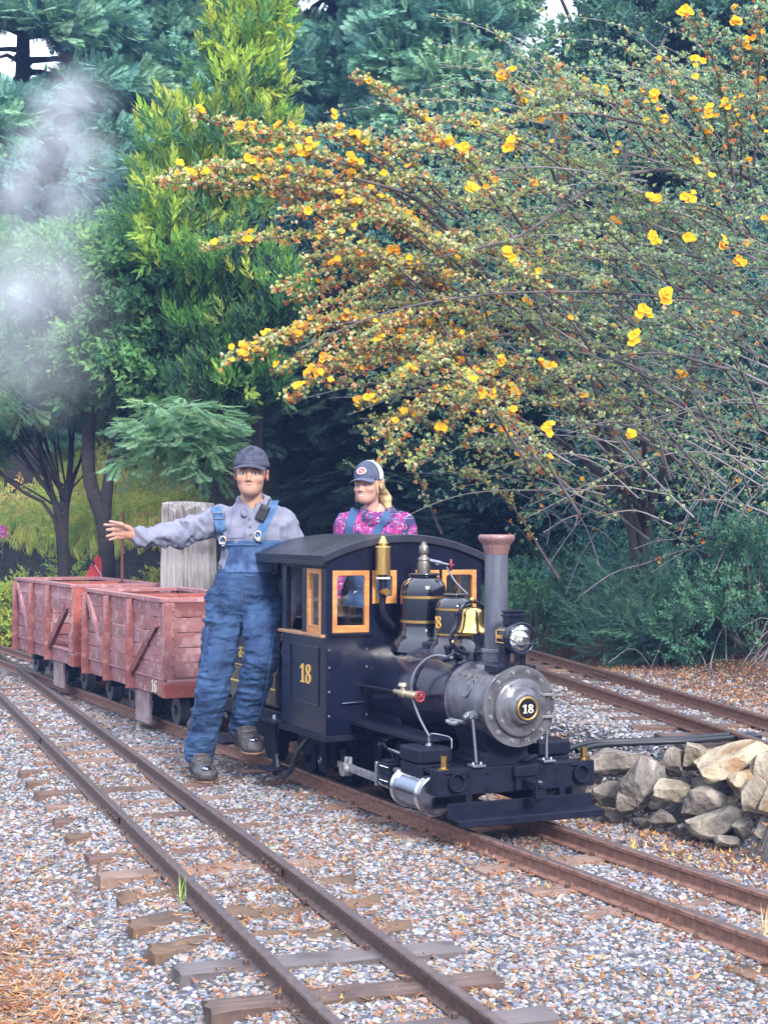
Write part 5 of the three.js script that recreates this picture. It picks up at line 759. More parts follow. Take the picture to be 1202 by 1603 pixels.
  // hair
  const hair = uni([ell(V(0, 0.02, -0.05), [0.078, 0.07, 0.065]), cap(V(0.0, 0.0, -0.1), V(0.05, -0.09, -0.12), 0.03, 0.035), cap(V(0.05, -0.09, -0.12), V(0.075, -0.16, -0.11), 0.035, 0.02), cap(V(0.07, 0.02, 0.03), V(0.074, -0.05, 0.02), 0.008, 0.005), cap(V(-0.07, 0.02, 0.03), V(-0.07, -0.1, 0.035), 0.007, 0.004), cap(V(0.066, 0.0, -0.02), V(0.05, -0.05, -0.09), 0.02, 0.03)], 0.02);
  const hg = shade(new THREE.Mesh(toT(nets((x, y, z) => Math.max(hair(x, y, z) - 0.006 * (vnoise(x * 60 + z * 30, y * 10, z * 60) - 0.5), y - 0.04), V(-0.12, -0.2, -0.17), V(0.13, 0.1, 0.07), 0.004)), std(null, 0.55, 0, { map: grain([0.4, 0.28, 0.12], [0.62, 0.48, 0.25], [0.22, 0.14, 0.07], 40, 6, 128, 6), sheen: 0.3 }))); hg.name = 'hair'; t.add(hg);
}
// ---------------------------------------------------------------- vegetation
reseed(61);
const Q = new THREE.Quaternion(), MTX = new THREE.Matrix4(), CC = new THREE.Color();
function inst(parent, name, geo, mat, list, extra) {       // list of [pos, quaternion, scale, [r, g, b]]
  const m = shade(new THREE.InstancedMesh(geo, mat, list.length)); m.name = name; m.userData.kind = 'stuff';
  list.forEach(([p, q, s, c], i) => { MTX.compose(p, q, typeof s === 'number' ? V(s, s, s) : s); m.setMatrixAt(i, MTX); m.setColorAt(i, CC.setRGB(c[0], c[1], c[2])); });
  parent.add(m); return m;
}
// leaf: a folded lance of four triangles lying along +y, its face to +z
function leaf(L, W, foldz = 0.15, bend = 0.15) { const p = [0, 0, 0, -W / 2, L * 0.45, W * foldz, 0, L * 0.45, -0.0, W / 2, L * 0.45, W * foldz, 0, L, -L * bend]; const g = new THREE.BufferGeometry(); g.setAttribute('position', new THREE.Float32BufferAttribute(p, 3)); g.setIndex([0, 2, 1, 0, 3, 2, 1, 2, 4, 2, 3, 4]); return g; }
function xf(g, x, y, z, rx, ry, rz, s = 1) { const q = g.clone(); q.applyMatrix4(new THREE.Matrix4().compose(V(x, y, z), new THREE.Quaternion().setFromEuler(new THREE.Euler(rx, ry, rz, 'YXZ')), V(s, s, s))); return q; }
function bunch(list) { const g = mergeGeometries(list.map((q) => { const n = q.index ? q.toNonIndexed() : q; for (const k of Object.keys(n.attributes)) if (k !== 'position') n.deleteAttribute(k); return n; })); g.computeVertexNormals(); return g; }
const twig = (L, r) => new THREE.CylinderGeometry(r * 0.4, r, L, 3, 1, true).translate(0, L / 2, 0);
const GEO = {
  broad: bunch([twig(0.14, 0.002), ...Array.from({ length: 9 }, (_, i) => xf(leaf(0.055, 0.03), 0, 0.02 + i * 0.014, 0, 0.9 + rr(-0.3, 0.3), i * 2.4, 0, rr(0.8, 1.15)))]),
  bay: bunch([twig(0.16, 0.002), ...Array.from({ length: 10 }, (_, i) => xf(leaf(0.09, 0.03, 0.12, 0.08), 0, 0.015 + i * 0.013, 0, 0.75 - i * 0.035 + rr(-0.15, 0.15), i * 2.4, 0, rr(0.8, 1.15)))]),
  frond: bunch([twig(0.26, 0.0022), ...Array.from({ length: 13 }, (_, i) => [-1, 1].map((s) => { const L = 0.085 * Math.sin(0.5 + i / 13 * 2.5); return xf(leaf(L, 0.016, 0.1, 0.1), 0, 0.02 + i * 0.018, 0, rr(-0.12, 0.12), 0, -s * (0.95 + rr(-0.1, 0.1))); })).flat()]),
  spray: bunch([twig(0.3, 0.0022), ...Array.from({ length: 10 }, (_, i) => [-1, 1].map((s) => { const L = 0.12 * Math.sin(0.4 + i / 10 * 2.4), b = xf(bunch([leaf(L, 0.01, 0.1, 0.05), ...[0.3, 0.55, 0.8].flatMap((t) => [-1, 1].map((q) => xf(leaf(0.026, 0.007), 0, L * t, 0, 0, 0, q * 0.8)))]), 0, 0.02 + i * 0.026, 0, rr(-0.2, 0.2), 0, -s * (0.8 + rr(-0.1, 0.1))); return b; })).flat()]),
  plume: bunch([twig(0.3, 0.002), ...Array.from({ length: 26 }, (_, i) => xf(leaf(0.075 - i * 0.0014, 0.0075, 0.1, 0.2), 0, 0.03 + i * 0.0105, 0, 0.55 + rr(-0.2, 0.2), i * 2.4 + rr(-0.4, 0.4), 0))]),
  grass: bunch(Array.from({ length: 9 }, (_, i) => xf(leaf(rr(0.16, 0.34), 0.012, 0.1, 0.3), rr(-0.03, 0.03), 0, rr(-0.03, 0.03), rr(0.05, 0.5), i * 2.4, 0))),
  lobed: bunch([twig(0.03, 0.0015), ...[[0, 0, 0], [0.3, 0.5, 0], [-0.2, 2.2, 0], [0.4, 4.1, 0]].flatMap(([a, b], j) => [-0.75, 0, 0.75].map((r, i) => xf(leaf(i === 1 ? 0.032 : 0.024, 0.018, 0.25, 0.2), 0, 0.012, 0, 0.85 + a, b + j * 1.2, r * 0.9)))]),
  flower: bunch([0, 1, 2, 3, 4].flatMap((i) => { const g = new THREE.CircleGeometry(0.019, 7).translate(0, 0.018, 0), p = g.attributes.position; for (let k = 0; k < p.count; k++) { const x = p.getX(k), y = p.getY(k); p.setZ(k, 9 * x * x + 4 * (y - 0.02) * (y - 0.02) * (y > 0.02 ? 2 : 1)); } return [xf(g, 0, 0.004, 0, 1.05 + 0.25 * (i % 2), i * 1.2566, 0)]; })),
  dead: bunch([0, 1, 2, 3].map((i) => xf(leaf(0.024, 0.016, 0.7, 0.6), 0, 0, 0, 0.5 + rr(-0.3, 0.5), i * 1.6, rr(-0.5, 0.5)))),
  litter: bunch([xf(leaf(0.035, 0.02, 0.4, 0.3), 0, 0, 0, 1.5, 0, 0)]),
  chip: bunch([xf(leaf(0.04, 0.008, 0.2, 0.15), 0, 0, 0, 1.5, 0, 0), xf(leaf(0.04, 0.008, -0.3, 0.1), 0, -0.002, 0.02, 1.5, 2.5, 0)]),
};
const leafMat = (rough = 0.6, tr = 0.35) => std([1, 1, 1], rough, 0, { transmission: tr, thickness: 0, specularIntensity: 0.35 });
const LM = leafMat(1, 0.4), PETAL = leafMat(1, 0.4);
const BARK = std(null, 0.95, 0, { map: grain([0.03, 0.024, 0.02], [0.07, 0.055, 0.045], [0.02, 0.018, 0.018], 3, 18, 256, 1.5), bumpMap: tMottle, bumpScale: 0.02 });
const BARKD = std(null, 0.95, 0, { map: grain([0.014, 0.012, 0.014], [0.035, 0.028, 0.028], [0.01, 0.01, 0.012], 3, 18, 256, 1.2), bumpMap: tMottle, bumpScale: 0.03 });
const STEM = std(null, 0.9, 0, { map: mottled([0.14, 0.125, 0.14], [0.3, 0.27, 0.28], 6, 3) });
const STEMD = std(null, 0.9, 0, { map: mottled([0.04, 0.032, 0.034], [0.1, 0.08, 0.08], 6, 3) });
const STEMM = std(null, 0.9, 0, { map: mottled([0.06, 0.05, 0.055], [0.16, 0.13, 0.135], 6, 3) });
function aim(dir, roll = R() * 6.28) { return new THREE.Quaternion().setFromUnitVectors(V(0, 1, 0), dir.clone().normalize()).multiply(new THREE.Quaternion().setFromAxisAngle(V(0, 1, 0), roll)); }
function flatAim(dir) {                                   // +y along dir, face (z) turned up
  const y = dir.clone().normalize(), x = y.clone().cross(V(0, 1, 0)).normalize(), z = x.clone().cross(y).normalize(); return Q.clone().setFromRotationMatrix(new THREE.Matrix4().makeBasis(x, y, z));
}
const rdir = () => { let v; do v = V(rr(-1, 1), rr(-1, 1), rr(-1, 1)); while (v.lengthSq() > 1 || v.lengthSq() < 0.01); return v.normalize(); };
const vary = (c, a = 0.25) => { const k = 1 + a * gauss(); return [c[0] * k * (1 + 0.15 * gauss()), c[1] * k, c[2] * k * (1 + 0.2 * gauss())].map((x) => Math.max(0.002, x)); };
function clumps(list, kind, n, cols, size, opt = {}) {     // leaf clusters round clump centres
  const out = [];
  for (const [c, r] of list) {
    const tone = cols[Math.floor(R() * cols.length)], rv = Array.isArray(r) ? r : [r, r * 0.7, r];
    for (let i = 0; i < n; i++) {
      const d = rdir(); const rad = Math.pow(R(), 0.45); const p = V(c.x + d.x * rv[0] * rad, c.y + d.y * rv[1] * rad, c.z + d.z * rv[2] * rad); if (opt.gap && inGap(p, opt.gap)) continue;
      let dir, q;
      if (kind === 'flat' || (kind === 'mix' && R() < 0.45)) { dir = V(d.x + gauss() * 0.5, -0.25 + gauss() * 0.25 + d.y * 0.25, d.z + gauss() * 0.5); q = flatAim(dir.normalize()); q.multiply(new THREE.Quaternion().setFromAxisAngle(V(0, 1, 0), gauss() * 0.5)); }
      else if (kind === 'up' || (kind === 'upmix' && R() < 0.7)) { dir = V(d.x * 0.5 + gauss() * 0.25, 0.9, d.z * 0.5 + gauss() * 0.25); q = aim(dir); }
      else { dir = V(d.x + gauss() * 0.5, d.y * 0.7 + 0.25 + gauss() * 0.4, d.z + gauss() * 0.5); q = aim(dir); }
      const col = vary(tone, opt.vary ?? 0.22); if (opt.tip && rad > 0.8 && d.y > 0.1) { const k = 0.6 * R(); for (let j = 0; j < 3; j++) col[j] = lerp(col[j], opt.tip[j], k); }
      out.push([p, q, size * rr(0.75, 1.3), col]);
    }
  }
  return out;
}
const GAPS = [[12, 86, 62, 36], [66, 95, 30, 16], [878, 18, 36, 30], [826, 82, 26, 14], [1034, 118, 22, 12], [872, 104, 14, 12], [500, 12, 26, 9], [200, 45, 10, 7], [145, 60, 9, 8], [1100, 250, 9, 12], [905, 200, 12, 9], [740, 12, 9, 7]];
const CRI = CR.clone().invert();
function inGap(p, mg) { const q = p.clone().sub(V(0, 1.27, 0)).applyMatrix4(CRI), u = 601 + 2423.3 * q.x / -q.z, v = 801.5 - 2423.3 * q.y / -q.z; return GAPS.some(([a, b, c, d]) => (c > 15 || mg < 20) && Math.hypot((u - a) / (c + mg), (v - b) / (d + mg)) < 0.85 + 0.3 * R()); }
function region(u0, u1, v0, v1, d0, d1, n, keep) { const o = []; let g = 0; while (o.length < n && g++ < n * 30) { const u = rr(u0, u1), v = rr(v0, v1); if (keep && !keep(u, v)) continue; o.push(at(u, v, rr(d0, d1))); } return o; }
function limbTo(from, to, r0, r1, sag = 0.15) { const L = from.distanceTo(to), a = from.clone().lerp(to, 0.33).add(V(gauss() * L * 0.06, L * sag * 0.6, gauss() * L * 0.06)), b = from.clone().lerp(to, 0.68).add(V(gauss() * L * 0.06, L * sag, gauss() * L * 0.06)); return taper([from, a, b, to], r0, r1, 6, 3); }
const grounded = (u, v, D) => { const p = at(u, v, D); p.y = groundY(p.x, p.z) - 0.05; return p; };
function tree(name, label, cat, base, spec, group) {
  const t = thing(name, label, cat, [base.x, base.y, base.z], 0, group);
  const loc = (g) => g.translate(-base.x, -base.y, -base.z);
  if (spec.trunks) mk('trunk', spec.trunks.map((g) => loc(g)), spec.bark || BARK, t);
  for (const [nm, geo, mat, list] of spec.crowns) { list.forEach((e) => e[0].sub(base)); inst(t, nm, geo, mat, list); }
  return t;
}
// ---- conifers and far trees
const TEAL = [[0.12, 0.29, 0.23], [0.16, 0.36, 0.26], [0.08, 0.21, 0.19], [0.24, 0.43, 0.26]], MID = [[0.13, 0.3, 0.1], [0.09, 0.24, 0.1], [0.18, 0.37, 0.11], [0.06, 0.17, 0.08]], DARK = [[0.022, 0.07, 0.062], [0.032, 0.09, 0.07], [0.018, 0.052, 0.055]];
const LD = std([1, 1, 1], 0.75, 0, { specularIntensity: 0.35 });
function onGround(u, v, d0 = 5) { for (let D = d0; D < 30; D += 0.03) { const p = at(u, v, D); if (p.y < groundY(p.x, p.z)) { p.y = groundY(p.x, p.z) - 0.03; return p; } } return grounded(u, v, 18); }
function conifer(label, u, vTop, vBot, D, halfW, n, per, cols, group, trunkR = 0.25, size = 1.6) {
  const base = grounded(u, 870, D), top = at(u, vTop, D), low = at(u, vBot, D).y, H = top.y - base.y, list = [], limbs = [taper([base.clone(), base.clone().lerp(top, 0.5).add(V(rr(-0.1, 0.1), 0, 0)), top], trunkR, 0.04, 9, 5)];
  for (let i = 0; i < n; i++) {
    const f = Math.pow(R(), 0.85), y = lerp(low, top.y, f), a = R() * 6.283, rad = halfW * (1 - f * 0.75) * rr(0.35, 1), c = V(base.x + Math.cos(a) * rad, y + rad * -0.12, base.z + Math.sin(a) * rad);
    list.push([c, [rr(0.4, 0.75), rr(0.14, 0.26), rr(0.4, 0.75)]]);
    if (i % 3 === 0) limbs.push(taper([V(base.x, y + 0.1, base.z), V(base.x, y + 0.1, base.z).lerp(c, 0.5).add(V(0, 0.15, 0)), c], 0.05, 0.01, 5, 2));
  }
  return tree('conifer', label, 'tree', base, { trunks: limbs, bark: BARKD, crowns: [['crown', GEO.spray, LD, clumps(list, 'mix', per, cols, size, { tip: [0.28, 0.48, 0.32], gap: 26 })]] }, group);
}
conifer('tall blue-green conifer filling the upper left corner behind the steam', 40, -160, 430, 21, 2.3, 210, 190, TEAL, null, 0.3, 0.85);
conifer('tall blue-green conifer left of the yellow-green bay tree', 215, -220, 400, 23, 2.2, 210, 190, TEAL, null, 0.3, 0.85);
conifer('dark conifer behind the upper middle, right of the yellow-green bay tree', 520, -200, 430, 21.5, 2.3, 220, 190, TEAL, null, 0.3, 0.85);
conifer('blue-green conifer behind the top centre of the flowering shrub', 710, -170, 420, 20, 2.0, 190, 190, TEAL, null, 0.28, 0.85);
conifer('farthest conifer at the left, showing between the steam and the bank trees', -90, -80, 650, 25, 2.4, 160, 100, TEAL, null, 0.3, 1.3);
{ // far wood behind everything, one mass
  const list = []; for (let i = 0; i < 560; i++) { const u = rr(-250, 1450), D = rr(27, 34), gapL = Math.hypot((u - 30) / 60, 1), v = rr(60, 760); const p = at(u, v + (u > 780 && u < 960 ? 130 : 0) + (u < 110 ? 90 : 0), D); list.push([p, [rr(0.8, 1.3), rr(0.6, 1.0), 0.8]]); }
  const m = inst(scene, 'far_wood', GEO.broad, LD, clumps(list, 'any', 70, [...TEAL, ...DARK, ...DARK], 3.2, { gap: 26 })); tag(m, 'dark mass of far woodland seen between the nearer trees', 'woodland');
}
{ // oak with sky gaps, top right
  const base = grounded(1010, 860, 17.5), fork = at(990, 330, 17.5), L = [base.clone(), base.clone().lerp(fork, 0.5), fork], limbs = [taper(L, 0.22, 0.14, 9, 4)], list = [];
  const ends = [[905, 20], [870, 120], [955, 60], [1000, -30], [1060, 60], [1120, 20], [1180, 110], [1230, 40], [960, 190], [1060, 170], [850, 210], [1110, 210], [1190, 220], [930, 280], [1020, 270]];
  for (const [u, v] of ends) { const e = at(u, v, rr(16.6, 18.4)); limbs.push(limbTo(fork, e, 0.06, 0.012, 0.08)); for (let k = 0; k < 7; k++) list.push([e.clone().add(V(gauss() * 0.35, gauss() * 0.25, gauss() * 0.4)), rr(0.16, 0.32)]); }
  limbs.push(limbTo(at(990, 330, 17.5), at(890, -20, 17), 0.05, 0.02), limbTo(at(905, 60, 17), at(860, -20, 17), 0.03, 0.015));
  tree('oak_tree', 'dark leafy oak at the top right with pale sky showing through its branches', 'tree', base, { trunks: limbs, bark: BARKD, crowns: [['crown', GEO.broad, LM, clumps(list, 'any', 70, [[0.06, 0.16, 0.11], [0.08, 0.2, 0.11], [0.04, 0.11, 0.09]], 1.5, { gap: 6 })]] });
}
// ---- left bank trees
function multi(label, base, stems, ends, cols, geo, kind, per, size, rc, D, group, bark = BARKD, opt = {}) {
  const limbs = [], list = [];
  for (const s of stems) limbs.push(taper(s.map((q) => q.isVector3 ? q : at(...q)), s.r0 || 0.09, s.r1 || 0.035, 7, 4, 0.1));
  const tips = stems.map((s) => { const q = s[s.length - 1]; return q.isVector3 ? q : at(...q); });
  for (const [u, v, d] of ends) { const e = at(u, v, d ?? D + rr(-0.7, 0.7)); let b = tips[0]; for (const q of tips) if (q.distanceTo(e) < b.distanceTo(e)) b = q; limbs.push(limbTo(b, e, 0.028, 0.007, 0.05)); for (let k = 0; k < (opt.k || 4); k++) list.push([e.clone().add(V(gauss() * rc, gauss() * rc * 0.6, gauss() * rc)), [rc * rr(0.6, 1.1), rc * rr(0.35, 0.6), rc * rr(0.6, 1.1)]]); }
  return tree('broadleaf_tree', label, 'tree', base, { trunks: limbs, bark, crowns: [['crown', geo, LM, clumps(list, kind, per, cols, size, opt)]] }, group);
}
const rnd = (u0, u1, v0, v1, n, keep) => { const o = []; let g = 0; while (o.length < n && g++ < 9999) { const u = rr(u0, u1), v = rr(v0, v1); if (!keep || keep(u, v)) o.push([u, v]); } return o; };
const st = (pts, r0, r1) => Object.assign(pts, { r0, r1 });
{
  const D = 15.2, b = grounded(100, 850, D);
  multi('slender many-stemmed tree on the dark bank at the far left', b, [st([b.clone(), [98, 830, D], [70, 740, D], [55, 640, D], [40, 540, D]], 0.055, 0.02), st([b.clone(), [92, 800, D], [40, 720, D], [5, 640, D], [-20, 560, D]], 0.04, 0.015), st([b.clone(), [103, 800, D], [112, 700, D], [105, 600, D], [110, 520, D]], 0.045, 0.02), st([b.clone(), [80, 800, D], [20, 760, D], [-30, 700, D]], 0.035, 0.012), st([b.clone(), [86, 790, D], [60, 690, D - 0.3], [20, 590, D - 0.3]], 0.03, 0.012), st([b.clone(), [108, 780, D], [135, 690, D], [140, 610, D]], 0.025, 0.012), ...rnd(-40, 150, 560, 740, 16).map(([u, v]) => st([[92 + R() * 16, 800 - R() * 40, D], [lerp(98, u, 0.5) + gauss() * 6, lerp(790, v, 0.55), D + gauss() * 0.2], [u, v, D + gauss() * 0.4]], 0.014, 0.004))],
    [...rnd(-60, 150, 400, 630, 38), ...rnd(-60, 30, 600, 700, 4)], [...MID, ...TEAL, [0.22, 0.36, 0.16], [0.26, 0.4, 0.2]], GEO.spray, 'any', 30, 0.8, 0.32, D, null, BARKD, { tip: [0.26, 0.42, 0.18] });
}
{
  const D = 14.6, b = grounded(170, 865, D);
  multi('dark double-trunked tree on the bank beside the red marker', b, [st([b.clone(), [162, 820, D], [142, 760, D], [138, 690, D], [148, 610, D], [170, 520, D]], 0.095, 0.05), st([b.clone(), [165, 800, D], [172, 740, D], [190, 670, D], [208, 600, D], [215, 520, D]], 0.075, 0.045), st([[208, 610, D], [250, 560, D], [300, 500, D]], 0.035, 0.015), ...rnd(110, 300, 580, 720, 14).map(([u, v]) => st([[150 + R() * 50, 700 - R() * 90, D], [lerp(170, u, 0.6), lerp(650, v, 0.5), D + gauss() * 0.2], [u, v, D + gauss() * 0.4]], 0.013, 0.004))],
    [...rnd(110, 330, 400, 610, 42), ...rnd(180, 330, 330, 420, 12)], [...MID, ...MID, [0.16, 0.34, 0.12]], GEO.broad, 'any', 44, 1.25, 0.3, D, null, BARKD, { tip: [0.22, 0.42, 0.12] });
}
{
  const D = 12.6, b = grounded(362, 850, 13.2);
  const limbs = [st([b.clone(), [358, 780, 13.2], [350, 690, 13.2], [352, 600, 13.2], [365, 500, 13.2]], 0.2, 0.12), st([[345, 720, 13.2], [325, 650, 13], [290, 600, 12.8]], 0.04, 0.02), st([[365, 560, 13.2], [400, 480, 13], [420, 400, 12.8]], 0.06, 0.03)].map((q) => taper(q.map((e) => e.isVector3 ? e : at(...e)), q.r0, q.r1, 8, 4, 0.1));
  const low = [], hi = [];
  for (const [u, v] of rnd(205, 350, 625, 740, 26, (u, v) => v > 605 + Math.abs(u - 285) * 0.6)) { const e = at(u, v, 12.4 + gauss() * 0.3); limbs.push(limbTo(at(340, 690, 13.2), e, 0.014, 0.004, 0.1)); low.push([e, [0.26, 0.06, 0.24]]); }
  for (const [u, v] of rnd(285, 450, 400, 650, 46)) { const e = at(u, v, 13 + gauss() * 0.45); limbs.push(limbTo(at(370, 500, 13.1), e, 0.02, 0.005, 0.05)); for (let k = 0; k < 2; k++) hi.push([e.clone().add(V(gauss() * 0.15, gauss() * 0.12, gauss() * 0.2)), 0.2]); }
  tree('broadleaf_tree', 'dark thick-trunked tree behind the driver, with pale drooping sprays at its left', 'tree', b, { trunks: limbs, bark: BARKD, crowns: [['drooping_spray', GEO.spray, LM, clumps(low, 'flat', 24, [[0.24, 0.44, 0.24], [0.18, 0.36, 0.2], [0.3, 0.5, 0.26]], 0.62, { tip: [0.3, 0.5, 0.25] })], ['crown', GEO.bay, LM, clumps(hi, 'up', 20, [[0.07, 0.2, 0.06], [0.05, 0.14, 0.06], [0.1, 0.26, 0.05], [0.03, 0.09, 0.06]], 0.9, { tip: [0.25, 0.42, 0.05] })]] });
}
{ // massive dark trunk behind, with a deep dark hollow of shade round it
  const D = 16, b = grounded(468, 860, D), list = region(395, 640, 560, 840, 14.3, 16.5, 90, (u, v) => !(u > 405 && u < 535 && v > 620));
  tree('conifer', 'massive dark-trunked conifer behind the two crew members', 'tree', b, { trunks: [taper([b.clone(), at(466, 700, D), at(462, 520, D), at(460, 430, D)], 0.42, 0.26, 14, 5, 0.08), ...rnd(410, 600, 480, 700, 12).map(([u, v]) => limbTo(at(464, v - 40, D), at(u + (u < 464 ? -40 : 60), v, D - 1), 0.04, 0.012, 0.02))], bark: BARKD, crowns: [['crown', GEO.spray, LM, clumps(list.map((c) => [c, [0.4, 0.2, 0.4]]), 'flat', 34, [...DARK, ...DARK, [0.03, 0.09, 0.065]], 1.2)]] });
}
{ // dark understorey closing the gaps under the trees
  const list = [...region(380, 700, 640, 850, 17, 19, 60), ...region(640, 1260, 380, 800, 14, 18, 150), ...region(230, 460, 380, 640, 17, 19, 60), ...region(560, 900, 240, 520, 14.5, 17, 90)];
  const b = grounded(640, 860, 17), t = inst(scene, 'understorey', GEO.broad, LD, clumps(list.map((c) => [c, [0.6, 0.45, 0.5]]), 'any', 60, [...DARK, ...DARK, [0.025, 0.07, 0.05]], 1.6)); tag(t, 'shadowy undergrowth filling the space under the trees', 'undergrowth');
}
{ // bay tree with bright upright shoots
  const D = 13.4, b = grounded(405, 860, 14), pts = [];
  for (const [u0, u1, v0, v1, n] of [[345, 450, -40, 130, 34], [330, 440, 100, 260, 34], [255, 330, 180, 300, 20], [270, 440, 230, 340, 22], [220, 300, 290, 380, 12], [340, 440, 430, 610, 24], [250, 420, 340, 420, 10]]) for (const q of rnd(u0, u1, v0, v1, n)) pts.push(at(q[0], q[1], D + rr(-0.6, 0.6)));
  const limbs = [taper([b.clone(), at(400, 600, 14), at(390, 350, 13.8), at(400, 120, 13.6), at(405, -60, 13.5)], 0.09, 0.02, 7, 4)]; pts.forEach((p, i) => { if (i % 2) limbs.push(limbTo(at(395, clamp((1.27 - p.y) / D * 2423 + 900, 60, 600), 13.8), p, 0.016, 0.004, -0.05)); });
  tree('bay_tree', 'yellow-green bay tree with bright upright leaf shoots, left of the flowering shrub', 'tree', b, { trunks: limbs, bark: BARK, crowns: [['crown', GEO.bay, LM, clumps(pts.map((c) => [c, [rr(0.14, 0.3), rr(0.16, 0.4), 0.24]]), 'upmix', 9, [[0.25, 0.42, 0.06], [0.36, 0.5, 0.07], [0.12, 0.28, 0.08], [0.46, 0.54, 0.08], [0.08, 0.2, 0.08]], 1.1, { tip: [0.62, 0.62, 0.1] })]] });
}
// ---- flowering shrub
{
  const D = 10.3, base = grounded(1000, 800, 12.4), limbs = [];
  const S = (pts, r0, r1) => { const p = pts.map((q) => at(...q)); limbs.push(taper(p, r0, r1, 7, 4, 0.08)); return p; };
  S([[1000, 940, 12.5], [985, 815, 12.0], [955, 715, 11.4], [910, 630, 10.4], [871, 565, 10.3], [800, 475, 10.1], [711, 370, 9.9], [651, 310, 9.7], [560, 280, 9.5]], 0.05, 0.01);
  S([[1005, 940, 12.5], [995, 815, 12.0], [896, 705, 11.2], [801, 645, 10], [746, 585, 9.8], [681, 495, 9.6], [640, 440, 9.5]], 0.034, 0.008);
  S([[1240, 480, 10.2], [1202, 470, 10], [1051, 465, 9.6], [921, 457, 9.4], [751, 462, 9.2], [601, 490, 9], [470, 545, 9]], 0.013, 0.004);
  S([[1005, 940, 12.5], [1015, 815, 12.0], [1080, 600, 10.6], [1146, 260, 10.5], [1166, 175, 10.4], [1191, 100, 10.3], [1180, 10, 10.2]], 0.036, 0.012);
  S([[1120, 420, 10.6], [1176, 285, 10.3], [1101, 267, 10], [1026, 267, 9.8], [961, 277, 9.7], [901, 310, 9.6], [851, 345, 9.5], [811, 370, 9.5], [700, 400, 9.4]], 0.024, 0.006);
  S([[1005, 940, 12.5], [1000, 815, 12.1], [940, 640, 10.6], [900, 480, 10.5], [880, 330, 10.5], [860, 150, 10.4]], 0.03, 0.01);
  S([[1005, 940, 12.5], [1008, 815, 12.1], [1000, 600, 10.7], [960, 400, 10.7], [990, 200, 10.6], [1040, 60, 10.5]], 0.03, 0.01);
  const tipsOf = [], explicit = [[295, 180], [238, 285], [310, 390], [345, 570], [430, 455], [450, 625], [555, 118], [640, 200], [780, 110], [590, 730], [640, 735], [780, 700], [700, 640], [520, 560], [430, 340], [500, 200], [380, 240], [860, 90], [400, 285], [1080, 20], [1150, 60], [1190, 10], [1030, 100], [1120, 130], [1000, 190], [360, 210], [330, 260], [270, 270], [380, 560], [400, 540], [430, 590], [480, 590], [460, 470], [420, 310], [520, 610], [590, 690], [620, 600], [730, 690], [470, 410], [470, 500], [560, 640], [500, 360], [330, 300]];
  const inside = (u, v) => u > 470 + Math.abs(v - 330) * 0.25 && v > 260 - (u - 450) * 0.38 && v < 760 - Math.max(0, u - 760) * 0.3;
  const targets = [...explicit.map((e) => [...e, 9 + R() * 0.5, 1]), ...rnd(450, 1260, 20, 740, 170, inside).map((e) => [...e, rr(8.8, 10.8), 0])];
  const LV = [], FL = [], DE = [];
  for (const [u, v, d, ex] of targets) {
    const end = at(u, v, d), far = Math.min(1, (1202 - u) / 900);
    const start = ex ? at(lerp(u, u > 900 ? 1200 : 900, 0.62) + gauss() * 30, lerp(v, 440, 0.55) + 30 + gauss() * 30, lerp(d, 10.2, 0.7)) : at(u + 60 + 240 * R(), v + rr(-20, 190), d + 0.5);
    const L = start.distanceTo(end), mid = start.clone().lerp(end, 0.5).add(V(0, L * rr(0.06, 0.16), rr(0, 0.1)));
    const c = new THREE.CatmullRomCurve3([start, mid, end]); limbs.push(taper([start, mid, end], 0.008 + L * 0.003, 0.003, 5, 5));
    const n = Math.floor(L * (ex ? 170 : 105)), dens = v > 560 && u > 880 ? 0.25 : (u > 1000 && v > 300) ? 0.45 : 1;
    for (let i = 0; i < n; i++) {
      if (R() > dens) continue;
      const f = lerp(ex ? 0.1 : 0.2, 1, Math.pow(R(), 0.8)), p = c.getPoint(f).add(V(gauss() * 0.042, gauss() * 0.04 + 0.01, gauss() * 0.05));
      const k = R(), wl = sstep(1080, 620, u + gauss() * 120), w = sstep(1050, 500, u) * 0.5 + 0.15;
      let lc = k < 0.4 ? [0.55, 0.56, 0.19] : k < 0.62 ? [0.4, 0.48, 0.2] : k < 0.86 ? [0.78, 0.74, 0.46] : [0.28, 0.42, 0.22];
      lc = mixc(k < 0.5 ? [0.3, 0.44, 0.26] : k < 0.8 ? [0.22, 0.36, 0.26] : [0.5, 0.54, 0.3], lc, wl);
      LV.push([p, aim(V(gauss(), 0.6 + gauss() * 0.5, gauss())), rr(0.36, 0.8), vary(lc, 0.3)]);
      if (R() < 0.2 * w + (ex ? 0.12 : 0)) DE.push([p.clone().add(rdir().multiplyScalar(0.03)), aim(rdir()), rr(0.65, 1.2), vary(R() < 0.5 ? [0.55, 0.23, 0.07] : R() < 0.5 ? [0.5, 0.17, 0.07] : [0.75, 0.45, 0.22], 0.25)]);
      if (R() < (ex ? 0.022 : 0.0085)) { const face = V(gauss() * 0.5, 0.5 + gauss() * 0.4, 1).normalize(), nf = R() < 0.5 ? 1 : R() < 0.6 ? 2 : 4; for (let j = 0; j < nf; j++) FL.push([p.clone().add(V(gauss() * 0.035, 0.02 + gauss() * 0.03, 0.04 + gauss() * 0.03)), aim(face.clone().add(rdir().multiplyScalar(0.5))), rr(0.4, 0.85), vary(R() < 0.75 ? [0.95, 0.53, 0.025] : [0.9, 0.4, 0.03], 0.12)]); }
    }
  }
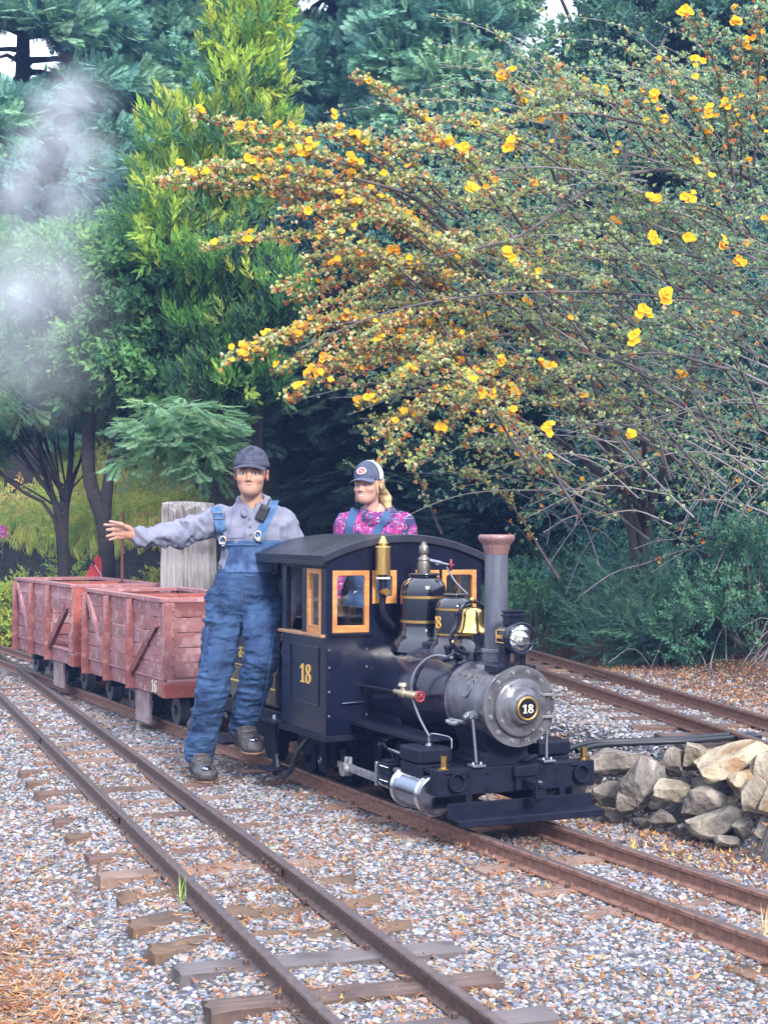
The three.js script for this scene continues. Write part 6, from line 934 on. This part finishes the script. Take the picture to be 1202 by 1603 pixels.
  for (const [u, v] of [[1045, 460], [1075, 310], [1027, 374], [1020, 308], [800, 402], [735, 295], [1110, 175], [1080, 372], [992, 530], [857, 668], [985, 676], [797, 226], [1012, 488], [725, 228], [1072, 18], [1042, 470], [1090, 95], [1152, 30], [1020, 150]]) for (let j = 0; j < 5; j++) FL.push([at(u + gauss() * 9, v + gauss() * 9, 8.9), aim(V(gauss() * 0.6, 0.4 + gauss() * 0.5, 1)), rr(0.55, 0.95), vary([0.95, 0.53, 0.025], 0.1)]);
  const pale = [];
  for (let i = 0; i < 210; i++) {   // long thin pale shoots of the right half
    const u = rr(780, 1280), v = rr(140, 800), D = rr(9.6, 11.2), s0 = at(u + 120 * R(), v + 40 * R(), D), a = rr(2.2, 3.5), L = rr(0.5, 1.7), e = s0.clone().add(V(Math.cos(a) * L, Math.sin(a) * L * 0.6 + rr(-0.1, 0.25), rr(-0.2, 0.3))), m = s0.clone().lerp(e, 0.5).add(V(0, L * rr(0.05, 0.16), 0)), c = new THREE.CatmullRomCurve3([s0, m, e]);
    pale.push(taper([s0, m, e], rr(0.004, 0.008), 0.002, 5, 7));
    for (let k = 0; k < 34 * L; k++) { if (v > 520 && R() < 0.6) continue; const p = c.getPoint(R()).add(V(gauss() * 0.03, gauss() * 0.03, gauss() * 0.03)), q = R(); LV.push([p, aim(V(gauss(), 0.5 + gauss() * 0.5, gauss())), rr(0.4, 0.85), vary(q < 0.5 ? [0.4, 0.52, 0.28] : q < 0.8 ? [0.55, 0.58, 0.3] : [0.3, 0.46, 0.34], 0.25)]); if (R() < 0.07) DE.push([p, aim(rdir()), rr(0.7, 1.2), vary([0.6, 0.28, 0.12], 0.25)]); }
  }
  const veil = clumps(region(560, 1260, 120, 760, 11, 12.4, 230, (u, v) => inside(u, v) || v > 500).map((c) => [c, [0.3, 0.26, 0.3]]), 'any', 16, [[0.2, 0.38, 0.26], [0.14, 0.3, 0.24], [0.3, 0.46, 0.26], [0.42, 0.52, 0.24]], 0.42);
  tree('flowering_shrub', 'large arching shrub covered in yellow-orange flowers and rusty dried blooms, leaning over the slope', 'shrub', base, { trunks: limbs, bark: STEMM, crowns: [['leaf', GEO.lobed, PETAL, LV], ['inner_leaf', GEO.broad, LM, veil], ['dried_flower', GEO.dead, PETAL, DE], ['flower', GEO.flower, PETAL, FL]] });
  mk('thin_shoot', pale.map((g) => g.translate(-base.x, -base.y, -base.z)), STEM, scene.children[scene.children.length - 1]).userData.kind = 'stuff';
  console.log('flannel', LV.length, DE.length, FL.length);
}
// ---- bare grey thicket at the right
{
  const base = grounded(1130, 900, 12.2), limbs = [], LV = [];
  for (let i = 0; i < 130; i++) {
    const u = rr(830, 1330), v = rr(470, 940), D = rr(11.4, 13), s = at(u, v, D); s.y = Math.max(s.y, groundY(s.x, s.z));
    const a = R() < 0.7 ? rr(0.15, 1.2) : rr(1.7, 2.9), L = rr(0.5, 1.6), e = s.clone().add(V(Math.cos(a) * L, Math.sin(a) * L * 0.8, rr(-0.3, 0.5))), m = s.clone().lerp(e, 0.5).add(V(gauss() * 0.06, L * rr(0.05, 0.18), gauss() * 0.06));
    limbs.push(taper([s, s.clone().lerp(m, 0.5).add(V(gauss() * 0.05, L * 0.05, gauss() * 0.05)), m, m.clone().lerp(e, 0.5).add(V(gauss() * 0.05, L * 0.04, 0)), e], rr(0.0035, 0.008), 0.002, 5, 4));
    for (let k = 0; k < 9; k++) { const p = m.clone().lerp(e, R()).add(V(gauss() * 0.07, gauss() * 0.07, gauss() * 0.07)); LV.push([p, aim(rdir()), rr(0.6, 1.1), vary(R() < 0.7 ? [0.25, 0.4, 0.22] : R() < 0.6 ? [0.5, 0.2, 0.06] : [0.8, 0.4, 0.03], 0.25)]); }
  }
  const dk = clumps(region(860, 1320, 420, 930, 12.6, 14, 110).map((c) => [c, [0.35, 0.28, 0.3]]), 'any', 40, [[0.06, 0.16, 0.14], [0.09, 0.22, 0.17], [0.04, 0.11, 0.11]], 0.75);
  tree('bare_thicket', 'tangle of bare grey stems with few leaves at the right of the slope', 'shrub', base, { trunks: limbs, bark: STEM, crowns: [['leaf', GEO.lobed, PETAL, LV], ['foliage', GEO.broad, LD, dk]] });
  const b2 = onGround(1150, 1030), l2 = []; for (let i = 0; i < 150; i++) { const s = onGround(rr(1010, 1300), rr(955, 1050)), a = rr(-2.6, 0.2), L = rr(0.25, 0.7), e = s.clone().add(V(Math.cos(a) * L * 0.9, rr(0.02, 0.35), rr(-0.2, 0.4))), m = s.clone().lerp(e, 0.5).add(V(0, rr(0.05, 0.22), 0)); l2.push(taper([s, m, e], rr(0.004, 0.009), 0.002, 4, 4)); }
  tree('dead_brush', 'heap of dry grey twigs low on the slope at the right edge', 'brush', b2, { trunks: l2, bark: STEM, crowns: [] });
}
// ---- low green shrubs along the foot of the slope
function lowShrub(label, u, v, w, h, n, per, cols, geo = GEO.plume, size = 0.9, kind = 'any', dep = 0.4, D = 0) {
  const base = D ? grounded(u, v, D) : onGround(u, v), list = [], limbs = [];
  for (let i = 0; i < n; i++) { const a = R() * 6.28, r = Math.sqrt(R()), c = V(base.x + Math.cos(a) * r * w, 0, base.z - dep * 0.6 + Math.sin(a) * r * dep); c.y = Math.max(base.y, groundY(c.x, c.z)) + 0.07 + h * Math.pow(R(), 0.8) * (1 - r * r * 0.6); list.push([c, [0.15, 0.1, 0.15]]); if (i % 2) limbs.push(taper([base.clone(), base.clone().lerp(c, 0.5).add(V(0, 0.06, 0)), c], 0.012, 0.004, 5, 3)); }
  return tree('low_shrub', label, 'shrub', base, { trunks: limbs, bark: STEMD, crowns: [['foliage', geo, LM, clumps(list, kind, per, cols, size, { tip: [0.26, 0.44, 0.26] })]] });
}
const JUN = [[0.1, 0.25, 0.16], [0.075, 0.2, 0.14], [0.15, 0.32, 0.18], [0.05, 0.15, 0.12]];
lowShrub('feathery green shrub right of the smokestack, above the leaf-covered slope', 935, 1000, 0.45, 0.62, 44, 22, JUN);
lowShrub('feathery green shrub behind the headlamp, lower left of the row', 868, 985, 0.34, 0.6, 32, 22, JUN);
lowShrub('feathery green shrub beside the rail at the right, nearest of the row', 1075, 1040, 0.36, 0.36, 30, 24, JUN);
lowShrub('dark feathery shrub rising behind the cab roof, right of the pink hoodie', 715, 940, 0.5, 1.0, 56, 24, JUN);
lowShrub('pale spiky shrub just left of the pink hoodie, behind the cab', 540, 850, 0.3, 0.5, 18, 18, [...JUN, [0.2, 0.36, 0.14]], GEO.plume, 0.9, 'any', 0.4, 10.6);
lowShrub('small-leaved green shrub under the flowering branches in the middle of the slope', 835, 860, 0.42, 1.0, 40, 24, [[0.15, 0.34, 0.19], [0.11, 0.27, 0.17], [0.18, 0.38, 0.19]], GEO.broad, 0.5, 'any', 0.4, 12.9);
lowShrub('dense blue-green shrub hiding the foot of the flowering shrub', 1010, 960, 0.45, 0.8, 34, 22, [[0.1, 0.24, 0.18], [0.14, 0.3, 0.2], [0.07, 0.18, 0.14]], GEO.plume, 0.9, 'any', 0.3, 12.0);
lowShrub('dark green shrub high on the slope at the right edge', 1180, 800, 0.6, 0.9, 44, 30, [[0.06, 0.17, 0.12], [0.08, 0.21, 0.13]], GEO.broad, 0.7, 'any', 0.5, 11.2);
lowShrub('shadowy feathery shrub between the smokestack and the dark hollow', 800, 920, 0.55, 0.95, 46, 22, [[0.05, 0.15, 0.12], [0.07, 0.19, 0.13]]);
lowShrub('bright green leafy bush beside the weathered post, below the outstretched hand', 205, 890, 0.33, 0.42, 26, 30, [[0.22, 0.46, 0.08], [0.3, 0.55, 0.1], [0.14, 0.32, 0.08]], GEO.broad, 0.85, 'any', 0.3, 13.2);
lowShrub('yellowish bush on the bank behind the weathered post', 290, 790, 0.5, 0.8, 34, 26, [[0.5, 0.52, 0.1], [0.38, 0.45, 0.1], [0.55, 0.42, 0.14]], GEO.broad, 1.0, 'any', 0.4, 15.4);
lowShrub('yellow-green bush on the sunny bank left of the double trunk', 40, 830, 0.8, 0.6, 36, 26, [[0.5, 0.54, 0.08], [0.38, 0.48, 0.08]], GEO.broad, 1.1, 'any', 0.4, 16.5);
{ // grass of the bank behind the left trees
  const list = []; let g = 0; while (list.length < 26000 && g++ < 400000) { const x = rr(-12, 0.5), z = rr(-31, -15), [hd, ht] = hillDist(x, z); if (hd < 1.25 || ht > 5.4) continue; const p = V(x, groundY(x, z) - 0.02, z), d = fbm(x * 0.8, z * 0.8, 3, 3); const c = d > 0.55 ? [0.82, 0.8, 0.25] : d > 0.45 ? [0.7, 0.72, 0.2] : [0.42, 0.54, 0.13]; list.push([p, aim(V(gauss() * 0.6, 1, gauss() * 0.6 + 0.3)), rr(0.35, 1.0), vary(R() < 0.08 ? [0.6, 0.4, 0.16] : c, 0.3)]); }
  const m = inst(scene, 'grass', GEO.grass, PETAL, list); tag(m, 'yellow-green grass covering the bank behind the trees at the left', 'grass');
}
{
  const list = []; let g = 0; while (list.length < 330 && g++ < 19000) { const x = rr(-9, 0.2), z = rr(-27, -15.5), [hd, ht] = hillDist(x, z); if (hd < 1.0 || ht > 5.3) continue; list.push([V(x, groundY(x, z) + rr(0.05, 0.3), z), [rr(0.2, 0.45), rr(0.15, 0.35), 0.3]]); }
  const m = inst(scene, 'bank_weeds', GEO.broad, LM, clumps(list, 'any', 40, [[0.6, 0.64, 0.16], [0.48, 0.58, 0.15], [0.34, 0.5, 0.14], [0.66, 0.5, 0.2]], 0.75)); tag(m, 'leafy yellow-green weeds on the bright bank at the left', 'weeds');
}
// ---- stones of the dry wall
const ROCKM = [[[0.19, 0.16, 0.13], [0.3, 0.255, 0.2], [0.11, 0.09, 0.08]], [[0.19, 0.16, 0.14], [0.29, 0.245, 0.21], [0.13, 0.115, 0.1]], [[0.27, 0.21, 0.135], [0.4, 0.33, 0.23], [0.22, 0.12, 0.05]], [[0.23, 0.19, 0.14], [0.36, 0.31, 0.24], [0.15, 0.12, 0.08]]].map((c) => std(null, 0.9, 0, { map: tex(256, (u, v) => { const a = fbm(u * 6, v * 6, 2, 5, 6), b = fbm(u * 3, v * 3, 8, 4, 3), k = fbm(u * 24, v * 24, 5, 2, 24); return mixc(mixc(c[0], c[1], a * 2 - 0.5), c[2], sstep(0.52, 0.68, b) * 0.8).map((x) => x * (0.75 + 0.5 * k)); }, true, 2.5), bumpMap: tex(256, (u, v) => { const a = fbm(u * 10, v * 10, 3, 5, 10); return [a, a, a]; }, false, 2.5), bumpScale: 0.02 }));
function rock(w, h, d, s) {
  reseed(s); const g = new THREE.IcosahedronGeometry(1, 12), p = g.attributes.position, pl = []; for (let i = 0; i < 14; i++) pl.push([rdir(), rr(0.42, 0.78)]);
  const q = V(0, 0, 0), o = rr(0, 99);
  for (let i = 0; i < p.count; i++) { q.fromBufferAttribute(p, i); for (const [n, k] of pl) { const e = q.dot(n) - k; if (e > 0) q.addScaledVector(n, -e * 0.97); } const f = 1 + 0.14 * (fbm(q.x * 2.2 + o, q.y * 2.2, q.z * 2.2, 4) - 0.5) + 0.05 * (1 - Math.abs(2 * vnoise(q.x * 6 + o, q.y * 9, q.z * 6) - 1)) * 0.5; p.setXYZ(i, q.x * f * w * 0.61, q.y * f * h * 0.56, q.z * f * d * 0.62); }
  g.deleteAttribute('normal'); g.computeVertexNormals(); return g;
}
{
  const b = grounded(1080, 1270, 6.8), t = thing('stone_wall', 'low dry wall of rough tan stones beside the bumper, holding up the far track bed', 'stone wall', [b.x, 0, b.z]);
  const k = 1 / 2423.3;
  [[958, 1193, 95, 48, 6.95, 1], [1003, 1218, 62, 72, 6.75, 1], [1031, 1222, 34, 62, 6.72, 1], [948, 1240, 60, 46, 6.95, 1], [988, 1260, 66, 42, 6.8, 1], [1056, 1193, 42, 52, 6.8, 0], [1092, 1186, 60, 55, 6.75, 3], [1146, 1196, 120, 60, 6.6, 2], [1175, 1224, 95, 62, 6.42, 2], [1056, 1240, 66, 36, 6.62, 3], [1093, 1258, 74, 44, 6.52, 0], [1121, 1287, 72, 50, 6.42, 0], [1183, 1252, 62, 52, 6.25, 3], [1168, 1300, 42, 52, 6.3, 0], [1205, 1302, 46, 56, 6.2, 0], [1034, 1281, 44, 26, 6.62, 0], [1215, 1200, 80, 60, 6.4, 3], [1240, 1260, 80, 70, 6.1, 2], [905, 1250, 60, 44, 7.15, 1], [905, 1205, 60, 46, 7.25, 1], [1060, 1212, 60, 40, 6.95, 1], [1130, 1240, 90, 50, 6.75, 1], [1180, 1265, 70, 60, 6.6, 1], [1015, 1245, 60, 40, 6.95, 1], [1075, 1302, 34, 22, 6.5, 0], [1010, 1288, 30, 18, 6.75, 1], [968, 1282, 40, 20, 6.9, 0], [1142, 1318, 36, 24, 6.3, 0], [1140, 1262, 46, 36, 6.5, 3]].forEach(([u, v, w, h, D, m], i) => {
    const c = at(u, v, D), g = plain(rock(w * k * D * 1.12, h * k * D * 1.15, (w + h) * 0.5 * k * D, 900 + i * 7)); g.rotateZ(rr(-0.15, 0.15));
    const o = shade(new THREE.Mesh(g, ROCKM[m])); o.name = 'stone'; o.position.set(c.x - b.x, c.y, c.z - b.z); t.add(o);
  });
}
reseed(77);
// ---- weathered post, red marker, stake, hose
{
  const D = 11.6, c = at(295, 900, D), g = new THREE.CylinderGeometry(0.5, 0.5, 1, 120, 30), p = g.attributes.position, top = at(295, 795, D).y, bot = groundY(c.x, c.z) - 0.05, H = top - bot;
  for (let i = 0; i < p.count; i++) { let x = p.getX(i), y = p.getY(i) + 0.5, z = p.getZ(i); const a = Math.atan2(z, x), sq = 1 / Math.max(Math.abs(Math.cos(a)), Math.abs(Math.sin(a))) ** 0.72; const gr = Math.pow(vnoise(a * 7 + 20, y * 1.1, 1), 2) * 0.16 + vnoise(a * 24 + 20, y * 1.6, 4) * 0.07 + sstep(0.86, 0.93, vnoise(a * 16 + 9, y * 0.8, 7)) * 0.12; const r = 0.5 * sq * (1 - gr); const rim = Math.hypot(x, z) > 0.4 ? 1 : Math.hypot(x, z) * 2; x = Math.cos(a) * r * rim * 0.43; z = Math.sin(a) * r * rim * 0.36; const yy = y * H + (y > 0.99 ? (vnoise(x * 22 + 3, z * 22, 2) - 0.5) * 0.12 : 0); p.setXYZ(i, x * (1 + 0.03 * Math.sin(y * 5)), yy, z); }
  g.computeVertexNormals(); const t = thing('weathered_post', 'thick weathered grey wooden post behind the outstretched arm', 'wooden post', [c.x, bot, c.z]);
  const wm = std(null, 0.95, 0, { map: grain([0.24, 0.22, 0.22], [0.4, 0.37, 0.37], [0.12, 0.1, 0.1], 3, 40, 256, 1.6), bumpMap: tex(256, (u, v) => { const a = fbm(u * 3, v * 50, 3, 3, 3); return [a, a, a]; }, false, 1.6), bumpScale: 0.02 });
  const q = plain(g); swap(q); const m = shade(new THREE.Mesh(q, wm)); m.name = 'post'; t.add(m);
}
{
  const D = 13.6, c = at(146, 893, D), h = 0.19; const y0 = at(146, 897, D).y - 0.05;
  const t = thing('red_marker', 'small red pointed marker on the dark bank behind the open-ended red car', 'marker', [c.x, y0, c.z]);
  mk('panel', [place(extrude(poly([[-0.07, 0], [0.07, 0], [0.05, 0.16], [0.03, 0.2], [0.005, 0.21], [-0.03, 0.13]]), 0.012, 0.003), 0, 0, 0, -0.15, 0.3, -0.12)], std([0.42, 0.02, 0.03], 0.6), t);
  mk('stake', cyl([0, -0.5, -0.02], [0, 0.15, -0.012], 0.012), BARKD, t);
  mk('cord', tube([[0.02, 0.12, 0.03], [0.06, 0.06, 0.04], [0.08, 0.03, 0.03], [0.07, -0.02, 0.03]], 0.004), std([0.5, 0.4, 0.35], 0.8), t);
}
{
  const D = 12.4, c = at(192, 822, D), y = groundY(c.x, c.z), top = at(192, 801, D).y;
  const t = thing('wooden_stake', 'thin reddish brown stake standing just above the outstretched hand', 'stake', [c.x, y, c.z]);
  mk('stake', [bx(0.022, top - y + 0.1, 0.022, 0, (top - y) / 2 - 0.05, 0)], std([0.1, 0.035, 0.025], 0.8), t);
}
{
  const pts = [[860, 1185, 7.0], [893, 1172, 7.05], [930, 1163, 7.15], [1000, 1160, 7.2], [1070, 1157, 7.25], [1130, 1152, 7.35], [1180, 1150, 7.45]].map((q) => { const p = at(...q); p.y = Math.max(p.y, groundY(p.x, p.z) + 0.018); return p; });
  const t = thing('black_hose', 'pair of black hoses lying across the gravel behind the stone wall', 'hose', [pts[0].x, 0, pts[0].z]);
  mk('hose', tube(pts.map((p) => p.clone().sub(t.position)), 0.015, 10, 80), M.rubber, t);
  mk('hose', tube(pts.slice(1).map((p, i) => p.clone().sub(t.position).add(V(0.02, -0.004, 0.045 + 0.01 * Math.sin(i * 2)))), 0.013, 10, 80), M.rubber, t);
}
{ const c = at(5, 832, 16), t = thing('pink_flower', 'tiny spot of pink flowers on the grassy bank at the left edge', 'flower', [c.x, c.y, c.z]); const l = []; for (let i = 0; i < 12; i++) l.push([V(gauss() * 0.04, gauss() * 0.04, gauss() * 0.04), aim(V(gauss() * 0.5, 0.5, 1)), 0.9, vary([0.6, 0.2, 0.4], 0.2)]); inst(t, 'blossom', GEO.flower, PETAL, l); mk('stem', cyl([0, -0.3, 0], [0, 0.02, 0], 0.004), STEMD, t); }
// ---- gravel, fallen leaves, chips
function stoneGeo(s) { reseed(s); const g = new THREE.IcosahedronGeometry(1, 1), p = g.attributes.position, pl = []; for (let i = 0; i < 6; i++) pl.push([rdir(), rr(0.45, 0.75)]); const q = V(0, 0, 0); for (let i = 0; i < p.count; i++) { q.fromBufferAttribute(p, i); for (const [n, k] of pl) { const e = q.dot(n) - k; if (e > 0) q.addScaledVector(n, -e); } p.setXYZ(i, q.x, q.y * 0.72, q.z); } g.deleteAttribute('normal'); g.deleteAttribute('uv'); g.computeVertexNormals(); return g; }
const STONE = std([1, 1, 1], 0.8, 0, { specularIntensity: 0.6 });
{
  const geos = [stoneGeo(501), stoneGeo(502), stoneGeo(503), stoneGeo(504)], lists = [[], [], [], []]; reseed(510);
  const COL = [[0.17, 0.18, 0.21], [0.12, 0.13, 0.16], [0.23, 0.235, 0.265], [0.28, 0.275, 0.29], [0.21, 0.17, 0.155], [0.075, 0.08, 0.1], [0.27, 0.21, 0.18], [0.36, 0.35, 0.36]];
  const put1 = (z0, z1, per, s0, s1) => {
    const A = (z1 - z0) * ((0.27 * -z0 + 0.27 * -z1) + 0.5), n = A * per;
    for (let i = 0; i < n; i++) {
      const z = rr(z0, z1), x = rr(-1, 1) * (0.27 * -z + 0.25), [hd] = hillDist(x, z); if (hd > 0.1 * R() + 0.05) continue; if (hd > -0.35 && R() < 0.5) continue;
      const mulch = sstep(-0.5, -0.95, latA(x, z)) * sstep(-5.6, -4.0, z) * fbm(x * 2, z * 2, 1, 3) * 1.5; if (R() < mulch * 0.75) continue;
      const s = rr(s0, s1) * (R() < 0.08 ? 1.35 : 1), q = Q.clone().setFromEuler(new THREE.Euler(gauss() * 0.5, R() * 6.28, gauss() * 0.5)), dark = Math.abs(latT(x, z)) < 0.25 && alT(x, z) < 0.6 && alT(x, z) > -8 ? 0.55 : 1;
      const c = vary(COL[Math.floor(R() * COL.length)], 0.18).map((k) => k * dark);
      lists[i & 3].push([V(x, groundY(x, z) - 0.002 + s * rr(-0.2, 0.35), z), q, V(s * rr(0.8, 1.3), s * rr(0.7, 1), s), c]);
    }
  };
  put1(-6.2, -3.05, 6200, 0.006, 0.0122); put1(-9, -6.2, 3400, 0.0075, 0.014); put1(-14, -9, 1100, 0.011, 0.018); put1(-19, -14, 260, 0.016, 0.028);
  const t = new THREE.Group(); t.name = 'gravel'; tag(t, 'grey crushed stone ballast covering the ground around the tracks', 'gravel'); t.userData.kind = 'stuff'; scene.add(t);
  geos.forEach((g, i) => inst(t, 'pebbles', g, STONE, lists[i])); console.log('gravel', lists.map((l) => l.length).join());
}
{
  reseed(520); const L = [], C = [];
  const LC = [[0.36, 0.17, 0.08], [0.28, 0.13, 0.08], [0.2, 0.1, 0.065], [0.45, 0.26, 0.15], [0.6, 0.36, 0.1], [0.52, 0.4, 0.3]];
  const drop = (x, z, s, c, lift = 0.012) => L.push([V(x, groundY(x, z) + lift * rr(0.3, 1.3), z), aim(V(gauss() * 0.45, 1, gauss() * 0.45)), s, c]);
  for (let i = 0; i < 17000; i++) { const z = rr(-13, -3.1), x = rr(-1, 1) * (0.27 * -z + 0.2), n = fbm(x * 1.3 + 5, z * 1.3, 4, 3); if (hillDist(x, z)[0] > 0.2 || R() > sstep(0.36, 0.62, n) + 0.12) continue; drop(x, z, rr(0.35, 0.9), vary(LC[Math.floor(R() * R() * 5.99)], 0.3), 0.014); }
  for (let i = 0; i < 30000; i++) { const z = rr(-16, -5.5), x = rr(0.2, 4.6), [hd] = hillDist(x, z); if (hd < -0.3 - 0.5 * R() || hd > 1.6) continue; drop(x, z, rr(0.55, 1.1), vary(LC[Math.floor(R() * R() * 5.99)], 0.3), 0.02); }
  for (let i = 0; i < 9000; i++) { const z = rr(-19, -13), x = rr(-7, 1), [hd] = hillDist(x, z); if (hd < -0.4 || hd > 1.3) continue; drop(x, z, rr(0.9, 1.8), vary([0.06, 0.045, 0.035], 0.4), 0.02); }
  for (let i = 0; i < 1800; i++) { const a = rr(0.45, 1.2), al = rr(-1.5, 2.2), x = OT.x + AT.X.x * a + AT.Z.x * al, z = OT.z + AT.X.z * a + AT.Z.z * al; drop(x, z, rr(0.6, 1.2), vary(LC[Math.floor(R() * 5.99)], 0.25), 0.014); }
  const m = inst(scene, 'fallen_leaves', GEO.litter, PETAL, L); tag(m, 'brown and orange fallen leaves strewn over the gravel and the foot of the slope', 'fallen leaves');
  for (let i = 0; i < 52000; i++) { const z = rr(-6.5, -3.0), x = rr(-1.9, 0.6), a = latA(x, z), n = fbm(x * 2, z * 2, 1, 3); const k = sstep(-0.5, -0.95, a) * sstep(-5.6, -4.0, z) * n * 1.8 + 0.05; if (R() > k) continue; C.push([V(x, groundY(x, z) + rr(0.002, 0.016), z), aim(V(gauss() * 0.3, 1, gauss() * 0.3)), rr(0.5, 1.2), vary([[0.42, 0.19, 0.07], [0.5, 0.28, 0.13], [0.3, 0.12, 0.05], [0.55, 0.38, 0.25]][Math.floor(R() * 3.99)], 0.25)]); }
  const w = inst(scene, 'wood_chips', GEO.chip, PETAL, C); tag(w, 'orange-brown wood chips and needles in the lower left corner', 'wood chips');
  // small weeds between the rails
  for (const [u, v, D, s] of [[283, 1418, 0, 0.35], [425, 1355, 0, 0.3], [990, 1335, 0, 0.28], [1195, 1480, 0, 0.4], [1022, 1435, 0, 0.25]]) { const d = V((u - 601) / 2423.3, -(v - 801.5) / 2423.3, -1).applyMatrix4(CR), k = -1.27 / d.y, p = V(d.x * k, 0, d.z * k); p.y = groundY(p.x, p.z); const t = thing('weed', ['small green weed between the near ties by the rotten tie end', 'small weed beside the near rail below the driver', 'yellow weed growing at the far rail in front of the bumper', 'pale dry weed beside the rail at the right edge', 'tiny sprout beside the rail in front of the train'][[283, 425, 990, 1195, 1022].indexOf(u)], 'weed', [p.x, p.y, p.z]); const g = plain(GEO.grass.clone()); g.scale(s, s, s); const m = shade(new THREE.Mesh(g, std(u > 1100 ? [0.5, 0.38, 0.2] : u === 990 ? [0.6, 0.5, 0.08] : [0.25, 0.4, 0.08], 0.8))); m.name = 'blade'; t.add(m); }
}
// ---- drifting steam: a cloud of tiny droplets
{
  reseed(530); const L = [], ax = [[40, 505, 80], [50, 455, 84], [35, 390, 80], [65, 320, 62], [90, 250, 52], [105, 195, 46], [112, 150, 36]];
  let g = 0; while (L.length < 95 && g++ < 200000) {
    const i = Math.floor(R() * (ax.length - 1)), f = R(), u0 = lerp(ax[i][0], ax[i + 1][0], f), v0 = lerp(ax[i][1], ax[i + 1][1], f), r = lerp(ax[i][2], ax[i + 1][2], f);
    const a = R() * 6.28, q = Math.pow(R(), 0.6) * 1.35, D = 11 + gauss() * 0.35, u = u0 + Math.cos(a) * r * q * 1.35, v = v0 + Math.sin(a) * r * q * 1.35, p = at(u, v, D);
    const n = fbm(p.x * 2.6 + 3, p.y * 2.6, p.z * 2.6, 5), k = sstep(0.38, 0.64, n) * (1 - sstep(0.3, 1.2, q)) + 0.05;
    if (R() < k) L.push([p, new THREE.Quaternion().setFromEuler(new THREE.Euler(gauss() * 0.4, gauss() * 0.4, R() * 6.28)), rr(0.5, 1.15) * (0.55 + 0.45 * sstep(140, 420, v)), [0.86, 0.91, 1]]);
  }
  const soft = tex(128, (u, v) => { const d = Math.hypot(u - 0.5, v - 0.5) * 2, k = Math.pow(clamp(1 - d), 1.3) * clamp(2.2 * fbm(u * 5, v * 5, 3, 4) - 0.4); return [k, k, k]; }); soft.wrapS = soft.wrapT = THREE.ClampToEdgeWrapping;
  const disc = new THREE.CircleGeometry(0.46, 16); const m = inst(scene, 'steam', disc, std([1, 1, 1], 1, 0, { transmission: 0.5, thickness: 0, transparent: true, opacity: 0.1, alphaMap: soft, specularIntensity: 0 }), L); tag(m, 'pale cloud of steam drifting up at the left, above the red cars', 'steam'); console.log('steam', L.length);
}
renderer.render(scene, camera);
